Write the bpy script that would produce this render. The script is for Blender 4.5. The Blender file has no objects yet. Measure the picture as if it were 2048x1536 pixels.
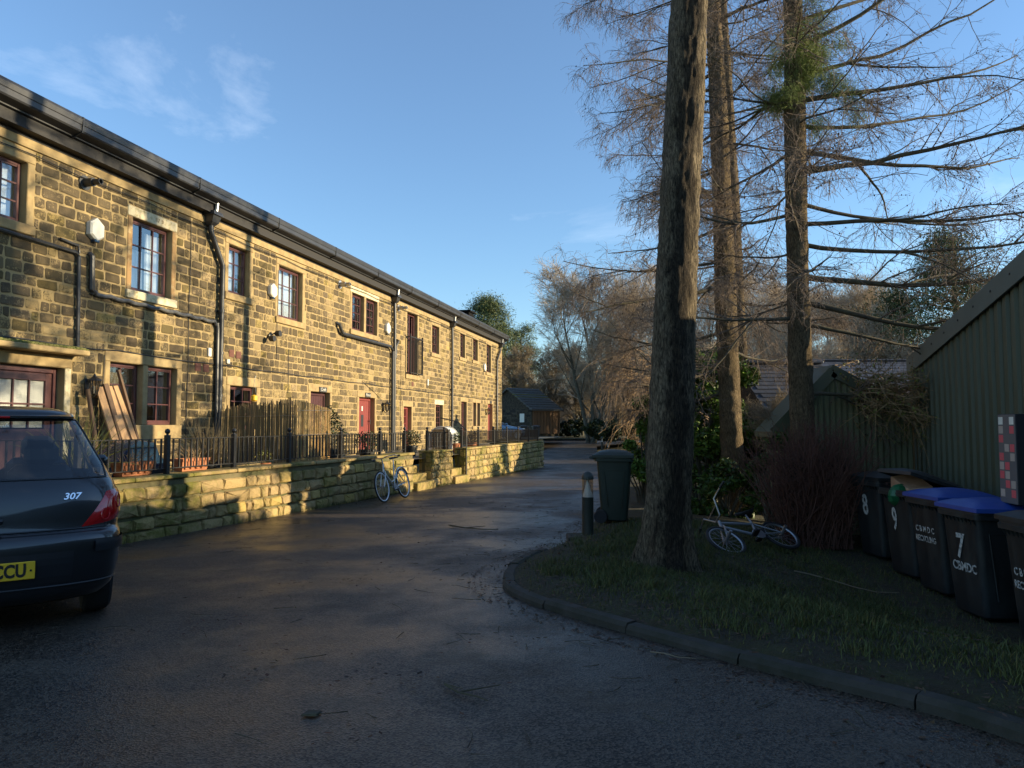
import bpy, math, random
import numpy as np
from mathutils import Vector, Matrix

# ------------------------------------------------------------------ camera, sky, sun, exposure
SC = bpy.context.scene
COL = SC.collection
R = math.radians
PITCH = math.atan(82 / 1450)
cam_data = bpy.data.cameras.new('camera')
cam = bpy.data.objects.new('camera', cam_data)
COL.objects.link(cam)
cam.location = (0, 0, 1.40)
cam.rotation_euler = (math.pi / 2 + PITCH, 0, 0)
cam_data.sensor_width = 36
cam_data.lens = 36 * 1450 / 2048
cam_data.clip_start = 0.05
cam_data.clip_end = 2000
SC.camera = cam

SUN_EL, SUN_AZ = R(12.5), R(-1.0)          # azimuth measured from +X towards +Y
world = bpy.data.worlds.new('World')
SC.world = world
world.use_nodes = True
wn, wl = world.node_tree.nodes, world.node_tree.links
bg = wn['Background']
sky = wn.new('ShaderNodeTexSky')
sky.sky_type = 'NISHITA'
sky.sun_disc = False
sky.sun_elevation = SUN_EL
sky.sun_rotation = R(90) - SUN_AZ
sky.altitude = 150
sky.air_density = 1.15
sky.dust_density = 0.12
sky.ozone_density = 4.3
SKY_STRENGTH = 0.14
# thin high cloud, the same all round the sky
tc = wn.new('ShaderNodeTexCoord')
mp = wn.new('ShaderNodeMapping')
mp.inputs['Scale'].default_value = (1.6, 1.6, 4.2)
mp.inputs['Location'].default_value = (5.2, 0.7, 1.1)
mp.inputs['Rotation'].default_value = (0.25, 0.1, 0.5)
nz = wn.new('ShaderNodeTexNoise')
nz.inputs['Scale'].default_value = 1.5
nz.inputs['Detail'].default_value = 8
nz.inputs['Roughness'].default_value = 0.62
nz.inputs['Distortion'].default_value = 0.5
rp = wn.new('ShaderNodeValToRGB')
rp.color_ramp.elements[0].position = 0.57
rp.color_ramp.elements[0].color = (0.02, 0.02, 0.02, 1)
rp.color_ramp.elements[1].position = 0.92
rp.color_ramp.elements[1].color = (0.36, 0.36, 0.36, 1)
mx = wn.new('ShaderNodeMixRGB')
mx.inputs[2].default_value = (7.5, 7.8, 8.2, 1)
wl.new(tc.outputs['Generated'], mp.inputs['Vector'])
wl.new(mp.outputs['Vector'], nz.inputs['Vector'])
wl.new(nz.outputs['Fac'], rp.inputs['Fac'])
wl.new(rp.outputs['Color'], mx.inputs[0])
wl.new(sky.outputs['Color'], mx.inputs[1])
wl.new(mx.outputs['Color'], bg.inputs['Color'])
bg.inputs['Strength'].default_value = SKY_STRENGTH

sun_data = bpy.data.lights.new('sun', 'SUN')
sun = bpy.data.objects.new('sun', sun_data)
COL.objects.link(sun)
sun_data.energy = 5.0
sun_data.angle = R(0.55)
sun_data.color = (1.0, 0.83, 0.545)
sdir = Vector((math.cos(SUN_EL) * math.cos(SUN_AZ), math.cos(SUN_EL) * math.sin(SUN_AZ), math.sin(SUN_EL)))
sun.rotation_euler = sdir.to_track_quat('Z', 'Y').to_euler()
sun.location = (60, 0, 30)

SC.view_settings.view_transform = 'Standard'
SC.view_settings.look = 'None'
SC.view_settings.exposure = 0.96
SC.view_settings.gamma = 1.0
SC.view_settings.use_curve_mapping = False
SC.render.engine = 'CYCLES'
SC.cycles.max_bounces = 6
SC.cycles.transparent_max_bounces = 12
SC.cycles.use_denoising = True

RNG = np.random.default_rng(7)
rnd = random.Random(11)

# ------------------------------------------------------------------ materials
def mat(name, col, rough=0.8, metal=0.0, col2=None, nscale=6.0, bump=0.0, bscale=40.0, spec=0.5, detail=6, ramp=(0.35, 0.65),
        coat=0.0, trans=0.0, attr=None, bdist=0.02, rough2=None, coords='Object', stretch=(1, 1, 1)):
    m = bpy.data.materials.new(name)
    m.use_nodes = True
    n, l = m.node_tree.nodes, m.node_tree.links
    b = n['Principled BSDF']
    b.inputs['Base Color'].default_value = (*col, 1)
    b.inputs['Roughness'].default_value = rough
    b.inputs['Metallic'].default_value = metal
    b.inputs['Specular IOR Level'].default_value = spec
    b.inputs['Coat Weight'].default_value = coat
    b.inputs['Coat Roughness'].default_value = 0.05
    b.inputs['Transmission Weight'].default_value = trans
    t = n.new('ShaderNodeTexCoord')
    mpn = n.new('ShaderNodeMapping')
    mpn.inputs['Scale'].default_value = stretch
    l.new(t.outputs[coords], mpn.inputs['Vector'])
    out = None
    if col2 is not None:
        nn = n.new('ShaderNodeTexNoise')
        nn.inputs['Scale'].default_value = nscale
        nn.inputs['Detail'].default_value = detail
        nn.inputs['Roughness'].default_value = 0.65
        l.new(mpn.outputs[0], nn.inputs['Vector'])
        r = n.new('ShaderNodeValToRGB')
        r.color_ramp.elements[0].position = ramp[0]
        r.color_ramp.elements[1].position = ramp[1]
        r.color_ramp.elements[0].color = (*col, 1)
        r.color_ramp.elements[1].color = (*col2, 1)
        l.new(nn.outputs['Fac'], r.inputs['Fac'])
        out = r.outputs['Color']
        if rough2 is not None:
            mr = n.new('ShaderNodeMapRange')
            mr.inputs['From Min'].default_value = ramp[0]
            mr.inputs['From Max'].default_value = ramp[1]
            mr.inputs['To Min'].default_value = rough
            mr.inputs['To Max'].default_value = rough2
            l.new(nn.outputs['Fac'], mr.inputs['Value'])
            l.new(mr.outputs[0], b.inputs['Roughness'])
    if attr:
        a = n.new('ShaderNodeAttribute')
        a.attribute_name = attr
        mm = n.new('ShaderNodeMixRGB')
        mm.blend_type = 'MULTIPLY'
        mm.inputs[0].default_value = 1
        if out is None:
            mm.inputs[1].default_value = (*col, 1)
        else:
            l.new(out, mm.inputs[1])
        l.new(a.outputs['Color'], mm.inputs[2])
        out = mm.outputs[0]
    if out is not None:
        l.new(out, b.inputs['Base Color'])
    if bump:
        bn = n.new('ShaderNodeTexNoise')
        bn.inputs['Scale'].default_value = bscale
        bn.inputs['Detail'].default_value = 5
        bn.inputs['Roughness'].default_value = 0.65
        l.new(mpn.outputs[0], bn.inputs['Vector'])
        bp = n.new('ShaderNodeBump')
        bp.inputs['Strength'].default_value = bump
        bp.inputs['Distance'].default_value = bdist
        l.new(bn.outputs['Fac'], bp.inputs['Height'])
        l.new(bp.outputs['Normal'], b.inputs['Normal'])
    return m


def stone_mat(name, tan, soot, tone_attr=True, moss=None, mossamt=0.5, bdist=0.012, sootpos=(0.40, 0.62)):
    """hewn sandstone: tan, weathered dark in patches, tone per stone from the 'tone' attribute (r = brightness, g = how sooty)"""
    m = bpy.data.materials.new(name)
    m.use_nodes = True
    n, l = m.node_tree.nodes, m.node_tree.links
    b = n['Principled BSDF']
    b.inputs['Roughness'].default_value = 0.9
    b.inputs['Specular IOR Level'].default_value = 0.25
    t = n.new('ShaderNodeTexCoord')
    n1 = n.new('ShaderNodeTexNoise'); n1.inputs['Scale'].default_value = 9; n1.inputs['Detail'].default_value = 7; n1.inputs['Roughness'].default_value = 0.7
    n2 = n.new('ShaderNodeTexNoise'); n2.inputs['Scale'].default_value = 38; n2.inputs['Detail'].default_value = 4; n2.inputs['Roughness'].default_value = 0.7
    n3 = n.new('ShaderNodeTexNoise'); n3.inputs['Scale'].default_value = 1.1; n3.inputs['Detail'].default_value = 5
    g = n.new('ShaderNodeNewGeometry')
    for x in (n1, n2, n3):
        l.new(g.outputs['Position'], x.inputs['Vector'])
    a = n.new('ShaderNodeAttribute'); a.attribute_name = 'tone'
    sep = n.new('ShaderNodeSeparateColor')
    l.new(a.outputs['Color'], sep.inputs[0])
    # soot factor = noise + per-stone offset
    ad = n.new('ShaderNodeMath'); ad.operation = 'ADD'
    l.new(n1.outputs['Fac'], ad.inputs[0]); l.new(sep.outputs[1], ad.inputs[1])
    ad2 = n.new('ShaderNodeMath'); ad2.operation = 'MULTIPLY_ADD'
    l.new(n2.outputs['Fac'], ad2.inputs[0]); ad2.inputs[1].default_value = 0.95; l.new(ad.outputs[0], ad2.inputs[2])
    r = n.new('ShaderNodeValToRGB')
    r.color_ramp.elements[0].position = sootpos[0] + 0.72
    r.color_ramp.elements[1].position = sootpos[1] + 0.70
    r.color_ramp.elements[0].color = (0, 0, 0, 1); r.color_ramp.elements[1].color = (1, 1, 1, 1)
    l.new(ad2.outputs[0], r.inputs['Fac'])
    mixc = n.new('ShaderNodeMixRGB')
    mixc.inputs[1].default_value = (*tan, 1); mixc.inputs[2].default_value = (*soot, 1)
    l.new(r.outputs['Color'], mixc.inputs[0])
    mul = n.new('ShaderNodeMixRGB'); mul.blend_type = 'MULTIPLY'; mul.inputs[0].default_value = 1
    cmb = n.new('ShaderNodeCombineColor')
    l.new(sep.outputs[0], cmb.inputs[0]); l.new(sep.outputs[0], cmb.inputs[1]); l.new(sep.outputs[2], cmb.inputs[2])
    l.new(mixc.outputs[0], mul.inputs[1]); l.new(cmb.outputs[0], mul.inputs[2])
    out = mul.outputs[0]
    if moss:
        r2 = n.new('ShaderNodeValToRGB')
        r2.color_ramp.elements[0].position = 0.62 - mossamt * 0.2; r2.color_ramp.elements[1].position = 0.72 - mossamt * 0.1
        mm_ = n.new('ShaderNodeMath'); mm_.operation = 'MULTIPLY_ADD'
        l.new(n1.outputs['Fac'], mm_.inputs[0]); mm_.inputs[1].default_value = 0.5
        hl = n.new('ShaderNodeMath'); hl.operation = 'MULTIPLY'; hl.inputs[1].default_value = 0.6
        l.new(n3.outputs['Fac'], hl.inputs[0]); l.new(hl.outputs[0], mm_.inputs[2])
        l.new(mm_.outputs[0], r2.inputs['Fac'])
        m3 = n.new('ShaderNodeMixRGB'); m3.inputs[2].default_value = (*moss, 1)
        l.new(r2.outputs['Color'], m3.inputs[0]); l.new(out, m3.inputs[1])
        out = m3.outputs[0]
    l.new(out, b.inputs['Base Color'])
    bp = n.new('ShaderNodeBump'); bp.inputs['Strength'].default_value = 0.8; bp.inputs['Distance'].default_value = bdist
    l.new(ad2.outputs[0], bp.inputs['Height'])
    l.new(bp.outputs['Normal'], b.inputs['Normal'])
    return m


M = {}
M['stone'] = stone_mat('stone', (0.29, 0.212, 0.100), (0.105, 0.079, 0.044), sootpos=(0.13, 0.68))
M['wallstone'] = stone_mat('wall_stone', (0.40, 0.285, 0.12), (0.10, 0.075, 0.04), moss=(0.15, 0.14, 0.03), mossamt=0.6, bdist=0.02, sootpos=(0.30, 0.55))
M['darkstone'] = stone_mat('barn_stone', (0.085, 0.068, 0.045), (0.03, 0.026, 0.02), sootpos=(0.2, 0.45))
M['mortar'] = mat('mortar', (0.37, 0.272, 0.126), 0.95, col2=(0.29, 0.21, 0.096), nscale=3, bump=0.6, bscale=60, bdist=0.006)
M['wallmortar'] = mat('wall_mortar', (0.16, 0.13, 0.07), 0.95, col2=(0.08, 0.085, 0.03), nscale=2, bump=0.6, bscale=50)
M['ashlar'] = mat('dressed_sandstone', (0.39, 0.285, 0.135), 0.9, col2=(0.25, 0.175, 0.08), nscale=4, bump=0.4, bscale=70, bdist=0.004)
M['limewash'] = mat('limewashed_stone', (0.60, 0.52, 0.34), 0.9, col2=(0.32, 0.26, 0.12), nscale=11, ramp=(0.5, 0.68), bump=0.4, bscale=60, bdist=0.004)
M['brownstone'] = mat('brown_sandstone', (0.27, 0.165, 0.07), 0.9, col2=(0.45, 0.36, 0.2), nscale=8, ramp=(0.5, 0.75), bump=0.4, bscale=50, bdist=0.004)
M['frame'] = mat('rosewood_frame', (0.075, 0.026, 0.025), 0.38, col2=(0.10, 0.036, 0.034), nscale=2, stretch=(8, 8, 1))
M['door_red'] = mat('red_door_paint', (0.20, 0.045, 0.04), 0.42, col2=(0.23, 0.052, 0.046), nscale=3)
M['door_dark'] = mat('dark_door_paint', (0.07, 0.028, 0.03), 0.4)
M['black_metal'] = mat('black_painted_iron', (0.018, 0.018, 0.019), 0.42, col2=(0.03, 0.029, 0.028), nscale=20, bump=0.15, bscale=90, bdist=0.003)
M['pipe'] = mat('black_plastic_pipe', (0.03, 0.031, 0.033), 0.4, col2=(0.045, 0.045, 0.045), nscale=9)
M['gutter'] = mat('grey_gutter', (0.022, 0.022, 0.024), 0.42, col2=(0.036, 0.036, 0.037), nscale=2.5)
M['soffit'] = mat('soffit_board', (0.014, 0.012, 0.011), 0.7)
M['roofslate'] = mat('stone_slates', (0.11, 0.105, 0.10), 0.8, col2=(0.07, 0.07, 0.06), nscale=4, bump=0.5, bscale=20)
M['white_plastic'] = mat('white_plastic', (0.72, 0.70, 0.62), 0.45, col2=(0.62, 0.6, 0.5), nscale=6)
M['curtain'] = mat('curtain_cloth', (0.75, 0.72, 0.66), 0.9)
M['dark_room'] = mat('dark_room', (0.05, 0.045, 0.042), 0.9)
M['blind'] = mat('tan_blind', (0.33, 0.23, 0.11), 0.9)
M['cable'] = mat('black_cable', (0.02, 0.02, 0.02), 0.6)
M['grey_conduit'] = mat('grey_conduit', (0.13, 0.13, 0.13), 0.5, col2=(0.07, 0.07, 0.07), nscale=14)
M['vent'] = mat('terracotta_vent', (0.13, 0.05, 0.035), 0.8)
M['moss'] = mat('moss', (0.09, 0.11, 0.02), 1.0, col2=(0.20, 0.18, 0.06), nscale=14, bump=0.8, bscale=60)
M['steel'] = mat('galvanised_steel', (0.45, 0.45, 0.45), 0.4, metal=0.8)
M['chrome'] = mat('chrome', (0.75, 0.75, 0.77), 0.18, metal=1.0)
M['rubber'] = mat('rubber', (0.016, 0.016, 0.017), 0.75, bump=0.2, bscale=60)
M['soil'] = mat('soil', (0.030, 0.022, 0.013), 1.0, col2=(0.045, 0.045, 0.014), nscale=5, bump=1.0, bscale=25, bdist=0.04)
M['ground'] = mat('rough_ground', (0.045, 0.038, 0.02), 1.0, col2=(0.05, 0.065, 0.022), nscale=0.35, bump=1.0, bscale=4, bdist=0.1)
M['paving'] = mat('yard_paving', (0.22, 0.19, 0.13), 0.9, col2=(0.14, 0.12, 0.08), nscale=2, bump=0.4, bscale=20)
M['kerb'] = mat('gritstone_kerb', (0.052, 0.045, 0.037), 0.92, col2=(0.026, 0.026, 0.015), nscale=5, bump=0.6, bscale=45, bdist=0.008)
M['reed'] = mat('reed', (0.42, 0.32, 0.17), 0.8, attr='tone')
M['timber'] = mat('sawn_timber', (0.42, 0.26, 0.13), 0.75, col2=(0.30, 0.17, 0.08), nscale=2.2, stretch=(12, 12, 0.6), bump=0.2, bscale=10)
M['timber_dark'] = mat('old_timber', (0.14, 0.085, 0.05), 0.85, col2=(0.09, 0.055, 0.032), nscale=2.2, stretch=(12, 12, 0.6), bump=0.3, bscale=10)
M['terracotta'] = mat('terracotta', (0.36, 0.125, 0.05), 0.8, col2=(0.42, 0.17, 0.08), nscale=6)
M['green_metal'] = mat('green_cladding', (0.060, 0.066, 0.036), 0.5, col2=(0.095, 0.10, 0.06), nscale=1.1, ramp=(.38, .66), stretch=(1.6, 1.6, 0.35), rough2=.7, coat=0.0)
M['green_trim'] = mat('green_flashing', (0.10, 0.11, 0.085), 0.6, col2=(0.125, 0.135, 0.105), nscale=1.5)
M['corrugated'] = mat('old_corrugated_sheet', (0.16, 0.165, 0.085), 0.8, col2=(0.10, 0.105, 0.055), nscale=1.6, stretch=(3, 3, 0.4))
M['slate'] = mat('blue_slate', (0.060, 0.065, 0.082), 0.6, col2=(0.036, 0.038, 0.048), nscale=5, bump=0.3, bscale=30)
M['bin_dark'] = mat('dark_bin_plastic', (0.012, 0.0135, 0.014), 0.5, col2=(0.042, 0.044, 0.038), nscale=5, ramp=(.48, .8), stretch=(1, 1, .35), rough2=.75, bump=0.12, bscale=120, bdist=0.002)
M['bin_green'] = mat('green_bin_plastic', (0.010, 0.020, 0.013), 0.5, col2=(0.014, 0.026, 0.017), nscale=3, bump=0.1, bscale=120, bdist=0.002)
M['bin_blue'] = mat('blue_lid_plastic', (0.018, 0.055, 0.26), 0.45, col2=(0.022, 0.065, 0.30), nscale=4)
M['white_paint'] = mat('white_paint', (0.50, 0.49, 0.45), 0.85, col2=(0.06, 0.06, 0.058), nscale=26, ramp=(0.46, 0.66))
M['cardboard'] = mat('cardboard', (0.36, 0.20, 0.11), 0.9, col2=(0.5, 0.3, 0.18), nscale=9)
M['bag_green'] = mat('green_plastic_bag', (0.012, 0.12, 0.045), 0.4)
M['box_black'] = mat('black_printed_card', (0.012, 0.012, 0.016), 0.65)
M['box_grey'] = mat('grey_printed_card', (0.10, 0.10, 0.105), 0.5)
M['sq_red'] = mat('red_print', (0.62, 0.09, 0.10), 0.6)
M['sq_cream'] = mat('cream_print', (0.42, 0.33, 0.27), 0.6)
M['car_paint'] = mat('dark_blue_grey_car_paint', (0.018, 0.0195, 0.023), 0.30, metal=0.4, coat=1.0)
M['car_paint_far'] = mat('blue_car_paint', (0.10, 0.19, 0.30), 0.3, metal=0.4, coat=1.0)
M['car_trim'] = mat('car_black_plastic', (0.012, 0.013, 0.016), 0.45)
M['tail_red'] = mat('red_lamp_lens', (0.55, 0.006, 0.010), 0.12, coat=1.0, col2=(0.36, 0.003, 0.006), nscale=9)
M['tail_clear'] = mat('lamp_reflector', (0.50, 0.02, 0.025), 0.1, coat=1.0)
M['plate'] = mat('yellow_number_plate', (0.74, 0.47, 0.02), 0.45)
M['plate_ink'] = mat('plate_ink', (0.012, 0.012, 0.012), 0.5)
M['bike_silver'] = mat('silver_bike_paint', (0.56, 0.54, 0.50), 0.3, metal=0.5, coat=0.5)
M['bike_white'] = mat('grey_bike_paint', (0.27, 0.28, 0.30), 0.3, metal=.4, coat=0.4)
M['bike_chrome'] = mat('worn_chrome', (0.42, 0.43, 0.45), 0.35, metal=0.9)
M['saddle'] = mat('black_saddle', (0.02, 0.02, 0.02), 0.6)
M['bollard'] = mat('dark_green_post', (0.020, 0.026, 0.020), 0.5, col2=(0.03, 0.036, 0.028), nscale=8)
M['cone_white'] = mat('white_reflector', (0.86, 0.86, 0.87), 0.5)
M['toy_blue'] = mat('blue_plastic', (0.012, 0.035, 0.07), 0.25, coat=0.6)
M['sign'] = mat('slate_sign', (0.035, 0.035, 0.036), 0.6)
M['barn_door'] = mat('barn_door_boards', (0.17, 0.09, 0.042), 0.85, col2=(0.11, 0.06, 0.028), nscale=2, stretch=(9, 9, 0.6))
M['twig'] = mat('twig', (0.20, 0.155, 0.10), 0.9)
M['twig_red'] = mat('larch_twig', (0.17, 0.125, 0.092), 0.9)
M['twig_pale'] = mat('pale_twig', (0.34, 0.22, 0.11), 0.9)
M['twig_grey'] = mat('grey_brown_twig', (0.40, 0.32, 0.23), 0.9)
M['twig_hedge'] = mat('beech_hedge_twig', (0.12, 0.052, 0.035), 0.9)
M['branch'] = mat('larch_branch', (0.055, 0.042, 0.03), 0.95, col2=(0.085, 0.075, 0.04), nscale=9, bump=0.5, bscale=40)
M['cone'] = mat('larch_cone', (0.05, 0.032, 0.02), 0.95)
M['straw'] = mat('dead_grass', (0.30, 0.23, 0.12), 0.95, attr='tone')
M['leaf'] = mat('evergreen_leaf', (0.10, 0.17, 0.025), 0.5, attr='tone', spec=.3)
M['pine'] = mat('pine_needles', (0.095, 0.125, 0.038), 0.7, attr='tone')
M['ivy'] = mat('small_leaf', (0.06, 0.085, 0.022), 0.5, attr='tone')
M['fern'] = mat('yellow_green_leaf', (0.26, 0.25, 0.045), 0.6, attr='tone')
M['litter'] = mat('fallen_leaf', (0.066, 0.036, 0.02), 0.9, attr='tone')
M['grass'] = mat('grass_blade', (0.066, 0.078, 0.016), 0.75, attr='tone')


def glass_mat(name, tint=(0.9, 0.95, 1.0), refl=0.10, rough=0.02, opac=0.0, opcol=(0.5, 0.5, 0.5), bump=0.0):
    m = bpy.data.materials.new(name)
    m.use_nodes = True
    n, l = m.node_tree.nodes, m.node_tree.links
    n.remove(n['Principled BSDF'])
    o = n['Material Output']
    tr = n.new('ShaderNodeBsdfTransparent'); tr.inputs[0].default_value = (*tint, 1)
    gl = n.new('ShaderNodeBsdfGlossy'); gl.inputs['Roughness'].default_value = rough
    fr = n.new('ShaderNodeFresnel'); fr.inputs[0].default_value = 1.55
    ad = n.new('ShaderNodeMath'); ad.operation = 'ADD'; ad.use_clamp = True
    ad.inputs[1].default_value = refl
    l.new(fr.outputs[0], ad.inputs[0])
    ms = n.new('ShaderNodeMixShader')
    ge = n.new('ShaderNodeNewGeometry')
    sb = n.new('ShaderNodeMath'); sb.operation = 'SUBTRACT'; sb.inputs[0].default_value = 1.0
    l.new(ge.outputs['Backfacing'], sb.inputs[1])
    ml = n.new('ShaderNodeMath'); ml.operation = 'MULTIPLY'
    l.new(ad.outputs[0], ml.inputs[0]); l.new(sb.outputs[0], ml.inputs[1])
    l.new(ml.outputs[0], ms.inputs[0])
    base = tr.outputs[0]
    if opac:
        df = n.new('ShaderNodeBsdfDiffuse'); df.inputs[0].default_value = (*opcol, 1)
        m2 = n.new('ShaderNodeMixShader'); m2.inputs[0].default_value = opac
        l.new(tr.outputs[0], m2.inputs[1]); l.new(df.outputs[0], m2.inputs[2])
        base = m2.outputs[0]
    l.new(base, ms.inputs[1]); l.new(gl.outputs[0], ms.inputs[2])
    l.new(ms.outputs[0], o.inputs['Surface'])
    t = n.new('ShaderNodeTexCoord')
    nn = n.new('ShaderNodeTexNoise'); nn.inputs['Scale'].default_value = 60 if bump > 0.2 else 1.6
    nn.inputs['Detail'].default_value = 2
    l.new(t.outputs['Object'], nn.inputs['Vector'])
    bp = n.new('ShaderNodeBump'); bp.inputs['Strength'].default_value = bump or 0.04
    bp.inputs['Distance'].default_value = 0.02
    l.new(nn.outputs['Fac'], bp.inputs['Height'])
    l.new(bp.outputs[0], gl.inputs['Normal'])
    return m


M['glass'] = glass_mat('window_glass', refl=0.26)
M['glass_frosted'] = glass_mat('frosted_glass', refl=0.1, rough=0.3, opac=0.75, opcol=(0.42, 0.43, 0.38), bump=0.9)
M['glass_car'] = glass_mat('tinted_car_glass', tint=(0.60, 0.63, 0.64), refl=0.05, rough=0.01)
M['lens'] = glass_mat('clear_lens', tint=(0.86, 0.83, 0.78), refl=0.05, rough=0.05)


def asphalt_mat():
    m = bpy.data.materials.new('asphalt')
    m.use_nodes = True
    n, l = m.node_tree.nodes, m.node_tree.links
    b = n['Principled BSDF']
    g = n.new('ShaderNodeNewGeometry')
    def noise(sc, d=5, r=0.6, stretch=None):
        x = n.new('ShaderNodeTexNoise'); x.inputs['Scale'].default_value = sc; x.inputs['Detail'].default_value = d; x.inputs['Roughness'].default_value = r
        if stretch:
            mp_ = n.new('ShaderNodeMapping'); mp_.inputs['Scale'].default_value = stretch
            l.new(g.outputs['Position'], mp_.inputs['Vector']); l.new(mp_.outputs[0], x.inputs['Vector'])
        else:
            l.new(g.outputs['Position'], x.inputs['Vector'])
        return x
    big = noise(0.45, 6)
    dirt = noise(1.5, 9, 0.72)
    agg = n.new('ShaderNodeTexVoronoi'); agg.inputs['Scale'].default_value = 98
    l.new(g.outputs['Position'], agg.inputs['Vector'])
    fine = noise(260, 2)
    r1 = n.new('ShaderNodeValToRGB')
    r1.color_ramp.elements[0].position = 0.25; r1.color_ramp.elements[0].color = (0.005, 0.0045, 0.004, 1)
    r1.color_ramp.elements[1].position = 0.75; r1.color_ramp.elements[1].color = (0.098, 0.074, 0.053, 1)
    l.new(agg.outputs['Color'], r1.inputs['Fac'])
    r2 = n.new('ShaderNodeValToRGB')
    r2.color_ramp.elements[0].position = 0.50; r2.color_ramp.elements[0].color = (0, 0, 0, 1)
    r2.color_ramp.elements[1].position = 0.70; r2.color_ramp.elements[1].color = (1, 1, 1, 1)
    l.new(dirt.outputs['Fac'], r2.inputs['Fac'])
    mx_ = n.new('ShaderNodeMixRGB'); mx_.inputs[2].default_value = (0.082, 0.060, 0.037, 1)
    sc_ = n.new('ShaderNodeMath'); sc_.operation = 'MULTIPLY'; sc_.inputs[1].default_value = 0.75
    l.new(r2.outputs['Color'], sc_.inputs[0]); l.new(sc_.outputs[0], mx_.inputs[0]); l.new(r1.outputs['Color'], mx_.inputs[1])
    l.new(mx_.outputs[0], b.inputs['Base Color'])
    mr = n.new('ShaderNodeMapRange')
    mr.inputs['From Min'].default_value = 0.42; mr.inputs['From Max'].default_value = 0.60
    mr.inputs['To Min'].default_value = 0.30; mr.inputs['To Max'].default_value = 0.66
    l.new(big.outputs['Fac'], mr.inputs['Value'])
    ad = n.new('ShaderNodeMath'); ad.operation = 'MULTIPLY_ADD'; ad.inputs[1].default_value = 0.2
    l.new(r2.outputs['Color'], ad.inputs[0]); l.new(mr.outputs[0], ad.inputs[2])
    l.new(ad.outputs[0], b.inputs['Roughness'])
    b.inputs['Specular IOR Level'].default_value = 0.42
    bp = n.new('ShaderNodeBump'); bp.inputs['Strength'].default_value = 0.7; bp.inputs['Distance'].default_value = 0.004
    hh = n.new('ShaderNodeMath'); hh.operation = 'MULTIPLY_ADD'; hh.inputs[1].default_value = 0.4
    l.new(fine.outputs['Fac'], hh.inputs[0]); l.new(agg.outputs['Distance'], hh.inputs[2])
    l.new(hh.outputs[0], bp.inputs['Height'])
    l.new(bp.outputs[0], b.inputs['Normal'])
    return m


M['asphalt'] = asphalt_mat()


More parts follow.
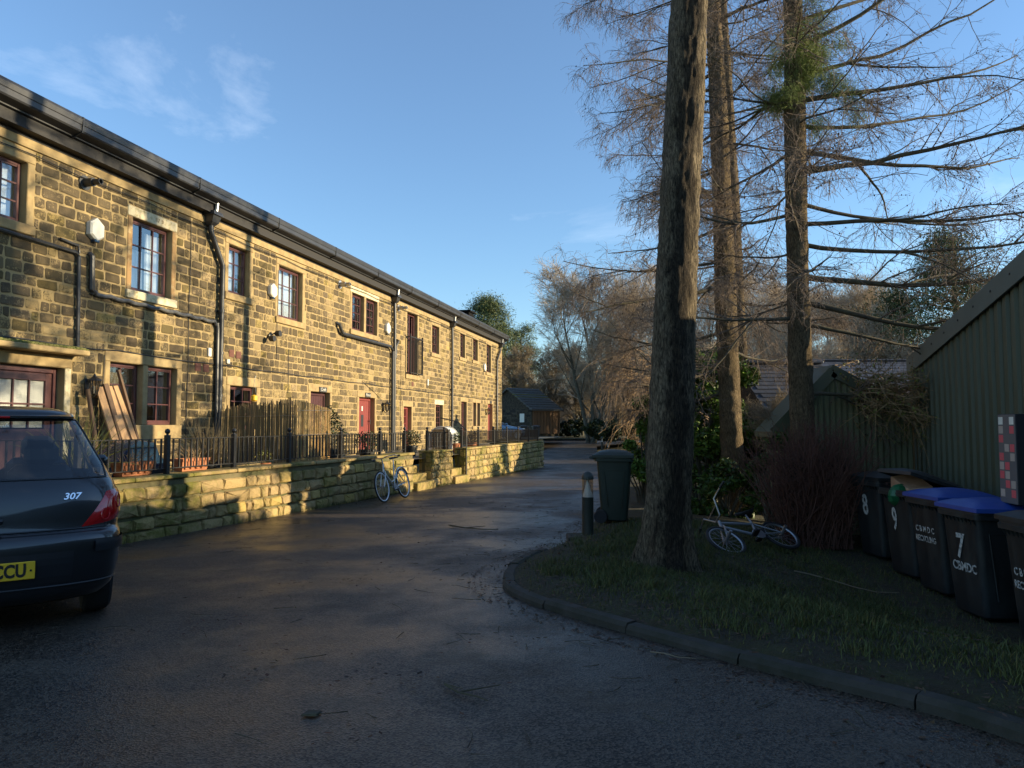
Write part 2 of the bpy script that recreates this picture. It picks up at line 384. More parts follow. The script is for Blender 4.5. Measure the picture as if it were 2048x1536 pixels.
def bark_mat(name, dark, light, black=None, sv=1.0):
    m = bpy.data.materials.new(name)
    m.use_nodes = True
    n, l = m.node_tree.nodes, m.node_tree.links
    b = n['Principled BSDF']
    b.inputs['Roughness'].default_value = 0.95
    b.inputs['Specular IOR Level'].default_value = 0.2
    t = n.new('ShaderNodeTexCoord')
    mp_ = n.new('ShaderNodeMapping'); mp_.inputs['Scale'].default_value = (26 * sv, 26 * sv, 5.5 * sv)
    l.new(t.outputs['Object'], mp_.inputs['Vector'])
    v = n.new('ShaderNodeTexVoronoi'); v.feature = 'DISTANCE_TO_EDGE'; v.inputs['Scale'].default_value = 1.5; v.inputs['Randomness'].default_value = 1
    nd = n.new('ShaderNodeTexNoise'); nd.inputs['Scale'].default_value = 0.9; nd.inputs['Detail'].default_value = 7; nd.inputs['Roughness'].default_value = 0.7
    l.new(mp_.outputs[0], nd.inputs['Vector'])
    sc = n.new('ShaderNodeVectorMath'); sc.operation = 'MULTIPLY_ADD'
    sc.inputs[1].default_value = (2.4, 2.4, 2.4)
    l.new(nd.outputs['Color'], sc.inputs[0]); l.new(mp_.outputs[0], sc.inputs[2])
    l.new(sc.outputs[0], v.inputs['Vector'])
    nf = n.new('ShaderNodeTexNoise'); nf.inputs['Scale'].default_value = 2.2; nf.inputs['Detail'].default_value = 8; nf.inputs['Roughness'].default_value = 0.75
    l.new(mp_.outputs[0], nf.inputs['Vector'])
    hm = n.new('ShaderNodeMath'); hm.operation = 'MULTIPLY_ADD'; hm.inputs[1].default_value = 0.75
    l.new(v.outputs['Distance'], hm.inputs[0]); l.new(nf.outputs['Fac'], hm.inputs[2])
    r = n.new('ShaderNodeValToRGB')
    r.color_ramp.elements[0].position = 0.40; r.color_ramp.elements[0].color = (*dark, 1)
    r.color_ramp.elements[1].position = 0.78; r.color_ramp.elements[1].color = (*light, 1)
    l.new(hm.outputs[0], r.inputs['Fac'])
    out = r.outputs['Color']
    n2 = n.new('ShaderNodeTexNoise'); n2.inputs['Scale'].default_value = 3; n2.inputs['Detail'].default_value = 6
    l.new(t.outputs['Object'], n2.inputs['Vector'])
    m2 = n.new('ShaderNodeMixRGB'); m2.blend_type = 'MULTIPLY'; m2.inputs[0].default_value = 0.7
    r2 = n.new('ShaderNodeValToRGB'); r2.color_ramp.elements[0].color = (0.45, 0.45, 0.4, 1); r2.color_ramp.elements[0].position = 0.3
    r2.color_ramp.elements[1].color = (1, 1, 1, 1); r2.color_ramp.elements[1].position = 0.65
    l.new(n2.outputs['Fac'], r2.inputs['Fac']); l.new(out, m2.inputs[1]); l.new(r2.outputs['Color'], m2.inputs[2])
    out = m2.outputs[0]
    if black is not None:      # wet bark streak, with shade by the sunlit side painted in (object space angle)
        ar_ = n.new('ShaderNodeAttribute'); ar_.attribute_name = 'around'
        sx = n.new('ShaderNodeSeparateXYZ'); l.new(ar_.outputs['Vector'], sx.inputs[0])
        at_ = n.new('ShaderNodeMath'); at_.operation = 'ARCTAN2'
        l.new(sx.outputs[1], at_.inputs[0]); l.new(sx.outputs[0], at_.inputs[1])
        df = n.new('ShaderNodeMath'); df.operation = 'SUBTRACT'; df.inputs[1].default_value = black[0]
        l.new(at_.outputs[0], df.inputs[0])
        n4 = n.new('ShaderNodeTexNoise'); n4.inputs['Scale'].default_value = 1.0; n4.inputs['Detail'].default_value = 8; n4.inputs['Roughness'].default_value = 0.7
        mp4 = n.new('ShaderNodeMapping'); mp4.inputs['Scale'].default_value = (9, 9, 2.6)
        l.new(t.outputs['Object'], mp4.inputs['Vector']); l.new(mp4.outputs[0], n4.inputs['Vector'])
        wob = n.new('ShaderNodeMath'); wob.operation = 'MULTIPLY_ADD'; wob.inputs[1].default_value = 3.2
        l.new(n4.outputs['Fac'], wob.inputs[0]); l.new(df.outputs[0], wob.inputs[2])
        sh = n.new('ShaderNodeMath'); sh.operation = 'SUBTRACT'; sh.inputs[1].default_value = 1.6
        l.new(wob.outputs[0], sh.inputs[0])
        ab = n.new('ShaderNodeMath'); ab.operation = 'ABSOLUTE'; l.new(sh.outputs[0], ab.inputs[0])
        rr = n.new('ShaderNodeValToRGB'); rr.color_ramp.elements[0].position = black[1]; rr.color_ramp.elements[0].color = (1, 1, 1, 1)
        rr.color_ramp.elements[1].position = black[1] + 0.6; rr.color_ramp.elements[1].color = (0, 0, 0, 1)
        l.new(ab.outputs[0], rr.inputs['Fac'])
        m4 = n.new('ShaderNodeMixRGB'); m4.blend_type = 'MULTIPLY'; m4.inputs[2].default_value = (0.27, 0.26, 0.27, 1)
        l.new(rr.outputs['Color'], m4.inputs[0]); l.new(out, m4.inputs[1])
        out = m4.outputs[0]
    l.new(out, b.inputs['Base Color'])
    bp = n.new('ShaderNodeBump'); bp.inputs['Strength'].default_value = 1.0; bp.inputs['Distance'].default_value = 0.055
    l.new(hm.outputs[0], bp.inputs['Height']); l.new(bp.outputs[0], b.inputs['Normal'])
    return m


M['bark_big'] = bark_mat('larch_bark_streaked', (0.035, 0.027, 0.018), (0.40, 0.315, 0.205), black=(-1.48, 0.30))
M['bark'] = bark_mat('larch_bark', (0.035, 0.025, 0.016), (0.33, 0.24, 0.135), sv=1.25)
M['bark_grey'] = mat('grey_bark', (0.10, 0.085, 0.06), 0.95, col2=(0.055, 0.05, 0.03), nscale=5, bump=0.6, bscale=20)

# ------------------------------------------------------------------ mesh helpers
def tag(o, label=None, cat=None, group=None, kind=None):
    if label: o['label'] = label
    if cat: o['category'] = cat
    if group: o['group'] = group
    if kind: o['kind'] = kind
    return o


def empty(name, loc=(0, 0, 0), rz=0.0, label=None, cat=None, group=None, rot=None):
    o = bpy.data.objects.new(name, None)
    COL.objects.link(o)
    o.location = loc
    o.rotation_euler = rot if rot else (0, 0, rz)
    o.empty_display_size = 0.1
    return tag(o, label, cat, group)


def link(name, me, parent=None, loc=(0, 0, 0), rz=0.0):
    o = bpy.data.objects.new(name, me)
    COL.objects.link(o)
    o.parent = parent
    o.location = loc
    o.rotation_euler = (0, 0, rz)
    return o


def copy_tree(o, parent=None):
    c = o.copy()
    COL.objects.link(c)
    c.parent = parent
    for ch in list(o.children):
        copy_tree(ch, c)
    return c


class MB:
    def __init__(s):
        s.v = []; s.f = []; s.c = []          # c: tone per face (optional)

    def add(s, vs, fs, c=None):
        b = len(s.v)
        s.v.extend([tuple(p) for p in vs])
        s.f.extend([tuple(b + i for i in f) for f in fs])
        if c is not None:
            s.c.extend([c] * len(fs))
        return s

    def box(s, x0, x1, y0, y1, z0, z1, c=None):
        return s.add([(x0, y0, z0), (x1, y0, z0), (x1, y1, z0), (x0, y1, z0), (x0, y0, z1), (x1, y0, z1), (x1, y1, z1), (x0, y1, z1)],
                     [(0, 3, 2, 1), (4, 5, 6, 7), (0, 1, 5, 4), (1, 2, 6, 5), (2, 3, 7, 6), (3, 0, 4, 7)], c)

    def bbox(s, x0, x1, y0, y1, z0, z1, b=0.01):
        """box with chamfered edges"""
        X, Y, Z = (x0, x1), (y0, y1), (z0, z1)
        vs, idx = [], {}
        for i in (0, 1):
            for j in (0, 1):
                for k in (0, 1):
                    sx, sy, sz = (b if i == 0 else -b), (b if j == 0 else -b), (b if k == 0 else -b)
                    idx[i, j, k] = len(vs)
                    vs += [(X[i], Y[j] + sy, Z[k] + sz), (X[i] + sx, Y[j], Z[k] + sz), (X[i] + sx, Y[j] + sy, Z[k])]
        I = lambda i, j, k, a: idx[i, j, k] + a
        fs = []
        for i in (0, 1):
            q = [I(i, 0, 0, 0), I(i, 1, 0, 0), I(i, 1, 1, 0), I(i, 0, 1, 0)]
            fs.append(q if i else q[::-1])
            q = [I(0, i, 0, 1), I(1, i, 0, 1), I(1, i, 1, 1), I(0, i, 1, 1)]
            fs.append(q[::-1] if i else q)
            q = [I(0, 0, i, 2), I(1, 0, i, 2), I(1, 1, i, 2), I(0, 1, i, 2)]
            fs.append(q if i else q[::-1])
            for j in (0, 1):
                fs.append([I(i, j, 0, 0), I(i, j, 1, 0), I(i, j, 1, 1), I(i, j, 0, 1)])
                fs.append([I(i, 0, j, 0), I(i, 1, j, 0), I(i, 1, j, 2), I(i, 0, j, 2)])
                fs.append([I(0, i, j, 1), I(1, i, j, 1), I(1, i, j, 2), I(0, i, j, 2)])
                for k in (0, 1):
                    fs.append([I(i, j, k, 0), I(i, j, k, 1), I(i, j, k, 2)])
        return s.add(vs, fs)

    def bar(s, a, b, w, h=None, up=(0, 0, 1)):
        """rectangular bar from a to b"""
        a, b = Vector(a), Vector(b)
        h = h or w
        d = (b - a).normalized()
        u = Vector(up)
        if abs(d.dot(u)) > 0.98:
            u = Vector((1, 0, 0))
        x = d.cross(u).normalized() * (w / 2)
        y = x.cross(d).normalized() * (h / 2)
        vs = [p + q for p in (a, b) for q in (-x - y, x - y, x + y, -x + y)]
        return s.add(vs, [(0, 1, 2, 3), (7, 6, 5, 4), (0, 4, 5, 1), (1, 5, 6, 2), (2, 6, 7, 3), (3, 7, 4, 0)])

    def tube(s, path, r, n=8, closed=False, cap=True):
        P = [Vector(p) for p in path]
        k = len(P)
        rs = r if isinstance(r, (list, tuple)) else [r] * k
        b = len(s.v)
        prev = None
        for i, p in enumerate(P):
            if closed:
                d = (P[(i + 1) % k] - P[i - 1]).normalized()
            else:
                d = (P[min(i + 1, k - 1)] - P[max(i - 1, 0)]).normalized()
            if prev is None:
                u = d.orthogonal().normalized()
            else:
                u = (prev - d * prev.dot(d)).normalized()
            prev = u
            w = d.cross(u)
            for j in range(n):
                t = 2 * math.pi * j / n
                s.v.append(tuple(p + (u * math.cos(t) + w * math.sin(t)) * rs[i]))
        for i in range(k if closed else k - 1):
            i2 = (i + 1) % k
            for j in range(n):
                j2 = (j + 1) % n
                s.f.append((b + i * n + j, b + i * n + j2, b + i2 * n + j2, b + i2 * n + j))
        if cap and not closed:
            s.f.append(tuple(b + j for j in range(n))[::-1])
            s.f.append(tuple(b + (k - 1) * n + j for j in range(n)))
        return s

    def lathe(s, prof, n=16, c=(0, 0, 0), axis='z'):
        b = len(s.v)
        for (r, z) in prof:
            for j in range(n):
                t = 2 * math.pi * j / n
                x, y = r * math.cos(t), r * math.sin(t)
                p = (x, y, z) if axis == 'z' else ((x, z, y) if axis == 'y' else (z, x, y))
                s.v.append((c[0] + p[0], c[1] + p[1], c[2] + p[2]))
        k = len(prof)
        for i in range(k - 1):
            for j in range(n):
                j2 = (j + 1) % n
                s.f.append((b + i * n + j, b + i * n + j2, b + (i + 1) * n + j2, b + (i + 1) * n + j))
        s.f.append(tuple(b + j for j in range(n))[::-1])
        s.f.append(tuple(b + (k - 1) * n + j for j in range(n)))
        return s

    def prism(s, poly, a0, a1, axis='y'):
        n = len(poly)
        def P(p, a):
            return (p[0], a, p[1]) if axis == 'y' else ((a, p[0], p[1]) if axis == 'x' else (p[0], p[1], a))
        vs = [P(p, a0) for p in poly] + [P(p, a1) for p in poly]
        fs = [tuple(range(n))[::-1], tuple(range(n, 2 * n))] + [(i, (i + 1) % n, n + (i + 1) % n, n + i) for i in range(n)]
        return s.add(vs, fs)

    def mesh(s, name, m, smooth=False, recalc=True):
        me = bpy.data.meshes.new(name)
        me.from_pydata(s.v, [], s.f)
        if m: me.materials.append(m if not isinstance(m, str) else M[m])
        if s.c:
            ca = me.color_attributes.new('tone', 'FLOAT_COLOR', 'CORNER')
            arr = []
            for poly, c in zip(me.polygons, s.c):
                arr.extend((list(c) + [1.0]) * poly.loop_total)
            ca.data.foreach_set('color', arr)
        if recalc:
            import bmesh
            bm = bmesh.new(); bm.from_mesh(me)
            bmesh.ops.recalc_face_normals(bm, faces=bm.faces)
            bm.to_mesh(me); bm.free()
        if smooth:
            me.polygons.foreach_set('use_smooth', [True] * len(me.polygons))
            try:
                me.set_sharp_from_angle(angle=R(38))
            except Exception:
                pass
        return me

    def build(s, name, m, parent=None, smooth=False, loc=(0, 0, 0), rz=0.0, recalc=True):
        return link(name, s.mesh(name, m, smooth, recalc), parent, loc, rz)


def np_mesh(name, verts, faces, m, tone=None, smooth=False):
    """verts (N,3), faces (F,k) numpy; tone (F,3) optional"""
    me = bpy.data.meshes.new(name)
    F, k = faces.shape
    me.vertices.add(len(verts)); me.vertices.foreach_set('co', verts.astype(np.float32).ravel())
    me.loops.add(F * k); me.loops.foreach_set('vertex_index', faces.astype(np.int32).ravel())
    me.polygons.add(F)
    me.polygons.foreach_set('loop_start', np.arange(0, F * k, k, dtype=np.int32))
    me.polygons.foreach_set('loop_total', np.full(F, k, dtype=np.int32))
    if smooth:
        me.polygons.foreach_set('use_smooth', np.ones(F, dtype=bool))
    me.materials.append(M[m] if isinstance(m, str) else m)
    if tone is not None:
        ca = me.color_attributes.new('tone', 'FLOAT_COLOR', 'CORNER')
        t = np.concatenate([tone, np.ones((F, 1))], 1)
        ca.data.foreach_set('color', np.repeat(t, k, axis=0).astype(np.float32).ravel())
    me.update(calc_edges=True)
    return me


def unit(a):
    return a / np.maximum(np.linalg.norm(a, axis=-1, keepdims=True), 1e-9)


def tubes(P, Rd, n=3):
    """P (N,k,3), Rd (N,k) -> verts, quad faces"""
    N, k, _ = P.shape
    d = np.empty_like(P)
    d[:, 1:-1] = P[:, 2:] - P[:, :-2]; d[:, 0] = P[:, 1] - P[:, 0]; d[:, -1] = P[:, -1] - P[:, -2]
    d = unit(d)
    ref = np.where(np.abs(d[:, :1, 2:3]) > 0.9, np.array([1., 0, 0]), np.array([0, 0, 1.]))
    u = unit(np.cross(d, np.broadcast_to(ref, d.shape)))
    w = np.cross(d, u)
    t = np.arange(n) * 2 * np.pi / n
    V = P[:, :, None] + Rd[:, :, None, None] * (u[:, :, None] * np.cos(t)[None, None, :, None] + w[:, :, None] * np.sin(t)[None, None, :, None])
    idx = np.arange(N * k * n).reshape(N, k, n)
    a = idx[:, :-1]; b = idx[:, 1:]
    f = np.stack([a, np.roll(a, -1, 2), np.roll(b, -1, 2), b], -1).reshape(-1, 4)
    return V.reshape(-1, 3), f


def join_np(parts):
    vs, fs, o = [], [], 0
    for v, f in parts:
        vs.append(v); fs.append(f + o); o += len(v)
    return np.concatenate(vs), np.concatenate(fs)


def grow(P, Rd, n, t0, t1, length, ang, angj, droop, k, wig, rf, rtip, rng, up=0.0, taper=0.5, flat=0.0, pow_=1.0):
    N, kp, _ = P.shape
    par = np.repeat(np.arange(N), n)
    Mn = len(par)
    t = t0 + (t1 - t0) * rng.random(Mn) ** pow_
    fi = t * (kp - 1)
    i = np.minimum(fi.astype(int), kp - 2)
    fr = (fi - i)[:, None]
    base = P[par, i] * (1 - fr) + P[par, i + 1] * fr
    rb = Rd[par, i] * (1 - fr[:, 0]) + Rd[par, i + 1] * fr[:, 0]
    tan = unit(P[par, i + 1] - P[par, i])
    q = rng.normal(size=(Mn, 3))
    q[:, 2] *= (1 - flat)
    perp = unit(q - (q * tan).sum(1, keepdims=True) * tan)
    a = (ang + rng.normal(size=Mn) * angj)[:, None]
    d = tan * np.cos(a) + perp * np.sin(a)
    d[:, 2] += up
    d = unit(d)
    Ln = length * rng.uniform(0.55, 1.25, Mn) * (1 - taper * t)
    out = np.empty((Mn, k, 3)); out[:, 0] = base
    for j in range(1, k):
        d = d + rng.normal(size=(Mn, 3)) * wig
        d[:, 2] -= droop
        d = unit(d)
        out[:, j] = out[:, j - 1] + d * (Ln / (k - 1))[:, None]
    s = np.linspace(0, 1, k)[None]
    r0 = np.maximum(rb * rf, rtip)[:, None]
    return out, r0 * (1 - s) + rtip * s


def leaf_quads(C, size, rng, aspect=0.5, flat=0.0, tone_lo=0.5, tone_hi=1.3, hue=0.15, bend=0.0):
    N = len(C)
    a = unit(rng.normal(size=(N, 3)))
    b = rng.normal(size=(N, 3)); b = unit(b - (a * b).sum(1, keepdims=True) * a)
    if flat:
        a[:, 2] *= (1 - flat); b[:, 2] *= (1 - flat)
        a = unit(a); b = unit(b)
    sz = size * rng.uniform(0.6, 1.4, N)[:, None]
    V = np.stack([C - a * sz, C - b * sz * aspect, C + a * sz, C + b * sz * aspect], 1).reshape(-1, 3)
    F = np.arange(4 * N).reshape(N, 4)
    br = rng.uniform(tone_lo, tone_hi, (N, 1))
    T = br * (1 + rng.uniform(-hue, hue, (N, 3)) * np.array([1.2, 0.5, 0.6]))
    return V, F, T


_dg = None
def text_mesh(body, size, depth, m, font_shear=0.0, sx=1.0, weight=0.0):
    cu = bpy.data.curves.new('txt', 'FONT')
    cu.body = body; cu.size = size; cu.extrude = depth; cu.align_x = 'CENTER'; cu.align_y = 'CENTER'
    cu.shear = font_shear; cu.resolution_u = 3; cu.offset = weight
    o = bpy.data.objects.new('txt', cu)
    COL.objects.link(o)
    dg = bpy.context.evaluated_depsgraph_get()
    me = bpy.data.meshes.new_from_object(o.evaluated_get(dg))
    bpy.data.objects.remove(o); bpy.data.curves.remove(cu)
    me.materials.clear(); me.materials.append(M[m])
    if sx != 1.0:
        for v in me.vertices: v.co.x *= sx
    return me

# ------------------------------------------------------------------ ground levels
def gz(y):
    return np.interp(y, [-40, 0, 4.5, 9.4, 34, 42, 75, 120, 400], [.2, 0, -.01, -.13, -.5, -.55, .2, .4, 1.5])

_XR_Y = [-30, -6, -2, 1, 2.5, 3.26, 3.52, 3.78, 4.2, 4.96, 5.33, 5.8, 6.36, 6.75, 7.38, 8.2, 9.2, 10, 11, 13, 16, 22, 30, 36, 42, 48, 56, 64, 72]
_XR_X = [9, 6.5, 5.0, 3.6, 2.7, 2.24, 2.11, 1.87, 1.42, .82, .53, .21, -.05, -.1, -.08, .15, .62, .88, 1.1, 1.6, 2.3, 3.4, 4.6, 5.3, 5.7, 5.6, 6.5, 12, 40]
def xr(y):
    return np.interp(y, _XR_Y, _XR_X)

WL0, WLS = -7.708, 0.2803                   # retaining wall face: x = WL0 + WLS * y
WALL_Y0, WALL_Y1 = 8.95, 32.5
WTH = math.atan(WLS)
TH = R(13.2)
FD = Vector((math.sin(TH), math.cos(TH), 0)); FL = Vector((-math.cos(TH), math.sin(TH), 0))
FO = Vector((-9.9, 0, 0))
FRZ = math.pi / 2 - TH
YARD = 0.50
WTOP = 0.70

def vz(x, y):
    """height of the verge on the right of the road"""
    e = np.maximum(x - xr(y), 0)
    fall = np.clip((e - 1.2) / 2.6, 0, 1); fall = fall * fall * (3 - 2 * fall)
    fade = np.clip((13.6 - y) / 6.5, 0.45, 1) * np.clip((24 - y) / 8, 0, 1)
    return gz(y) - 0.01 + 0.095 * np.clip(e / 0.12, 0, 1) + 0.03 * np.clip(e / 0.7, 0, 1) - fall * 0.42 * fade

def ground_sheet():
    xs = np.concatenate([np.linspace(-260, -24, 16), np.linspace(-20, 24, 30), np.linspace(30, 260, 16)])
    ys = np.concatenate([np.linspace(-60, 60, 61), np.linspace(66, 420, 40)])
    X, Y = np.meshgrid(xs, ys, indexing='ij')
    Z = gz(Y) - 0.55
    far = np.clip((Y - 62) / 8, 0, 1)
    Z = Z + far * 0.53 + np.clip((Y - 80) / 300, 0, 1) * 6
    Z = Z + np.clip((np.abs(X) - 26) / 60, 0, 1) * 0.5
    V = np.stack([X, Y, Z], -1).reshape(-1, 3)
    nx, ny = X.shape
    I = np.arange(nx * ny).reshape(nx, ny)
    F = np.stack([I[:-1, :-1], I[1:, :-1], I[1:, 1:], I[:-1, 1:]], -1).reshape(-1, 4)
    o = link('ground', np_mesh('ground', V, F, 'ground', smooth=True))
    tag(o, 'rough brown and green ground under the wood', kind='structure')

ground_sheet()

def strip(name, m, ys, xa, xb, zf, cols, label):
    V = []
    for y, a, b in zip(ys, xa, xb):
        for t in np.linspace(0, 1, cols):
            x = a + (b - a) * t
            V.append((x, y, float(zf(x, y))))
    n = len(ys)
    I = np.arange(n * cols).reshape(n, cols)
    F = np.stack([I[:-1, :-1], I[:-1, 1:], I[1:, 1:], I[1:, :-1]], -1).reshape(-1, 4)
    o = link(name, np_mesh(name, np.array(V), F, m, smooth=True))
    tag(o, label, kind='structure')
    return o

ys = np.unique(np.concatenate([np.linspace(-12, 3, 12), np.linspace(3, 12, 60), np.linspace(12, 75, 90)]))
def xl(y):
    return np.where(y < 8.9, -16, np.where(y < 33, WL0 + WLS * y + 0.02, np.interp(y, [33, 36, 42, 48, 56, 75], [1.5, 1.4, 0.2, -3, -9, -30])))
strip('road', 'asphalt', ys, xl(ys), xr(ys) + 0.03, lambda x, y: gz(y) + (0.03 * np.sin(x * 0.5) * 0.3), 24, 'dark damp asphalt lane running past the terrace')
ys2 = np.unique(np.concatenate([np.linspace(-8, 3, 10), np.linspace(3, 14, 60), np.linspace(14, 48, 40)]))
strip('grass_verge', 'soil', ys2, xr(ys2) + np.where(ys2 < 8.65, 0.06, 0.0), np.full(len(ys2), 16.0), vz, 90, 'shaded grassy bank behind the kerb under the larches')
# yard behind the retaining wall
ysy = np.linspace(9.1, 62, 30)
strip('yard', 'paving', ysy, FO.x + np.tan(TH) * ysy + 0.02, np.where(ysy < 33.2, WL0 + WLS * np.minimum(ysy, 32.6) - 0.2, np.interp(ysy, [33.2, 36, 42, 48, 62], [1.25, 1.2, 0.0, -3.2, -12])),
      lambda x, y: YARD - 0.004 * max(0, y - 40), 6, 'paved yard strip between the terrace and its retaining wall')
# far grass strip across the bend
b = MB()
for i in range(40):
    pass
ysf = np.linspace(66, 80, 6)
strip('far_verge', 'ground', ysf, np.full(6, -30.0), np.full(6, 30.0), lambda x, y: gz(y) + 0.12, 10, 'strip of grass beyond the bend of the lane')

# kerb: stones of about 0.9 m along the arc
kerb = empty('kerb', (0, 0, 0)); tag(kerb, 'curved dark gritstone kerb edging the grass bank', kind='structure')
ky = [2.0, 2.5, 3.26, 3.52, 3.78, 4.2, 4.6, 4.96, 5.33, 5.8, 6.1, 6.36, 6.75, 7.1, 7.38, 7.8, 8.2, 8.7]
pts = [Vector((float(xr(y)), y, 0)) for y in ky]
fine = []
for i in range(len(pts) - 1):
    for t in np.linspace(0, 1, 6, endpoint=False):
        fine.append(pts[i].lerp(pts[i + 1], t))
sm = [sum((fine[min(max(i + k, 0), len(fine) - 1)] for k in range(-4, 5)), Vector()) / 9 for i in range(len(fine))]
acc, seg, segs = 0, [sm[0]], []
for p, q in zip(sm, sm[1:]):
    acc += (q - p).length; seg.append(q)
    if acc > 0.86:
        segs.append(seg); seg = [q]; acc = 0
segs.append(seg)
for seg in segs:
    if len(seg) < 2: continue
    mbk = MB(); ring = []
    dz = rnd.uniform(-.012, .012); dx = rnd.uniform(-.012, .012)
    prof = [(-0.0, -0.1), (0.0, .045), (.022, .072), (.10, .074), (.125, .055), (.125, -0.1)]
    n = len(seg)
    L_ = sum((seg[i + 1] - seg[i]).length for i in range(n - 1))
    a = 0
    for i, p in enumerate(seg):
        if i: a += (p - seg[i - 1]).length
        d = (seg[min(i + 1, n - 1)] - seg[max(i - 1, 0)]).normalized()
        nr = Vector((d.y, -d.x, 0))
        sh = d * (0.006 if i == 0 else (-0.006 if i == n - 1 else 0))
        for (u, z) in prof:
            q = p + sh + nr * (u + dx)
            mbk.v.append((q.x, q.y, float(gz(p.y)) + z + dz))
    k = len(prof)
    for i in range(n - 1):
        for j in range(k):
            mbk.f.append((i * k + j, i * k + (j + 1) % k, (i + 1) * k + (j + 1) % k, (i + 1) * k + j))
    mbk.f.append(tuple(range(k))); mbk.f.append(tuple((n - 1) * k + j for j in range(k)))
    mbk.build('kerb_stone', 'kerb', kerb, smooth=False)

# ------------------------------------------------------------------ the terrace
terrace = empty('terrace_building', FO, FRZ, 'long two-storey row of golden stone cottages with dark gutter', 'building')
S0, S1 = 7.2, 40.9
Z0, Z1 = YARD - 0.06, 5.93
# openings: s0, s1, z0, z1
WIN = {
    'U1': (9.95, 11.11, 4.43, 5.38), 'U2': (13.29, 14.33, 3.83, 5.17), 'U3': (16.14, 16.93, 4.30, 5.38), 'U4': (18.17, 19.32, 4.06, 5.36),
    'U5': (22.24, 24.10, 4.28, 5.40), 'U6': (26.73, 27.80, 3.24, 5.50), 'U7': (29.41, 30.30, 4.27, 5.38), 'U8': (33.16, 33.92, 4.44, 5.52),
    'U9': (35.20, 36.05, 4.48, 5.50), 'U10': (37.64, 38.55, 4.09, 5.50),
    'G0': (10.70, 11.92, 0.62, 2.31), 'G1': (12.86, 14.57, 1.40, 2.50), 'G2': (16.29, 17.31, 1.30, 2.27), 'G3': (19.83, 20.92, 0.62, 2.30),
    'G4': (22.81, 23.98, 0.62, 2.26), 'G5': (26.47, 27.25, 0.62, 2.06), 'G6': (29.90, 30.80, 1.20, 2.22), 'G7': (33.35, 34.22, 0.62, 2.45),
    'G8': (35.26, 36.50, 1.35, 2.46), 'G9': (37.94, 38.90, 0.62, 2.48)}
EXC = []                                      # rectangles taken by dressed stone
def dress(k):
    s0, s1, z0, z1 = WIN[k]
    j = 0.13
    lint = 0.20
    door = z0 < 0.7
    EXC.append((s0 - j, s1 + j, (0 if door else z0 - 0.17), z1 + lint))
for k in WIN: dress(k)

# wall body with real openings (grid of boxes between all cut lines)
ss = sorted({S0, S1} | {round(v, 3) for w in WIN.values() for v in w[:2]})
cells = MB()
for a, c in zip(ss, ss[1:]):
    mid = (a + c) / 2
    holes = sorted([(w[2], w[3]) for w in WIN.values() if w[0] < mid < w[1]])
    z = Z0 - 0.5
    for (h0, h1) in holes:
        if h0 > z: cells.box(a, c, 0.0, 0.34, z, h0)
        z = h1
    cells.box(a, c, 0.0, 0.34, z, Z1)
cells.build('wall', 'mortar', terrace)
MB().box(S0, S1, 1.1, 1.25, Z0, Z1).box(S0, S1, 0.35, 1.1, 2.9, 3.02).box(S0, S0 + .1, 0.34, 7.0, Z0, Z1).box(S1 - .34, S1, 0.34, 7.0, Z0 - .6, Z1).box(S0, S1, 7.0, 7.3, Z0, Z1).build('inner_wall', 'dark_room', terrace)

def stone_block(mb, s0, s1, z0, z1, proud, rng, back=0.02, tone=None, jit=0.010, rough=0.0):
    """pillowed block: 8-sided outline, chamfer ring, cap"""
    w, h = s1 - s0, z1 - z0
    c = min(0.020, w * 0.15, h * 0.16)
    j = lambda: rng.uniform(-jit, jit)
    o = [(s0 + c, z0), (s1 - c, z0), (s1, z0 + c), (s1, z1 - c), (s1 - c, z1), (s0 + c, z1), (s0, z1 - c), (s0, z0 + c)]
    o = [(p[0] + j(), p[1] + j()) for p in o]
    cx, cz = (s0 + s1) / 2, (z0 + z1) / 2
    ins = min(0.016, w * .12, h * .12)
    def inset(p, d):
        return (p[0] + (d if p[0] < cx else -d), p[1] + (d if p[1] < cz else -d))
    v = [(p[0], back, p[1]) for p in o]
    v += [(p[0], -proud * 0.35, p[1]) for p in o]
    v += [(*(lambda q: (q[0], -proud + rng.uniform(-rough, rough), q[1]))(inset(p, ins)),) for p in o]
    v.append((cx + j(), -proud - rough * rng.uniform(0, 1.5), cz + j()))
    f = []
    for r_ in (0, 8):
        for i in range(8):
            f.append((r_ + i, r_ + (i + 1) % 8, r_ + 8 + (i + 1) % 8, r_ + 8 + i))
    for i in range(8):
        f.append((16 + i, 16 + (i + 1) % 8, 24))
    mb.add(v, f, tone)

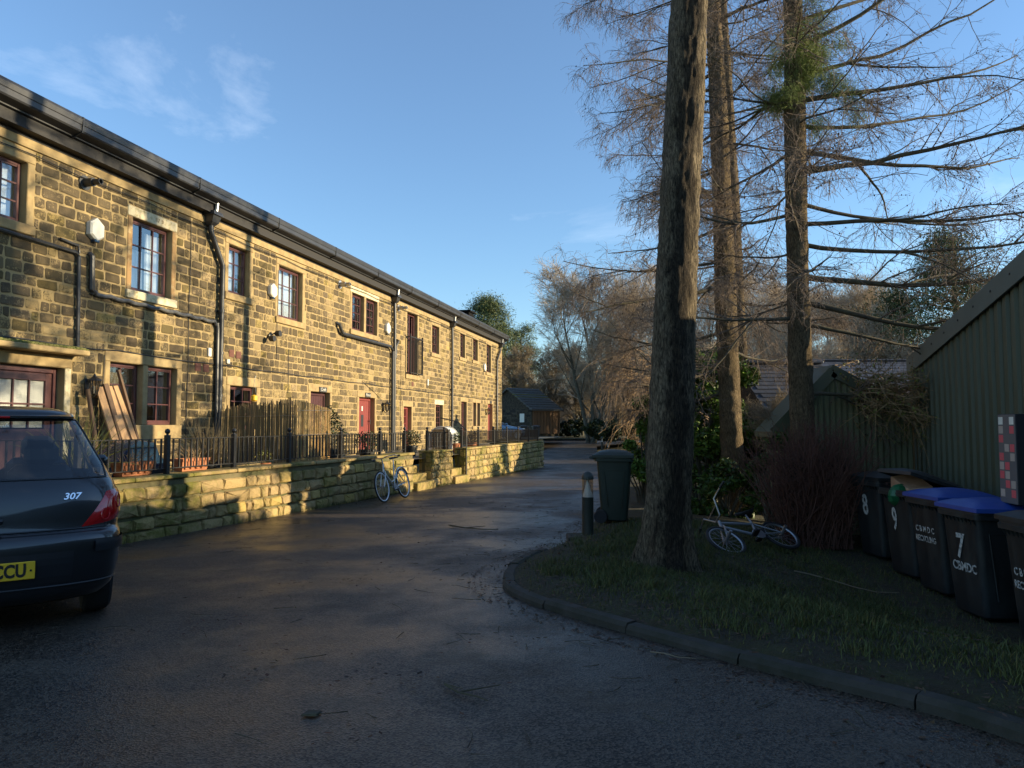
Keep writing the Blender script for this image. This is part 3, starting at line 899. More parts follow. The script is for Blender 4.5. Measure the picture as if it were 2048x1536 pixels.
def course_stones(s_lo, s_hi, z_lo, z_hi, exc, rng, hmin, hmax, wmin, wmax, joint):
    out = []
    z = z_lo
    while z < z_hi - 0.08:
        h = rng.uniform(hmin, hmax)
        if z + h > z_hi: h = z_hi - z
        s = s_lo + rng.uniform(-0.3, 0)
        while s < s_hi:
            w = rng.uniform(wmin, wmax) if rng.random() > .12 else rng.uniform(wmin * .55, wmin)
            a, c, b0, b1 = max(s, s_lo), min(s + w, s_hi), z, z + h
            s += w
            rects = [(a, c, b0, b1)]
            for (e0, e1, e2, e3) in exc:
                nr = []
                for (a_, c_, b_, d_) in rects:
                    if e0 >= c_ or e1 <= a_ or e2 >= d_ or e3 <= b_:
                        nr.append((a_, c_, b_, d_)); continue
                    if e0 > a_: nr.append((a_, e0, b_, d_))
                    if e1 < c_: nr.append((e1, c_, b_, d_))
                    m0, m1 = max(a_, e0), min(c_, e1)
                    if e2 > b_: nr.append((m0, m1, b_, e2))
                    if e3 < d_: nr.append((m0, m1, e3, d_))
                rects = nr
            for (a_, c_, b_, d_) in rects:
                if c_ - a_ > 0.09 and d_ - b_ > 0.075:
                    out.append((a_ + joint / 2, c_ - joint / 2, b_ + joint / 2, d_ - joint / 2))
        z += h
    return out

def stone_tone(rng, s=None):
    r_ = rng.random()
    base = rng.uniform(0.72, 1.2)
    soot = rng.uniform(-0.10, 0.10)
    if r_ < 0.26: soot += 0.16
    elif r_ < 0.5: soot -= 0.14
    blue = base * rng.uniform(0.92, 1.10)
    if rng.random() < 0.07: base *= 1.10; blue *= 0.82
    return (base, soot, blue)

sts = course_stones(S0, S1, YARD, 5.60, EXC, rnd, 0.150, 0.205, 0.20, 0.45, 0.028)
# the 300 that show largest: inside the frame and nearest
vis = [q for q in sts if q[0] > 10.4]
vis.sort(key=lambda q: -((q[1] - q[0]) * (q[3] - q[2]) / (q[0] ** 2.4)))
single = set(vis[:300])
field = MB()
for q in sts:
    soot_side = 0.0
    t = list(stone_tone(rnd))
    t[1] += float(np.interp(q[0], [12, 20, 24, 40], [0.07, 0.06, -0.03, -0.05])) + .10 * math.sin(q[0] * .9 + 1.3 * math.sin(q[2] * 1.1)) * math.sin(q[2] * 1.4 + q[0] * .35)
    t = tuple(t)
    if q in single:
        mb1 = MB(); w2, h2 = (q[1] - q[0]) / 2, (q[3] - q[2]) / 2
        stone_block(mb1, -w2, w2, -h2, h2, 0.011, rnd, 0.01, t, rough=0.003)
        mb1.build('stone', 'stone', terrace, loc=((q[0] + q[1]) / 2, 0, (q[2] + q[3]) / 2), recalc=False)
    else:
        stone_block(field, q[0], q[1], q[2], q[3], 0.011, rnd, 0.01, t, rough=0.003)
o = field.build('stonework', 'stone', terrace, recalc=False)
o['kind'] = 'stuff'
# gable end quoins at the far corner, seen at the angle
q = MB(); z = YARD; i = 0
while z < 5.5:
    q.bbox(S1 + .001, S1 + 0.018, 0.0, 0.4 if i % 2 else 0.7, z + .01, z + .22, .006); z += .235; i += 1
q.build('quoin', 'ashlar', terrace)

def window(k, cols, rows, lint='ashlar', sill='ashlar', jamb='ashlar', mull=None, glass='glass', curtain=None, single_pane=False, opener=True):
    s0, s1, z0, z1 = WIN[k]
    y0 = 0.115
    fw = 0.055
    lights = [(s0, s1)] if not mull else [(s0, (s0 + s1) / 2 - mull / 2), ((s0 + s1) / 2 + mull / 2, s1)]
    root = None
    fr = MB()
    for (a, c) in lights:
        a_, c_ = a + .004, c - .004
        fr.bbox(a_, a_ + fw, y0, y0 + .07, z0 + .002, z1 - .002, .006).bbox(c_ - fw, c_, y0, y0 + .07, z0 + .002, z1 - .002, .006)
        fr.bbox(a_ + fw, c_ - fw, y0, y0 + .07, z1 - fw - .002, z1 - .002, .006).bbox(a_ + fw, c_ - fw, y0 - .012, y0 + .07, z0 + .002, z0 + fw + .01, .006)
    root = fr.build('window', 'frame', terrace)
    bars = MB()
    for (a, c) in lights:
        ia, ic, iz0, iz1 = a + fw, c - fw, z0 + fw + .01, z1 - fw
        if opener:   # casement inner frame
            g = 0.022
            bars.box(ia, ic, y0 + .012, y0 + .03, iz1 - g, iz1 + .003).box(ia, ic, y0 + .012, y0 + .03, iz0 - .003, iz0 + g)
        for i in range(1, cols):
            x = ia + (ic - ia) * i / cols
            bars.box(x - .011, x + .011, y0 + .010, y0 + .036, iz0, iz1)
        for j in range(1, rows):
            z = iz0 + (iz1 - iz0) * j / rows
            bars.box(ia, ic, y0 + .014, y0 + .032, z - .011, z + .011)
        if single_pane:
            MB().box(ia - .004, ic + .004, y0 + .034, y0 + .04, iz0 - .004, iz1 + .004).build('pane', glass, root)
        else:
            for i in range(cols):
                for j in range(rows):
                    xa, xb = ia + (ic - ia) * i / cols, ia + (ic - ia) * (i + 1) / cols
                    za, zb = iz0 + (iz1 - iz0) * j / rows, iz0 + (iz1 - iz0) * (j + 1) / rows
                    tl = rnd.uniform(-.0015, .0015)
                    MB().add([(xa, y0 + .034 + tl, za), (xb, y0 + .034 - tl, za), (xb, y0 + .035 - tl, zb), (xa, y0 + .035 + tl, zb),
                              (xa, y0 + .040 + tl, za), (xb, y0 + .040 - tl, za), (xb, y0 + .041 - tl, zb), (xa, y0 + .041 + tl, zb)],
                             [(0, 1, 2, 3), (7, 6, 5, 4), (0, 4, 5, 1), (1, 5, 6, 2), (2, 6, 7, 3), (3, 7, 4, 0)]).build('pane', glass, root)
    if bars.v:
        bars.build('glazing_bar', 'frame', root)
    if lint:
        MB().bbox(s0 - .13, s1 + .13, -.018, .11, z1 + .003, z1 + .19, .01).build('lintel', lint, root)
    if sill:
        MB().bbox(s0 - .14, s1 + .14, -.055, .11, z0 - .155, z0 - .003, .012).build('sill', sill, root)
    if jamb:
        for (a, c) in ((s0 - .12, s0 - .001), (s1 + .001, s1 + .12)):
            MB().bbox(a, c, -.014, .109, z0 - .001, z1 + .001, .01).build('jamb', jamb, root)
    if mull:
        mc = (s0 + s1) / 2
        MB().bbox(mc - mull / 2, mc + mull / 2, -.012, .2, z0, z1, .012).build('mullion', jamb or 'ashlar', root)
    if curtain:
        for (a, c) in lights:
            for (ca, cb, cz0, cz1, ph) in curtain:
                xa, xb = a + (c - a) * ca, a + (c - a) * cb
                za, zb = z0 + (z1 - z0) * cz0, z0 + (z1 - z0) * cz1
                m_ = MB(); n = 18
                for i in range(n + 1):
                    x = xa + (xb - xa) * i / n
                    yy = y0 + .16 + .02 * math.sin(i * 1.7 + ph)
                    m_.v += [(x + .03 * math.sin(ph), yy, za), (x, yy, zb)]
                    if i: m_.f.append((2 * i - 2, 2 * i, 2 * i + 1, 2 * i - 1))
                m_.build('curtain', 'curtain', root, smooth=True, recalc=False)
    return root

window('U1', 4, 3, curtain=[(0, 1, 0, .95, .3)])
wU2 = window('U2', 3, 3, lint='limewash', sill='limewash', jamb='brownstone', curtain=[(0.0, .55, 0, .62, 1.0), (.62, 1.0, 0, .9, 2.0)])
window('U3', 2, 3, lint='ashlar', sill='ashlar', curtain=[(0, .8, 0, .55, 0), (.0, 1, .5, 1, .5)])
window('U4', 3, 3, curtain=[(0, 1, 0, 1, 0.4)])
window('U5', 3, 4, mull=.14, lint='limewash', curtain=[(0, .3, 0, 1, 0)])
window('U7', 3, 3, single_pane=True)
window('U8', 2, 4, single_pane=True)
window('U9', 2, 4, single_pane=True)
window('U10', 2, 5, single_pane=True)
wG1 = window('G1', 2, 3, mull=.13, sill=None)
MB().bbox(12.72, 14.72, -.03, .108, 1.10, 1.397, .012).build('sill', 'ashlar', wG1)
MB().bbox(13.0, 13.58, .34, .36, 1.75, 2.35, .005).build('blind', 'blind', wG1)
window('G2', 3, 3)
window('G6', 3, 4, single_pane=True, lint='limewash')
window('G8', 2, 4, mull=.16, single_pane=True)
# carved date on the lintel of the second upper window
tm = link('carved_date', text_mesh('17  0', 0.10, 0.004, 'brownstone'), wU2, (13.96, -0.0185, 5.265)); tm.rotation_euler = (math.pi / 2, 0, 0)

def door(k, paint, kind='plank', lint='ashlar', glazed=None):
    s0, s1, z0, z1 = WIN[k]
    y0 = .15
    fr = MB().bbox(s0 + .004, s0 + .074, y0 - .01, y0 + .08, z0, z1 - .004, .006).bbox(s1 - .074, s1 - .004, y0 - .01, y0 + .08, z0, z1 - .004, .006)
    fr.bbox(s0 + .074, s1 - .074, y0 - .01, y0 + .08, z1 - .09, z1 - .004, .006)
    root = fr.build('door', paint, terrace)
    a, c, t = s0 + .08, s1 - .08, z1 - .096
    if kind == 'plank':
        n = 7
        for i in range(n):
            xa, xb = a + (c - a) * i / n, a + (c - a) * (i + 1) / n
            MB().bbox(xa + .003, xb - .003, y0 + .02, y0 + .06, z0 + .02, t, .005).build('plank', paint, root)
        MB().box(a, c, y0 + .03, y0 + .058, z0 + .02, t).build('backing', paint, root)
        if glazed:
            mc = (a + c) / 2
            MB().bbox(mc - .13, mc + .13, y0 + .008, y0 + .025, z1 - .95, z1 - .50, .005).build('light_frame', paint, root)
            MB().box(mc - .09, mc + .09, y0 + .002, y0 + .007, z1 - .91, z1 - .54).build('pane', 'box_black', root)
            MB().bbox(mc - .05, mc + .03, y0 + .002, y0 + .02, z1 - .42, z1 - .27, .004).build('number_plaque', 'white_plastic', root)
            MB().tube([(c - .05, y0 - .06, z0 + .95), (c - .05, y0 - .06, z0 + .8)], .012, 6).bar((c - .05, y0 + .03, z0 + .9), (c - .05, y0 - .06, z0 + .9), .02).build('handle', 'black_metal', root)
    elif kind == 'half':           # glazed upper half, panes 3 x 2
        MB().bbox(a, c, y0 + .02, y0 + .06, z0 + .02, z0 + .72, .005).build('panel', paint, root)
        MB().bbox(a, a + .11, y0 + .015, y0 + .065, z0 + .72, t, .004).bbox(c - .11, c, y0 + .015, y0 + .065, z0 + .72, t, .004).bbox(a + .11, c - .11, y0 + .015, y0 + .065, t - .12, t, .004).build('stile', paint, root)
        xa, xb, za, zb = a + .11, c - .11, z0 + .74, t - .12
        br = MB()
        for i in (1, 2): x = xa + (xb - xa) * i / 3; br.box(x - .012, x + .012, y0 + .022, y0 + .05, za, zb)
        for j in (1,): z = za + (zb - za) * j / 2; br.box(xa, xb, y0 + .024, y0 + .048, z - .012, z + .012)
        br.build('glazing_bar', paint, root)
        for i in range(3):
            for j in range(2):
                MB().box(xa + (xb - xa) * i / 3, xa + (xb - xa) * (i + 1) / 3, y0 + .052, y0 + .058, za + (zb - za) * j / 2, za + (zb - za) * (j + 1) / 2).build('pane', 'glass_frosted', root)
    elif kind == 'glazed':
        xa, xb, za, zb = a, c, z0 + .05, t
        MB().box(a - .002, c + .002, y0 + .05, y0 + .056, za, zb).build('pane', 'glass', root)
        br = MB().box(a, a + .07, y0 + .01, y0 + .048, za, zb).box(c - .07, c, y0 + .01, y0 + .048, za, zb)
        for i in range(1, 4): x = xa + (xb - xa) * i / 4; br.box(x - .011, x + .011, y0 + .02, y0 + .048, za, zb)
        for j in range(1, 5): z = za + (zb - za) * j / 5; br.box(xa, xb, y0 + .022, y0 + .046, z - .011, z + .011)
        br.build('glazing_bar', paint, root)
    MB().bbox(s0 - .13, s1 + .13, -.018, .13, z1 + .003, z1 + .19, .01).build('lintel', lint, root)
    for (xa, xb) in ((s0 - .12, s0 - .001), (s1 + .001, s1 + .12)):
        MB().bbox(xa, xb, -.014, .13, YARD - .02, z1 + .001, .01).build('jamb', 'limewash' if k == 'G0' else 'ashlar', root)
    MB().bbox(s0 - .1, s1 + .1, -.34, .14, YARD - .05, z0 - .003, .015).build('doorstep', 'ashlar', root)
    return root

dG0 = door('G0', 'frame', 'half')
hood = MB().bbox(9.9, 12.12, -.30, .1, 2.515, 2.60, .015).build('door_hood', 'ashlar', dG0)
mm = MB()
for i in range(34):
    for j in range(6):
        x0_, yy_ = 9.92 + 2.18 * i / 34, -.29 + .3 * j / 6
        h = .02 + .05 * j / 6 + rnd.uniform(0, .02)
        mm.bbox(x0_, x0_ + .066, yy_, yy_ + .052, 2.598, 2.60 + h, .008)
mm.build('moss_cushion', 'moss', dG0)
door('G3', 'door_dark', 'plank')
door('G4', 'door_red', 'plank', glazed=True)
dG5 = door('G5', 'door_red', 'glazed')
MB().box(26.70, 26.98, .188, .192, 1.15, 1.45).build('notice', 'white_plastic', dG5)
door('G7', 'frame', 'glazed')
door('G9', 'door_red', 'plank')
# upper French door standing open behind a Juliet rail
s0, s1, z0, z1 = WIN['U6']
fd = MB().bbox(s0 + .004, s0 + .07, .12, .19, z0, z1 - .004, .006).bbox(s1 - .07, s1 - .004, .12, .19, z0, z1 - .004, .006).bbox(s0 + .07, s1 - .07, .12, .19, z1 - .08, z1 - .004, .006).build('french_door', 'frame', terrace)
MB().bbox(s1 - .13, s1 - .075, .18, .85, z0 + .05, z1 - .1, .006).build('open_leaf', 'frame', fd)
MB().bbox(s0 + .5, s0 + .57, .12, .17, z0 + .05, z1 - .09, .005).bbox(s0 + .075, s0 + .5, .12, .17, z0 + .05, z0 + .12, .005).build('closed_leaf', 'frame', fd)
MB().box(s0 + .075, s0 + .5, .14, .146, z0 + .12, z1 - .09).build('pane', 'glass', fd)
MB().bbox(s0 - .13, s1 + .13, -.018, .11, z1 + .003, z1 + .19, .01).build('lintel', 'ashlar', fd)
MB().bbox(s0 - .14, s1 + .14, -.05, .11, z0 - .17, z0 - .003, .012).build('sill', 'ashlar', fd)
for (a, c) in ((s0 - .12, s0 - .001), (s1 + .001, s1 + .12)): MB().bbox(a, c, -.014, .109, z0, z1 + .001, .01).build('jamb', 'ashlar', fd)
jb = MB()
zt, zb_ = 4.58, 3.28
jb.bar((s0 - .08, -.17, zt), (s1 + .1, -.17, zt), .04).bar((s0 - .08, -.17, zb_), (s1 + .1, -.17, zb_), .03)
for x in (s0 - .08, s1 + .1):
    jb.bar((x, -.17, zb_ - .03), (x, -.17, zt + .1), .045).bar((x, .0, zt), (x, -.17, zt), .03).bar((x, .0, zb_), (x, -.17, zb_), .03)
jr = jb.build('juliet_rail', 'black_metal', fd)
for i in range(11):
    x = s0 - .08 + (s1 - s0 + .18) * (i + 1) / 12
    MB().bar((x, -.17, zb_), (x, -.17, zt), .016).build('bar', 'black_metal', jr)

# eaves: board, fascia, box gutter, roof
MB().bbox(S0, S1, -.035, .02, 5.60, 5.74, .006).build('eaves_band', 'ashlar', terrace)
MB().box(S0, S1, -.20, .02, 5.80, 5.83).box(S0, S1, -.03, .02, 5.742, 5.80).box(S0, S1, -.17, -.15, 5.831, 5.988).build('soffit', 'soffit', terrace)
gut = MB()
prof = [(-.16, 5.99), (-.225, 6.0), (-.225, 6.02), (-.37, 6.06), (-.385, 6.085), (-.385, 6.17), (-.395, 6.18), (-.405, 6.26), (-.39, 6.305), (-.36, 6.31), (-.36, 6.18), (-.2, 6.12), (-.02, 6.10), (-.02, 5.99)]
gut.prism([(p[0], p[1]) for p in prof], S0, S1 + .12, axis='x')
gut.build('gutter', 'gutter', terrace)
for x in np.arange(S0 + 1.6, S1, 2.9):
    MB().prism([(-.205, 5.985), (-.39, 6.05), (-.40, 6.10), (-.409, 6.19), (-.409, 6.30), (-.37, 6.316), (-.37, 6.31), (-.2, 6.02)], x, x + .025, axis='x').build('gutter_joint', 'gutter', terrace)
rf = MB().prism([(-.34, 6.20), (3.5, 7.55), (7.6, 6.1), (7.5, 5.98), (3.5, 7.40), (-.25, 6.08)], S0 - .1, S1 + .15, axis='x').build('roof', 'roofslate', terrace)
MB().prism([(.02, Z1), (7.25, Z1), (3.5, 7.38)], S1 - .34, S1, axis='x').build('gable', 'mortar', terrace)
MB().bbox(38.6, 39.5, 1.2, 1.9, 6.3, 7.35, .02).bbox(38.5, 39.6, 1.1, 2.0, 7.35, 7.45, .02).build('chimney', 'darkstone', rf)

def downpipe(sh, sp, zh, zbot, y=-.10, r=.055):
    h = MB()
    for (z, w, d) in ((zh + .14, .15, .13), (zh + .06, .16, .14), (zh + .055, .13, .12), (zh - .08, .11, .10), (zh - .14, .07, .07)):
        h.v += [(sh - w, -.012 - 0, z), (sh + w, -.012, z), (sh + w, -.012 - 2 * d, z), (sh - w, -.012 - 2 * d, z)]
    for i in range(4):
        for j in range(4):
            h.f.append((i * 4 + j, i * 4 + (j + 1) % 4, i * 4 + 4 + (j + 1) % 4, i * 4 + 4 + j))
    h.f.append((0, 1, 2, 3)); h.f.append((16, 17, 18, 19))
    p = MB()
    p.tube([(sh, y, zh - .12), (sh, y, zh - .25), (sh + (sp - sh) * .1, y, zh - .32), (sh + (sp - sh) * .9, y, zh - .82), (sp, y, zh - .90), (sp, y, zbot)], r, 10)
    for z in np.arange(zbot + .6, zh - 1.0, .9):
        p.lathe([(r, z), (r + .014, z), (r + .014, z + .05), (r, z + .05)], 10, (sp, y, 0))
        p.box(sp - .10, sp + .10, -.03, 0, z + .005, z + .045)
    root = p.build('downpipe', 'pipe', terrace, smooth=True)
    h.build('hopper', 'pipe', root)
    MB().tube([(sh + .02, -.2, zh + .1), (sh + .02, -.24, zh + .42)], .04, 8).build('outlet', 'steel', root, smooth=True)
downpipe(15.37, 15.79, 5.70, YARD)
downpipe(25.33, 25.36, 5.70, YARD)
downpipe(31.72, 31.75, 5.70, YARD)
downpipe(40.15, 39.45, 5.70, YARD)

def wpipe(path, r, m='pipe', name='waste_pipe'):
    return MB().tube(path, r, 8).build(name, m, terrace, smooth=True)
wpipe([(9.5, -.06, 4.25), (12.0, -.06, 4.21), (12.06, -.06, 4.15), (12.10, -.06, 2.53)], .03)
wpipe([(11.7, -.05, 4.36), (12.05, -.05, 4.33), (12.06, -.06, 4.2)], .022)
wpipe([(12.32, -.02, 4.26), (12.32, -.07, 4.22), (12.34, -.07, 3.66), (12.42, -.07, 3.61)], .045)
sg = [(12.36, -.06, 3.62)]
for i in range(1, 25):
    sg.append((12.36 + (15.62 - 12.36) * i / 24, -.06, 3.62 - .03 * i / 24 - .03 * abs(math.sin(i * 1.05))))
wpipe(sg + [(15.70, -.06, 3.50)], .036, 'grey_conduit', 'sagging_conduit')
wpipe([(15.70, -.07, 3.56), (15.72, -.07, 3.4), (15.74, -.07, YARD + .05)], .04)
wpipe([(21.20, -.02, 4.32), (21.25, -.10, 4.28), (21.45, -.10, 4.06), (21.6, -.10, 4.04), (25.05, -.10, 4.04), (25.22, -.10, 3.9), (25.22, -.10, YARD)], .05)
wpipe([(25.75, -.02, 4.35), (25.7, -.10, 4.3), (25.48, -.10, 4.1), (25.47, -.10, 3.7)], .045)
def cabl(path, r=.012):
    return MB().tube(path, r, 5).build('cable', 'cable', terrace, smooth=True)
pc = [(8.0 + i * .5, -.02, 2.68 + .012 * math.sin(i * 1.3) + (.02 if i % 7 == 3 else 0)) for i in range(66)]
cabl(pc)
cabl([(8.0 + i * .8, -.05, 5.50 + .02 * math.sin(i * 2.1)) for i in range(41)], .009)
for (x, za, zb2) in ((14.86, 5.5, .9), (18.12, 5.2, 3.0), (26.15, 4.2, .6), (29.0, 2.7, .6), (35.0, 5.5, 2.7), (12.7, 2.6, 1.9), (18.66, 3.3, 2.2)):
    cabl([(x + .012 * math.sin(z * 3), -.018, z) for z in np.linspace(za, zb2, 12)], .008)
cabl([(23.0, -.02, 2.74), (23.9, -.02, 2.45), (24.45, -.05, 2.2)], .008)
for (x, z) in ((15.18, 2.58), (15.44, 2.58), (16.30, 2.97), (16.56, 2.96), (27.3, 2.9)):
    v_ = MB().bbox(x - .09, x + .09, -.022, .01, z - .08, z + .08, .004)
    for i in range(4): v_.box(x - .07, x + .07, -.028, -.02, z - .055 + i * .032, z - .04 + i * .032)
    v_.build('air_vent', 'vent', terrace)
for (x, z, w, h) in ((15.52, 2.92, .05, .09), (16.16, 2.78, .05, .05), (28.9, 3.05, .05, .12)):
    MB().bbox(x - w, x + w, -.05, -.011, z - h, z + h, .008).build('junction_box', 'white_plastic', terrace)

# fittings fixed to the front
def fplace(o, s, y, z, rx=0):
    p = FO + FD * s + FL * y
    o.location = (p.x, p.y, z); o.rotation_euler = (rx, 0, FRZ)
    return o

for (s, z, sc, lab) in ((12.39, 4.68, 1.0, 'large pale hexagonal alarm box beside the date-stone window'), (17.82, 4.63, .92, 'pale hexagonal alarm box between the two tall upper windows'),
                        (24.84, 4.63, 1.0, 'pale hexagonal alarm box right of the paired upper window'), (37.12, 4.27, 1.0, 'pale alarm box by the far tall upper window')):
    r_ = .185 * sc
    e = empty('alarm_box', label=lab, cat='alarm box', group='alarm boxes on the terrace front')
    fplace(e, s, 0, z)
    hexa = [(r_ * math.sin(R(60 * i + 0)) * .92, r_ * math.cos(R(60 * i + 0)) * 1.1) for i in range(6)]
    m_ = MB()
    m_.v = [(p[0], -.012, p[1]) for p in hexa] + [(p[0], -.09, p[1]) for p in hexa] + [(p[0] * .84, -.115, p[1] * .84) for p in hexa]
    for q0 in (0, 6):
        for i in range(6): m_.f.append((q0 + i, q0 + (i + 1) % 6, q0 + 6 + (i + 1) % 6, q0 + 6 + i))
    m_.f.append(tuple(range(12, 18)))
    m_.build('cover', 'white_plastic', e)
    MB().bbox(-.05 * sc, .05 * sc, -.105, -.012, -r_ * 1.16, -r_ * .86, .01).build('strobe', 'toy_blue', e)

def lantern(s, z, lab):
    e = empty('wall_lantern', label=lab, cat='lantern', group='carriage lanterns by the doors')
    fplace(e, s, 0, z)
    MB().bbox(-.05, .05, -.03, -.011, -.16, .12, .006).tube([(0, -.03, -.1), (0, -.09, -.2), (0, -.16, -.17), (0, -.16, -.13)], .012, 6).build('bracket', 'black_metal', e, smooth=True)
    MB().lathe([(.0, .21), (.015, .19), (.03, .15), (.11, .10), (.115, .085), (.0, .085)], 6, (0, -.16, 0)).build('hood', 'black_metal', e)
    MB().lathe([(.05, -.13), (.088, .084), (.084, .084), (.046, -.13)], 6, (0, -.16, 0)).build('glass', 'lens', e)
    g = MB()
    for i in range(6):
        t = R(60 * i); g.tube([(.05 * math.cos(t), -.16 + .05 * math.sin(t), -.14), (.09 * math.cos(t), -.16 + .09 * math.sin(t), .09)], .008, 4)
    g.lathe([(.0, -.18), (.03, -.16), (.058, -.135), (.0, -.13)], 6, (0, -.16, 0)).build('cage', 'black_metal', e)
    MB().lathe([(.012, -.13), (.016, -.02), (.004, .0)], 6, (0, -.16, 0)).build('candle_tube', 'white_plastic', e)
lantern(12.36, 2.05, 'black lantern beside the mossy door hood behind the planks')
lantern(24.62, 2.01, 'black lantern right of the bright red plank door')
lantern(37.55, 2.10, 'black lantern left of the far red door')
e = empty('security_light', label='black twin security spotlight with sensor high on the wall', cat='light'); fplace(e, 17.75, 0, 3.53)
MB().lathe([(.05, -.012), (.05, -.06), (.02, -.07)], 10, (0, 0, 0), 'y').build('mount', 'black_metal', e)
for (x, z) in ((-.12, -.08), (.13, .07)):
    MB().tube([(0, -.05, 0), (x * .6, -.12, z)], .02, 6).lathe([(.03, -.10), (.07, -.14), (.075, -.25), (.06, -.25)], 10, (x, 0, z), 'y').build('spot_head', 'black_metal', e)
for (s, z, m_, lab) in ((12.17, 5.42, 'pipe', 'black boiler flue pipe under the eaves at left'), (21.42, 5.47, 'steel', 'silver round flue terminal left of the paired upper window'), (25.88, 5.49, 'steel', 'small silver flue terminal by the open upper door')):
    e = empty('flue', label=lab, cat='flue', group='flue terminals under the eaves'); fplace(e, s, 0, z)
    MB().lathe([(.12, -.012), (.12, -.03), (.075, -.032)], 14, (0, 0, 0), 'y').build('collar', m_, e, smooth=True)
    MB().lathe([(.07, -.03), (.07, -.20), (.05, -.20), (.05, -.34), (.04, -.34), (.04, -.2)], 14, (0, 0, 0), 'y').build('tube', m_, e, smooth=True)
for (s, z, w, t, lab) in ((20.47, 2.37, .21, 'Croft', 'dark slate house sign above the dark maroon door'), (23.40, 2.34, .19, 'Moors', 'dark slate house sign above the bright red plank door'), (38.45, 2.57, .17, None, 'tiny dark house sign above the far red door')):
    e = empty('house_sign', label=lab, cat='sign', group='house name signs'); fplace(e, s, -.02, z)
    MB().bbox(-w, w, -.022, 0, -.07, .07, .005).build('slab', 'sign', e)
    if t:
        x = link('lettering', text_mesh(t, .13, .002, 'white_plastic'), e, (0, -.025, 0)); x.rotation_euler = (math.pi / 2, 0, 0)

# ------------------------------------------------------------------ retaining wall, railing, steps
WO = Vector((WL0 + WLS * WALL_Y0, WALL_Y0, 0))
WD = Vector((math.sin(WTH), math.cos(WTH), 0)); WLN = Vector((-math.cos(WTH), math.sin(WTH), 0))
WRZ = math.pi / 2 - WTH
def wy(Y): return (Y - WALL_Y0) / math.cos(WTH)          # world Y on the wall -> distance along it
WALL = empty('retaining_wall', WO, WRZ, 'low mossy retaining wall of rough sandstone blocks along the lane', 'wall')
OP = [(wy(18.55), wy(19.75)), (wy(21.25), wy(22.45))]
WEND = wy(WALL_Y1)
runs = [(0.0, OP[0][0]), (OP[0][1], OP[1][0]), (OP[1][1], WEND)]
def wgz(t): return float(gz(WALL_Y0 + t * math.cos(WTH)))
core = MB()
for (a, c) in runs:
    core.box(a + .02, c - .02, .02, .38, -.9, WTOP - .07)
core.box(0.02, .38, .381, 2.6, -.9, WTOP - .07)
core.box(WEND - .38, WEND - .02, .381, 2.4, -.9, WTOP - .07)
core.build('core', 'wallmortar', WALL)
nst = 0
for ri, (a, c) in enumerate(runs):
    zb0 = wgz(c) - .06
    rr = course_stones(a, c, WTOP - .06 - 8 * .235, WTOP - .06, [], rnd, .17, .27, .24, .60, .022)
    for q in rr:
        if q[3] < wgz((q[0] + q[1]) / 2) + .02: continue
        t = stone_tone(rnd); t = (t[0] * .95, t[1] - .02, t[2])
        mb1 = MB(); w2, h2 = (q[1] - q[0]) / 2, (q[3] - q[2]) / 2
        stone_block(mb1, -w2, w2, -h2, h2, .046, rnd, .03, t, .014, .018)
        mb1.build('stone', 'wallstone', WALL, loc=((q[0] + q[1]) / 2, .022, (q[2] + q[3]) / 2), recalc=False); nst += 1
    # ends of the run, seen in the openings
    for (xe, sg_) in ((a, 1), (c, -1)):
        z = WTOP - .06
        while z > wgz(xe) - .1:
            h = rnd.uniform(.18, .26); z -= h
            for (y0, y1) in ((.03, .03 + rnd.uniform(.12, .24)), (.28, .39)):
                t = stone_tone(rnd)
                m_ = MB().bbox(xe - .001 if sg_ > 0 else xe - .03, xe + .03 if sg_ > 0 else xe + .001, y0 + .01, y1 - .005, z + .008, z + h - .008, .008)
                m_.c = [t] * len(m_.f)
                m_.build('end_stone', 'wallstone', WALL)
    # coping slabs
    x = a
    while x < c - .05:
        w = min(rnd.uniform(.7, 1.15), c - x)
        m_ = MB().bbox(x + .004, x + w - .004, -.035 + rnd.uniform(-.008, .008), .40, WTOP - .058, WTOP + rnd.uniform(-.006, .004), .012)
        t = stone_tone(rnd); m_.c = [(t[0] * .9, t[1] - .05, t[2] * .9)] * len(m_.f)
        m_.build('coping', 'wallstone', WALL); x += w
for (x0, x1) in ((0.0, .40), (WEND - .40, WEND)):
    m_ = MB().bbox(x0 + .004, x1, .404, 2.6, WTOP - .058, WTOP, .012); m_.c = [(.8, 0, .8)] * len(m_.f); m_.build('coping', 'wallstone', WALL)
# stones on the far return face
for z in np.arange(-.9, WTOP - .1, .24):
    y = .0
    while y < 2.3:
        w = rnd.uniform(.3, .6)
        m_ = MB().bbox(WEND - .03, WEND + .02, y + .01, y + w, z, z + .22, .012); m_.c = [stone_tone(rnd)] * len(m_.f)
        m_.build('end_stone', 'wallstone', WALL); y += w
# steps in the two openings
for i, (a, c) in enumerate(OP):
    st = empty('stone_steps', label=('worn stone steps in the wall opening beside the leaning bicycle', 'worn stone steps behind the open iron gate')[i], cat='steps', group='steps up to the yard')
    p = WO + WD * a; st.location = p; st.rotation_euler = (0, 0, WRZ)
    zb0 = wgz((a + c) / 2)
    for k in range(4):
        m_ = MB().bbox(.01, c - a - .01, -.12 + k * .26, .9, zb0 - .1 + k * .0, zb0 + (YARD - zb0) * (k + 1) / 4 - .004 * (k == 3), .015)
        m_.c = [(.9, 0, .85)] * len(m_.f)
        m_.build('step', 'wallstone', st)

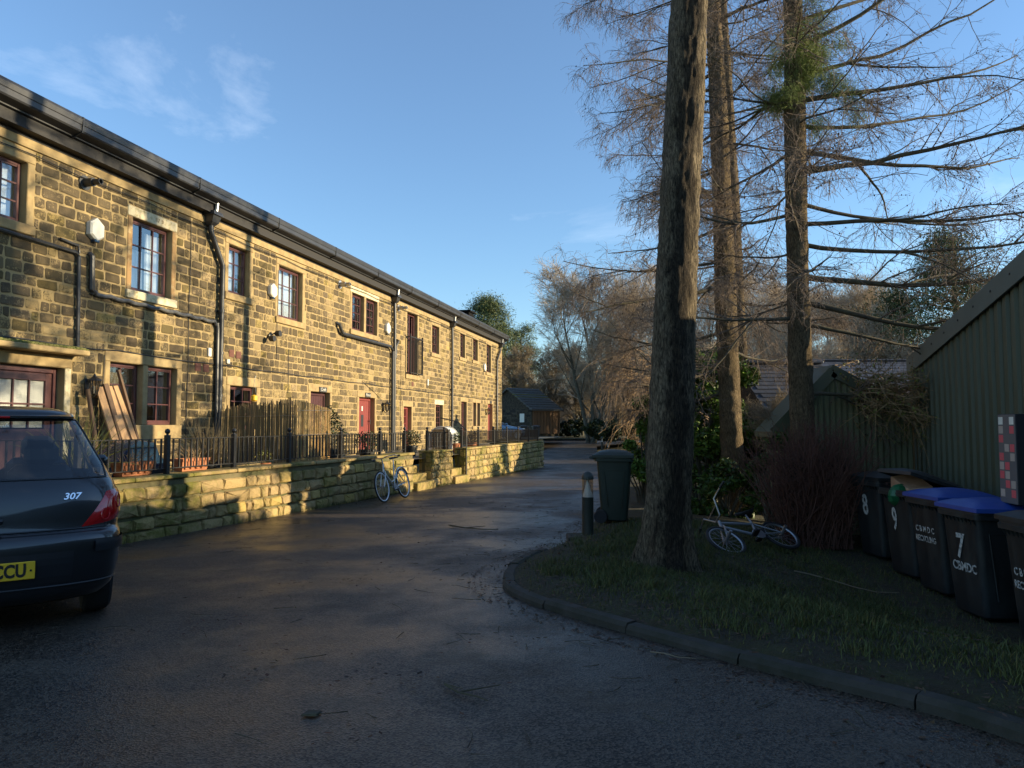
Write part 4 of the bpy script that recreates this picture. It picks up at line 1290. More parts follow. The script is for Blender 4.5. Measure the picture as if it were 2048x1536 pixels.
rail = empty('iron_railing', WO + Vector((0, 0, 0)), WRZ, 'black iron railing with ball topped posts along the wall', 'railing')
PY = [8.98, 10.45, 11.9, 13.45, 15.3, 17.1, 18.45, 19.9, 21.15, 22.6, 24.2, 25.9, 27.5, 29.1, 30.7, 32.3]
pt = [wy(v) for v in PY]
RY = .21
ZT, ZB = WTOP + .50, WTOP + .075
pm = MB().bbox(-.034, .034, -.034, .034, 0, .56, .006).mesh('post', M['black_metal'])
fm = MB().lathe([(.02, .56), (.016, .575), (.03, .585), (.04, .61), (.03, .64), (.008, .652)], 12).mesh('finial', M['black_metal'], True)
bm_ = MB().bar((0, 0, ZB), (0, 0, ZT), .021).mesh('bar', M['black_metal'])
for i, t in enumerate(pt):
    o = link('post', pm, rail, (t, RY, WTOP - .004)); link('finial', fm, o)
bc = 0
for i in range(len(pt) - 1):
    a, c = pt[i], pt[i + 1]
    if any(a < (o0 + o1) / 2 < c for (o0, o1) in OP): continue
    MB().bar((a + .03, RY, ZT), (c - .03, RY, ZT), .035, .012).build('top_rail', 'black_metal', rail)
    MB().bar((a + .03, RY, ZB), (c - .03, RY, ZB), .035, .012).build('bottom_rail', 'black_metal', rail)
    n = max(3, round((c - a) / .122))
    for k in range(1, n):
        link('bar', bm_, rail, (a + (c - a) * k / n, RY, 0)); bc += 1
# return beside the parking bay and at the far end
for (x, y1, n) in ((pt[0], 2.5, 18), (pt[-1], 2.3, 16)):
    for zz in (ZT, ZB): MB().bar((x, RY + .03, zz), (x, y1, zz), .035, .012).build('top_rail' if zz == ZT else 'bottom_rail', 'black_metal', rail)
    for k in range(1, n): link('bar', bm_, rail, (x, RY + (y1 - RY) * k / n, 0))
    o = link('post', pm, rail, (x, y1, WTOP - .004)); link('finial', fm, o)
# gate leaf standing open in the second opening
g0 = WO + WD * (OP[1][0] + .06)
gate = empty('iron_gate', (g0.x, g0.y, 0), WRZ + R(72), 'narrow black iron gate standing open at the wall steps', 'gate')
gz0 = wgz(OP[1][0]) + .35
gb = MB().bar((0, .2, gz0), (0, .2, ZT + .05), .04).bar((.85, .2, gz0), (.85, .2, ZT), .03).bar((0, .2, ZT - .02), (.85, .2, ZT - .02), .03).bar((0, .2, gz0 + .05), (.85, .2, gz0 + .05), .03)
gb.build('gate_frame', 'black_metal', gate)
for k in range(1, 8): MB().bar((.106 * k, .2, gz0 + .05), (.106 * k, .2, ZT - .02), .016).build('bar', 'black_metal', gate)
hr = empty('handrail', WO + WD * (OP[1][1] - .12), WRZ, 'slim black handrail post rising from the gate steps', 'handrail')
MB().tube([(0, -.05, wgz(OP[1][1]) + .02), (0, -.05, ZT + .05), (0, .25, ZT + .3), (0, .8, ZT + .42)], .018, 8).build('tube', 'black_metal', hr, smooth=True)

# ------------------------------------------------------------------ sheds and houses on the right and beyond
# near shed: box profile cladding, gable parallel to the lane; local x runs back along the lane (towards the camera), y points away from the road
SA = 3.5
def sheddir(): return R(-90) - TH
shc = Vector((SA + math.tan(TH) * 11.0, 11.0, 0))
shed = empty('clad_shed', shc, sheddir(), 'big dark green metal clad shed behind the row of bins', 'shed')
# local +x = -FD (towards the camera); local +y = right (away from the road)
EH, SLOPE, HALF = 2.37, .185, 9.6
def sh_top(x): return EH + SLOPE * (x if x < HALF else 2 * HALF - x)
cl = MB(); pitch = .21; x = .10
seq = [(0, 0), (.085, 0), (.10, .034), (.185, .034), (.21, 0)]
gl = -.75
px_ = []
while x < 2 * HALF - .1:
    for (u, d) in seq[:-1]: px_.append((x + u, d))
    x += pitch
for (xx, d) in px_:
    cl.v += [(xx, d, gl), (xx, d, sh_top(xx) - .02)]
for i in range(len(px_) - 1): cl.f.append((2 * i, 2 * i + 2, 2 * i + 3, 2 * i + 1))
cl.build('cladding', 'green_metal', shed, recalc=False)
MB().box(0.02, 2 * HALF - .02, .06, .12, gl, EH).prism([(0.02, EH), (2 * HALF - .02, EH), (HALF, EH + SLOPE * HALF - .03)], .06, .12, 'y').build('lining', 'dark_room', shed)
MB().box(-.03, .115, -.028, .02, gl, EH + .05).box(-.03, -.0, .021, .2, gl, EH + .02).build('corner_trim', 'green_trim', shed)
vt = MB()
vt.add([(-.09, -.045, EH - .21), (HALF, -.045, sh_top(HALF) - .19), (HALF, -.045, sh_top(HALF) + .07), (-.09, -.045, EH + .05),
        (-.09, -.02, EH - .21), (HALF, -.02, sh_top(HALF) - .19), (HALF, -.02, sh_top(HALF) + .07), (-.09, -.02, EH + .05)],
       [(0, 1, 2, 3), (7, 6, 5, 4), (0, 4, 5, 1), (1, 5, 6, 2), (2, 6, 7, 3), (3, 7, 4, 0)])
vt.build('verge_trim', 'green_trim', shed)
for i in range(18):
    xx = .08 + i * .5
    for (zz) in (sh_top(xx) - .05,):
        MB().lathe([(.014, -.046), (.014, -.052), (.008, -.056)], 8, (xx, 0, zz), 'y').build('screw', 'black_metal', shed)
for zz in (2.0, 1.45, .9, .35):
    MB().lathe([(.014, -.029), (.014, -.035), (.008, -.039)], 8, (.045, 0, zz), 'y').build('screw', 'black_metal', shed)
MB().prism([(-.12, EH + .04), (HALF, EH + SLOPE * HALF + .06), (2 * HALF + .1, EH + .04), (2 * HALF + .1, EH - .04), (HALF, EH + SLOPE * HALF - .02), (-.12, EH - .04)], -.012, 14, 'y').build('roof', 'green_metal', shed)
MB().box(0.0, .08, .2, 14, gl, EH).box(2 * HALF - .1, 2 * HALF, .0, 14, gl, EH).box(0, 2 * HALF, 13.9, 14, gl, EH).build('side_wall', 'green_metal', shed)

# small corrugated shed, gable towards the camera
sh2 = empty('corrugated_shed', (0, 10.85, 0), 0, 'old corrugated iron shed with a pitched gable behind the brown hedge', 'shed')
X0, XP, X1 = 4.02, 4.80, 5.98
def t2(x): return 1.40 + (2.20 - 1.40) * (x - X0) / (XP - X0) if x < XP else 2.20 - (x - XP) * .52
cg = MB(); n = int((X1 - X0) / .0125)
for i in range(n + 1):
    xx = X0 + (X1 - X0) * i / n
    dd = .014 * math.sin(xx * 2 * math.pi / .088)
    cg.v += [(xx, dd, -.75), (xx, dd, t2(xx))]
    if i: cg.f.append((2 * i - 2, 2 * i, 2 * i + 1, 2 * i - 1))
cg.build('cladding', 'corrugated', sh2, smooth=False, recalc=False)
MB().bar((X0 - .12, -.04, 1.28), (XP, -.04, 2.20), .03, .17).bar((XP, -.04, 2.20), (X1, -.04, 1.59), .03, .17).build('bargeboard', 'green_metal', sh2)
MB().prism([(X0 - .15, 1.30), (XP, 2.30), (X1, 1.68), (X1, 1.62), (XP, 2.23), (X0 - .15, 1.22)], -.05, .75, 'y').build('roof', 'green_metal', sh2)
MB().box(X0, X0 + .03, .03, .7, -.75, 1.38).box(X0, X1, .67, .7, -.75, 1.4).build('side_wall', 'corrugated', sh2)
MB().bar((X0 + .3, -.06, .78), (X1, -.06, .64), .03, .04).build('wire_rail', 'timber_dark', sh2)

def house(name, loc, w, yl, eave, ridge, lab, wallm='darkstone', roofm='slate', xl_=8.0):
    """ridge runs along x; slope faces the camera"""
    e = empty(name, loc, 0, lab, 'house')
    m_ = MB().box(0.1, xl_, 0.15, yl - .15, -1.2, eave).prism([(.15, eave), (yl - .15, eave), (yl / 2, ridge - .08)], .1, xl_, 'x')
    m_.c = [(1, 0, 1)] * len(m_.f)
    m_.build('wall', wallm, e)
    rows = 20
    r_ = MB()
    for sgn in (0, 1):
        for i in range(rows):
            t0, t1 = i / rows, (i + 1.25) / rows
            ya, yb = (-.15 + (yl / 2 + .15) * t0, -.15 + (yl / 2 + .15) * min(t1, 1.0))
            za, zb = eave - .06 + (ridge - eave + .06) * t0, eave - .06 + (ridge - eave + .06) * min(t1, 1.0)
            if sgn: ya, yb = yl - ya, yl - yb
            x = -.15 + (.12 if i % 2 else 0)
            while x < xl_:
                wv = .24
                r_.add([(x, ya, za + .03), (x + wv - .008, ya, za + .03), (x + wv - .008, yb, zb + .005), (x, yb, zb + .005), (x, ya, za + .012), (x + wv - .008, ya, za + .012)],
                       [(0, 1, 2, 3), (0, 4, 5, 1)])
                x += wv
    o = r_.build('slates', roofm, e, recalc=False); o['kind'] = 'stuff'
    MB().add([(-.14, -.15, eave - .06), (xl_, -.15, eave - .06), (xl_, yl / 2, ridge), (-.14, yl / 2, ridge), (-.14, yl + .15, eave - .06), (xl_, yl + .15, eave - .06)], [(0, 1, 2, 3), (3, 2, 5, 4)]).build('roof_deck', roofm, e)
    MB().bbox(-.16, xl_, yl / 2 - .12, yl / 2 + .12, ridge, ridge + .07, .02).build('ridge', roofm, e)
    return e
house('slate_roofed_house', (5.0, 12.75, -.35), 8, 6.0, 1.35, 3.08, 'low house with blue slate roof seen past the larch trunks', xl_=1.75)
house('slate_roofed_house', (8.6, 27.6, -.4), 8, 8.0, 2.0, 4.6, 'further slate roofed house mostly hidden by bare branches', xl_=9.0)  # unseen house, sited so its gable shades the end of the retaining wall

# stone barn beyond the terrace
bc0 = Vector((1.82, 66.0, .70))
barn = empty('stone_barn', bc0, R(42), 'dark stone barn with mossy roof and timber doors past the terrace end', 'barn')
# local x: along the lit side wall (away to the right), local y: along the gable (away to the left)
BW, BL, BE, BR_ = 6.4, 3.6, 2.15, 4.1
m_ = MB().box(0, BL, 0.1, BW, -1, BE).prism([(.1, BE), (BW, BE), (BW / 2, BR_)], 0, BL, 'x'); m_.c = [(1, 0, 1)] * len(m_.f); m_.build('wall', 'darkstone', barn)
rr = course_stones(0, BW, 0, BE, [], rnd, .2, .3, .35, .8, .03)
bs = MB()
for q in rr: stone_block(bs, q[0], q[1], q[2], q[3], .02, rnd, .01, stone_tone(rnd))
bs.v = [(p[1], p[0], p[2]) for p in bs.v]
o = bs.build('stonework', 'darkstone', barn); o['kind'] = 'stuff'
rb = MB().prism([(-.25, BE - .05), (BW / 2, BR_ + .12), (BW + .25, BE - .05), (BW + .25, BE - .15), (BW / 2, BR_ - .02), (-.25, BE - .15)], -.25, BL + .3, 'x').build('roof', 'roofslate', barn)
for i in range(9):
    t = i / 9
    yy, zz = -.25 + (BW / 2 + .25) * t, BE - .05 + (BR_ + .17 - BE) * t
    MB().bbox(-.27, BL + .32, yy, yy + .38, zz - .02 + .03, zz + .08, .01).build('slate_course', 'moss' if i in (5, 6) else 'roofslate', rb)
for i in range(8):
    x0_ = .25 + i * .39
    MB().bbox(x0_ + .01, x0_ + .375, -.06, .095, -.1, BE - .28, .01).build('door_board', 'barn_door', barn)
MB().bbox(.1, 3.5, -.09, .095, BE - .27, BE - .08, .01).bbox(.08, .24, -.09, .095, -.1, BE - .28, .01).bbox(3.4, 3.56, -.09, .095, -.1, BE - .28, .01).build('door_frame', 'barn_door', barn)
MB().box(-.05, -.02, 1.0, 1.6, .95, 1.75).build('notice', 'white_plastic', barn)

# ------------------------------------------------------------------ wheelie bins
def wheelie_bin(name, loc, rz, bodym, lidm, lab, grp, open_=0.0, sc=(1, 1, 1), text=()):
    """front faces local -y; back with wheels and handle at +y"""
    e = empty(name, loc, rz, lab, 'bin', grp)
    W0, W1, D0, D1, H_ = .225 * sc[0], .275 * sc[0], .22 * sc[1], .31 * sc[1], .99 * sc[2]
    b_ = MB()
    def ring(w, d, z, c, dy=0.0):
        o_ = []
        for (sx, sy) in ((1, -1), (1, 1), (-1, 1), (-1, -1)):
            cx, cy = sx * (w - c), sy * (d - c)
            a0 = {(1, -1): -90, (1, 1): 0, (-1, 1): 90, (-1, -1): 180}[(sx, sy)]
            for k in range(4):
                t = R(a0 + 30 * k)
                o_.append((cx + c * math.cos(t), cy + c * math.sin(t) + dy, z))
        return o_
    rings = [ring(W0 - .02, D0 - .02, .03, .04), ring(W0, D0, .05, .05), ring(W0 + (W1 - W0) * .35, D0 + (D1 - D0) * .35, H_ * .38, .055), ring(W1 - .015, D1 - .015, H_ - .1, .055), ring(W1 - .012, D1 - .012, H_ - .07, .055),
             ring(W1 + .02, D1 + .02, H_ - .07, .05), ring(W1 + .022, D1 + .022, H_ - .03, .05), ring(W1 + .014, D1 + .014, H_ - .028, .05), ring(W1 + .014, D1 + .014, H_, .05), ring(W1 - .012, D1 - .012, H_, .04), ring(W0 - .03, D0 - .03, .08, .04)]
    for r_ in rings: b_.v += r_
    n = 16
    for i in range(len(rings) - 1):
        for j in range(n): b_.f.append((i * n + j, i * n + (j + 1) % n, (i + 1) * n + (j + 1) % n, (i + 1) * n + j))
    b_.f.append(tuple(range(n))[::-1]); b_.f.append(tuple((len(rings) - 1) * n + j for j in range(n)))
    b_.build('body', bodym, e, smooth=True)
    for k in range(9):
        rb_ = MB()
        xx = -W1 + .05 + (2 * W1 - .1) * k / 8
        rb_.add([(xx - .006, -D1 + .012, H_ - .075), (xx + .006, -D1 + .012, H_ - .075), (xx + .004, -D1 + .03, H_ - .14), (xx - .004, -D1 + .03, H_ - .14), (xx - .006, -D1 - .015, H_ - .072), (xx + .006, -D1 - .015, H_ - .072)],
                [(0, 1, 2, 3), (4, 5, 1, 0), (4, 0, 3), (5, 2, 1), (4, 3, 2, 5)])
        rb_.build('rim_rib', bodym, e)
    for sx in (-1, 1):   # recessed side panels drawn as raised frame
        MB().tube([(sx * (W0 + .03), -D0 * .55, .2), (sx * (W1 - .02), -D1 * .6, H_ - .2), (sx * (W1 - .02), D1 * .55, H_ - .2), (sx * (W0 + .03), D0 * .5, .25)], .008, 6).build('side_rib', bodym, e)
    # lid
    l_ = MB()
    Wl, y0, y1 = W1 + .035, -(2 * D1 + .05), .02
    cols = 12; rws = 12
    for i in range(rws + 1):
        v = i / rws; yy = y0 + (y1 - y0) * v
        for j in range(cols + 1):
            u = j / cols; xx = -Wl + 2 * Wl * u
            edge = min(u, 1 - u, v * 1.2, 1 - v) * 2
            z = .012 + .045 * min(1, edge * 3.0) + .035 * max(0, 1 - ((u - .5) / .30) ** 2) * max(0, 1 - ((v - .5) / .42) ** 2)
            l_.v.append((xx, yy, z))
    for i in range(rws):
        for j in range(cols):
            a = i * (cols + 1) + j
            l_.f.append((a, a + 1, a + cols + 2, a + cols + 1))
    nb = len(l_.v)
    for (xx, yy) in ((-Wl, y0), (Wl, y0), (Wl, y1), (-Wl, y1)): l_.v.append((xx, yy, -.025))
    cr = [0, cols, rws * (cols + 1) + cols, rws * (cols + 1)]
    for k in range(4): l_.f.append((cr[k], cr[(k + 1) % 4], nb + (k + 1) % 4, nb + k))
    lid = l_.build('lid', lidm, e, smooth=True)
    lid.location = (0, D1 + .03, H_ + .008); lid.rotation_euler = (-open_, 0, 0)
    MB().tube([(-.2 * sc[0], D1 + .02, H_ - .04), (-.2 * sc[0], D1 + .09, H_ - .02), (.2 * sc[0], D1 + .09, H_ - .02), (.2 * sc[0], D1 + .02, H_ - .04)], .014, 8).build('handle', bodym, e, smooth=True)
    for sx in (-1, 1):
        wv = MB().lathe([(.03, -.025), (.095, -.025), (.10, -.015), (.10, .015), (.095, .025), (.03, .025)], 18, (sx * (W0 + .03), D0 + .01, .10), 'x').build('wheel', 'rubber', e, smooth=True)
    MB().tube([(-W0 - .04, D0 + .01, .10), (W0 + .04, D0 + .01, .10)], .012, 8).build('axle', 'steel', e)
    # painted characters on the front
    tilt = math.atan((D1 - D0) / (H_ - .1))
    for (t, sz, x, z, shear, sx, dep) in text:
        yy = -(D0 + (D1 - D0) * z / H_) - .004
        o = link('lettering', text_mesh(t, sz, .001, 'white_paint', shear, sx, sz * .02), e, (x, yy, z))
        o.rotation_euler = (math.pi / 2 + tilt, 0, 0)
    return e

BRZ = math.pi / 2 + math.pi - TH      # front faces the lane
GRP = 'wheelie bins lined up along the green shed'
def bin_at(px, Y, a=2.58): return Vector((a + math.tan(TH) * Y + .36, Y, 0))
BINZ = lambda p: float(vz(p.x - .3, p.y)) - .01
def put(Y, off=0.0):
    p = Vector((2.56 + off + math.tan(TH) * Y + .30, Y, 0)); p.z = float(vz(p.x, p.y)) + .005; return p
wheelie_bin('wheelie_bin', put(9.35, -.26), BRZ + .38, 'bin_dark', 'bin_dark', 'dark wheelie bin with painted number 8, farthest of the row', GRP, 0.03, text=[('8', .36, -.02, .66, 0, .62, 0)])
wheelie_bin('wheelie_bin', put(8.36, -.16), BRZ + .32, 'bin_dark', 'bin_dark', 'overfull dark wheelie bin with painted number 9 and raised lid', GRP, 0.30, text=[('9', .36, -.03, .64, 0, .5, 0)])
wheelie_bin('wheelie_bin', put(7.66, -.06), BRZ + .27, 'bin_dark', 'bin_blue', 'wheelie bin with blue lid marked CBMDC RECYCLING', GRP, 0.02, text=[('C B M D C', .085, 0, .66, 0, .8, 0), ('RECYCLING', .085, 0, .56, 0, .75, 0)])
b7 = wheelie_bin('wheelie_bin', put(6.78, -.02), BRZ + .25, 'bin_dark', 'bin_blue', 'wheelie bin with blue lid and painted white 7 over CBMDC', GRP, 0.02, text=[('7', .32, -.02, .64, .15, .75, 0), ('CBMDC', .115, .02, .46, 0, .85, 0)])
wheelie_bin('wheelie_bin', put(5.55, .02), BRZ + .15, 'bin_dark', 'bin_dark', 'nearest wheelie bin at the right edge with grey lid', GRP, 0.02, text=[('C B M D C', .085, 0, .60, 0, .8, 0), ('RECYCLING', .085, 0, .50, 0, .75, 0)])
pg = Vector((1.54, 10.95, 0)); pg.z = float(vz(1.54, 10.95)) + .005
wheelie_bin('wheelie_bin', pg, R(80), 'bin_green', 'bin_green', 'big dark green wheelie bin standing alone behind the bollard light', GRP, 0.0, sc=(.88, .86, .99))
# rubbish showing under the raised lid
p9 = put(8.36, -.16)
m_ = MB().bbox(-.22, .2, -.14, .14, -.1, .10, .01); o = m_.build('cardboard_carton', 'cardboard'); o.location = (p9.x - .05, p9.y + .05, p9.z + .98); o.rotation_euler = (.15, .3, BRZ + .2)
tag(o, 'crumpled brown carton sticking out of the overfull bin', 'carton')
bgm = MB()
for i in range(7):
    for j in range(12):
        th_, ph = math.pi * (i + .0) / 6, 2 * math.pi * j / 12
        k_ = 1 + .12 * math.sin(3 * ph + i)
        bgm.v.append((.15 * math.sin(th_) * math.cos(ph) * k_, .12 * math.sin(th_) * math.sin(ph) * k_, .12 * math.cos(th_) * k_))
for i in range(6):
    for j in range(12): bgm.f.append((i * 12 + j, i * 12 + (j + 1) % 12, (i + 1) * 12 + (j + 1) % 12, (i + 1) * 12 + j))
o = bgm.build('rubbish_bag', 'bag_green', smooth=True); o.location = (p9.x - .22, p9.y - .02, p9.z + .92); tag(o, 'green plastic rubbish bag bulging from the overfull bin', 'bag')

# tall black printed box standing on the lids at the right edge
p7 = put(6.62, .0)
bx = empty('printed_box', (p7.x + .06, p7.y - .10, p7.z + 1.06), BRZ + .12, 'tall black cardboard box with red and cream picture squares on the lids', 'box')
MB().bbox(-.14, .14, -.03, .42, 0, .80, .004).build('carton', 'box_black', bx)
MB().box(-.135, .135, -.0325, -.0305, .005, .795).build('side_panel', 'box_grey', bx)
grid = [(0, 'w.w'), (1, 'c.r'), (2, 'r..'), (3, '.cr'), (4, 'r.c'), (5, 'cr.'), (6, 'rc.'), (7, '.rc'), (8, 'c.r')]
for (row, s_) in grid:
    for k, ch in enumerate(s_):
        if ch == '.': continue
        x_ = -.09 + k * .085; z = .74 - row * .081
        MB().bbox(x_ - .034, x_ + .034, -.0345, -.0328, z - .034, z + .034, .0005).build('picture_square', {'r': 'sq_red', 'c': 'sq_cream', 'w': 'white_plastic'}[ch], bx)

# ------------------------------------------------------------------ bollard lights
def bollard(loc, lab, h=1.0):
    e = empty('bollard_light', loc, 0, lab, 'bollard', 'bollard lights along the lane')
    MB().lathe([(.075, 0), (.075, .49 * h), (.078, .50 * h)], 20).build('post', 'bollard', e, smooth=True)
    MB().lathe([(.10, 0), (.10, .012), (.08, .018)], 20).build('base_ring', 'bollard', e, smooth=True)
    MB().lathe([(.072, .50 * h), (.072, .73 * h), (.069, .73 * h), (.069, .50 * h)], 20).build('lens', 'lens', e, smooth=True)
    MB().lathe([(.067, .502 * h), (.064, .53 * h), (.046, .58 * h), (.026, .66 * h), (.016, .73 * h)], 20).build('cone', 'cone_white', e, smooth=True)
    MB().lathe([(.078, .73 * h), (.08, .745 * h), (.076, .775 * h), (.055, .81 * h), (.025, .83 * h), (.004, .835 * h)], 20).build('cap', 'bollard', e, smooth=True)
    return e
bollard((.99, 9.55, float(vz(.99, 9.55)) - .005), 'squat green bollard light with white cone in front of the bin')
sl = MB().bbox(-.28, .30, -.2, .2, -.06, .025, .012).build('stone_flag', 'kerb'); sl.location = (1.0, 9.55, float(vz(.99, 9.55)) - .02); tag(sl, 'grey stone flag under the near bollard light', 'flagstone')
bollard((5.75, 43.5, float(vz(5.75, 43.5))), 'small distant bollard light at the bend of the lane', 1.1)
bollard((6.2, 50.0, float(gz(50)) + .05), 'farthest bollard light beyond the bend by the hedge', 1.1)

# ------------------------------------------------------------------ bicycles
def bike(lab, paint, tyre_wall, bmx=False):
    """local x forward, z up, wheels on z = 0, y lateral"""
    e = empty('bicycle', (0, 0, 0), 0, lab, 'bicycle', 'bicycles')
    r = .255 if bmx else .335
    wb = .94 if bmx else 1.04
    fx, rx_ = wb / 2, -wb / 2
    def wheel(cx, nm):
        ring = [(cx + (r - .018) * math.cos(t), 0, r + (r - .018) * math.sin(t)) for t in np.linspace(0, 2 * math.pi, 40, endpoint=False)]
        w = MB().tube(ring, .020 if bmx else .017, 8, closed=True).build('wheel', 'rubber', e, smooth=True)
        ring2 = [(cx + (r - .042) * math.cos(t), 0, r + (r - .042) * math.sin(t)) for t in np.linspace(0, 2 * math.pi, 40, endpoint=False)]
        MB().tube(ring2, .013, 6, closed=True).build('rim', tyre_wall, w, smooth=True)
        sp = MB()
        for i in range(20):
            t = 2 * math.pi * i / 20; sgn = .025 if i % 2 else -.025
            sp.tube([(cx + .02 * math.cos(t + .5), sgn, r + .02 * math.sin(t + .5)), (cx + (r - .045) * math.cos(t), 0, r + (r - .045) * math.sin(t))], .0022, 4, cap=False)
        sp.build('spokes', 'bike_chrome', w)
        MB().tube([(cx, -.05, r), (cx, .05, r)], .018, 8).build('hub', 'bike_chrome', w)
    wheel(fx, 'f'); wheel(rx_, 'r')
    bb = Vector((-.06 if not bmx else -.10, 0, .28 if not bmx else .29))
    if bmx:
        ht, hb, st_ = Vector((.30, 0, .60)), Vector((.34, 0, .50)), Vector((-.20, 0, .52))
        fr = MB().tube([hb, bb], .021, 10).tube([ht + Vector((.01, 0, -.03)), st_ + Vector((0, 0, -.02))], .017, 10).tube([bb, st_ + Vector((-.01, 0, .04))], .016, 10)
        bars_h = .24
    else:
        ht, hb, st_ = Vector((.30, 0, .80)), Vector((.345, 0, .64)), Vector((-.20, 0, .78))
        low = [hb + Vector((-.01, 0, .06)), hb + Vector((-.14, 0, -.10)), hb + Vector((-.30, 0, -.24)), bb + Vector((-.05, 0, .16))]
        fr = MB().tube(low, .017, 10).tube([hb, bb], .019, 10).tube([bb, st_], .016, 10)
        bars_h = .05
    for sy in (-.045, .045):
        fr.tube([(rx_, sy, r), (bb.x, sy * .5, bb.z)], .010, 6).tube([(rx_, sy, r), (st_.x, sy * .3, st_.z - .04)], .009, 6)
    fr.tube([ht, hb], .022, 10)
    frame = fr.build('frame', paint, e, smooth=True)
    fk = MB()
    for sy in (-.05, .05): fk.tube([(hb.x, sy * .7, hb.z - .01), (hb.x + .02, sy, hb.z - .06), (fx, sy, r)], .012, 6)
    fk.tube([hb, hb + Vector((.008, 0, -.04))], .018, 8).bar((hb.x + .006, -.045, hb.z - .02), (hb.x + .006, .045, hb.z - .02), .025)
    fk.build('fork', paint, e, smooth=True)
    hbm = MB()
    top = ht + Vector((-.03, 0, .06))
    if bmx:
        for sy in (-1, 1):
            hbm.tube([top, top + Vector((0, sy * .06, .0)), top + Vector((-.0, sy * .17, .19)), top + Vector((-.03, sy * .33, .20))], .0115, 8)
        hbm.tube([top + Vector((0, -.13, .12)), top + Vector((0, .13, .12))], .008, 6)
        ends = [top + Vector((-.03, sy * .33, .20)) for sy in (-1, 1)]
    else:
        hbm.tube([ht, top + Vector((.05, 0, .06))], .014, 8)
        t2_ = top + Vector((.05, 0, .06))
        for sy in (-1, 1): hbm.tube([t2_, t2_ + Vector((0, sy * .12, .03)), t2_ + Vector((-.06, sy * .26, .03)), t2_ + Vector((-.18, sy * .30, .01))], .0115, 8)
        ends = [t2_ + Vector((-.18, sy * .30, .01)) for sy in (-1, 1)]
    hbm.build('handlebar', 'bike_chrome', e, smooth=True)
    for en in ends:
        dd = Vector((-.10, 0, 0)) if not bmx else Vector((-.02, .10 if en.y > 0 else -.10, 0))
        MB().tube([en, en + dd], .017, 8).build('grip', 'saddle', e, smooth=True)
    sp_top = st_ + Vector((-.03, 0, .10 if not bmx else .16))
    MB().tube([st_, sp_top], .013, 8).build('seat_post', 'bike_chrome', e, smooth=True)
    sd = MB(); nb = 9
    for i in range(nb):
        u = i / (nb - 1); xx = sp_top.x + .16 - .30 * u; ww = .018 + .07 * u ** 1.8
        for k in range(8):
            t = 2 * math.pi * k / 8
            sd.v.append((xx, ww * math.cos(t), sp_top.z + .025 + .02 * math.sin(t) + .015 * u))
    for i in range(nb - 1):
        for k in range(8): sd.f.append((i * 8 + k, i * 8 + (k + 1) % 8, (i + 1) * 8 + (k + 1) % 8, (i + 1) * 8 + k))
    sd.f.append(tuple(range(8))); sd.f.append(tuple((nb - 1) * 8 + k for k in range(8)))
    sd.build('saddle', 'saddle', e, smooth=True)
    MB().lathe([(.02, .03), (.085, .03), (.088, .034), (.085, .038), (.02, .038)], 24, (bb.x, 0, bb.z), 'y').build('chainring', 'bike_chrome', e)
    for s_ in (-1, 1):
        a = bb + Vector((0, s_ * .06, 0)); b2 = a + Vector((s_ * .15, 0, -.06 * s_))
        MB().tube([bb, a, b2], .010, 6).build('crank', 'bike_chrome', e)
        MB().bbox(b2.x - .045, b2.x + .045, min(b2.y, b2.y + s_ * .1), max(b2.y, b2.y + s_ * .1), b2.z - .012, b2.z + .012, .004).build('pedal', 'car_trim', e)
    ch = MB().tube([(bb.x, .035, bb.z + .085), (rx_, .035, r + .035)], .005, 4).tube([(bb.x, .035, bb.z - .085), (rx_, .035, r - .035)], .005, 4)
    ch.build('chain', 'black_metal', e)
    if not bmx:
        for cx in (fx, rx_):
            arc = [(cx + (r + .025) * math.cos(t), 0, r + (r + .025) * math.sin(t)) for t in np.linspace(R(20), R(150), 14)]
            if cx == rx_: MB().tube(arc, .018, 6).build('mudguard', paint, e, smooth=True)
        MB().tube([(rx_ - .12, .05, r * 2 + .08), (rx_ + .25, .05, r * 2 + .10)], .006, 5).tube([(rx_ - .12, -.05, r * 2 + .08), (rx_ + .25, -.05, r * 2 + .10)], .006, 5).tube([(rx_, .05, r), (rx_ - .05, .05, r * 2 + .08)], .006, 5).build('rear_rack', 'black_metal', e)
    if bmx:   # axle pegs
        for cx in (fx, rx_): MB().tube([(cx, .05, r), (cx, .16, r)], .018, 8).build('axle_peg', 'bike_chrome', e)
    return e

b1 = bike('silver town bicycle with pale rims leaning against the retaining wall', 'bike_silver', 'cone_white')
# front wheel towards the camera, leaning on the wall
pf, pr = Vector((-2.66, 15.25, 0)), Vector((-2.36, 16.30, 0))
mid = (pf + pr) / 2; dirb = (pf - pr).normalized()
b1.location = (mid.x, mid.y, float(gz(mid.y)) + .004)
b1.rotation_euler = (R(12) , 0, math.atan2(dirb.y, dirb.x))
b1.rotation_mode = 'XYZ'
b2 = bike('silver stunt bicycle lying on its side on the bank', 'bike_white', 'bike_chrome', bmx=True)
# lying over to the right, wheels towards the camera: forward axis points left
fwd = Vector((-.88, -.47, .0)).normalized()
upv = Vector((-.40, .74, .54)); upv = (upv - fwd * upv.dot(fwd)).normalized()
lat = upv.cross(fwd)
mtx = Matrix((fwd, lat, upv)).transposed()
b2.rotation_euler = mtx.to_euler()
b2.location = (3.12, 8.95, float(vz(3.12, 8.95)) + .03)

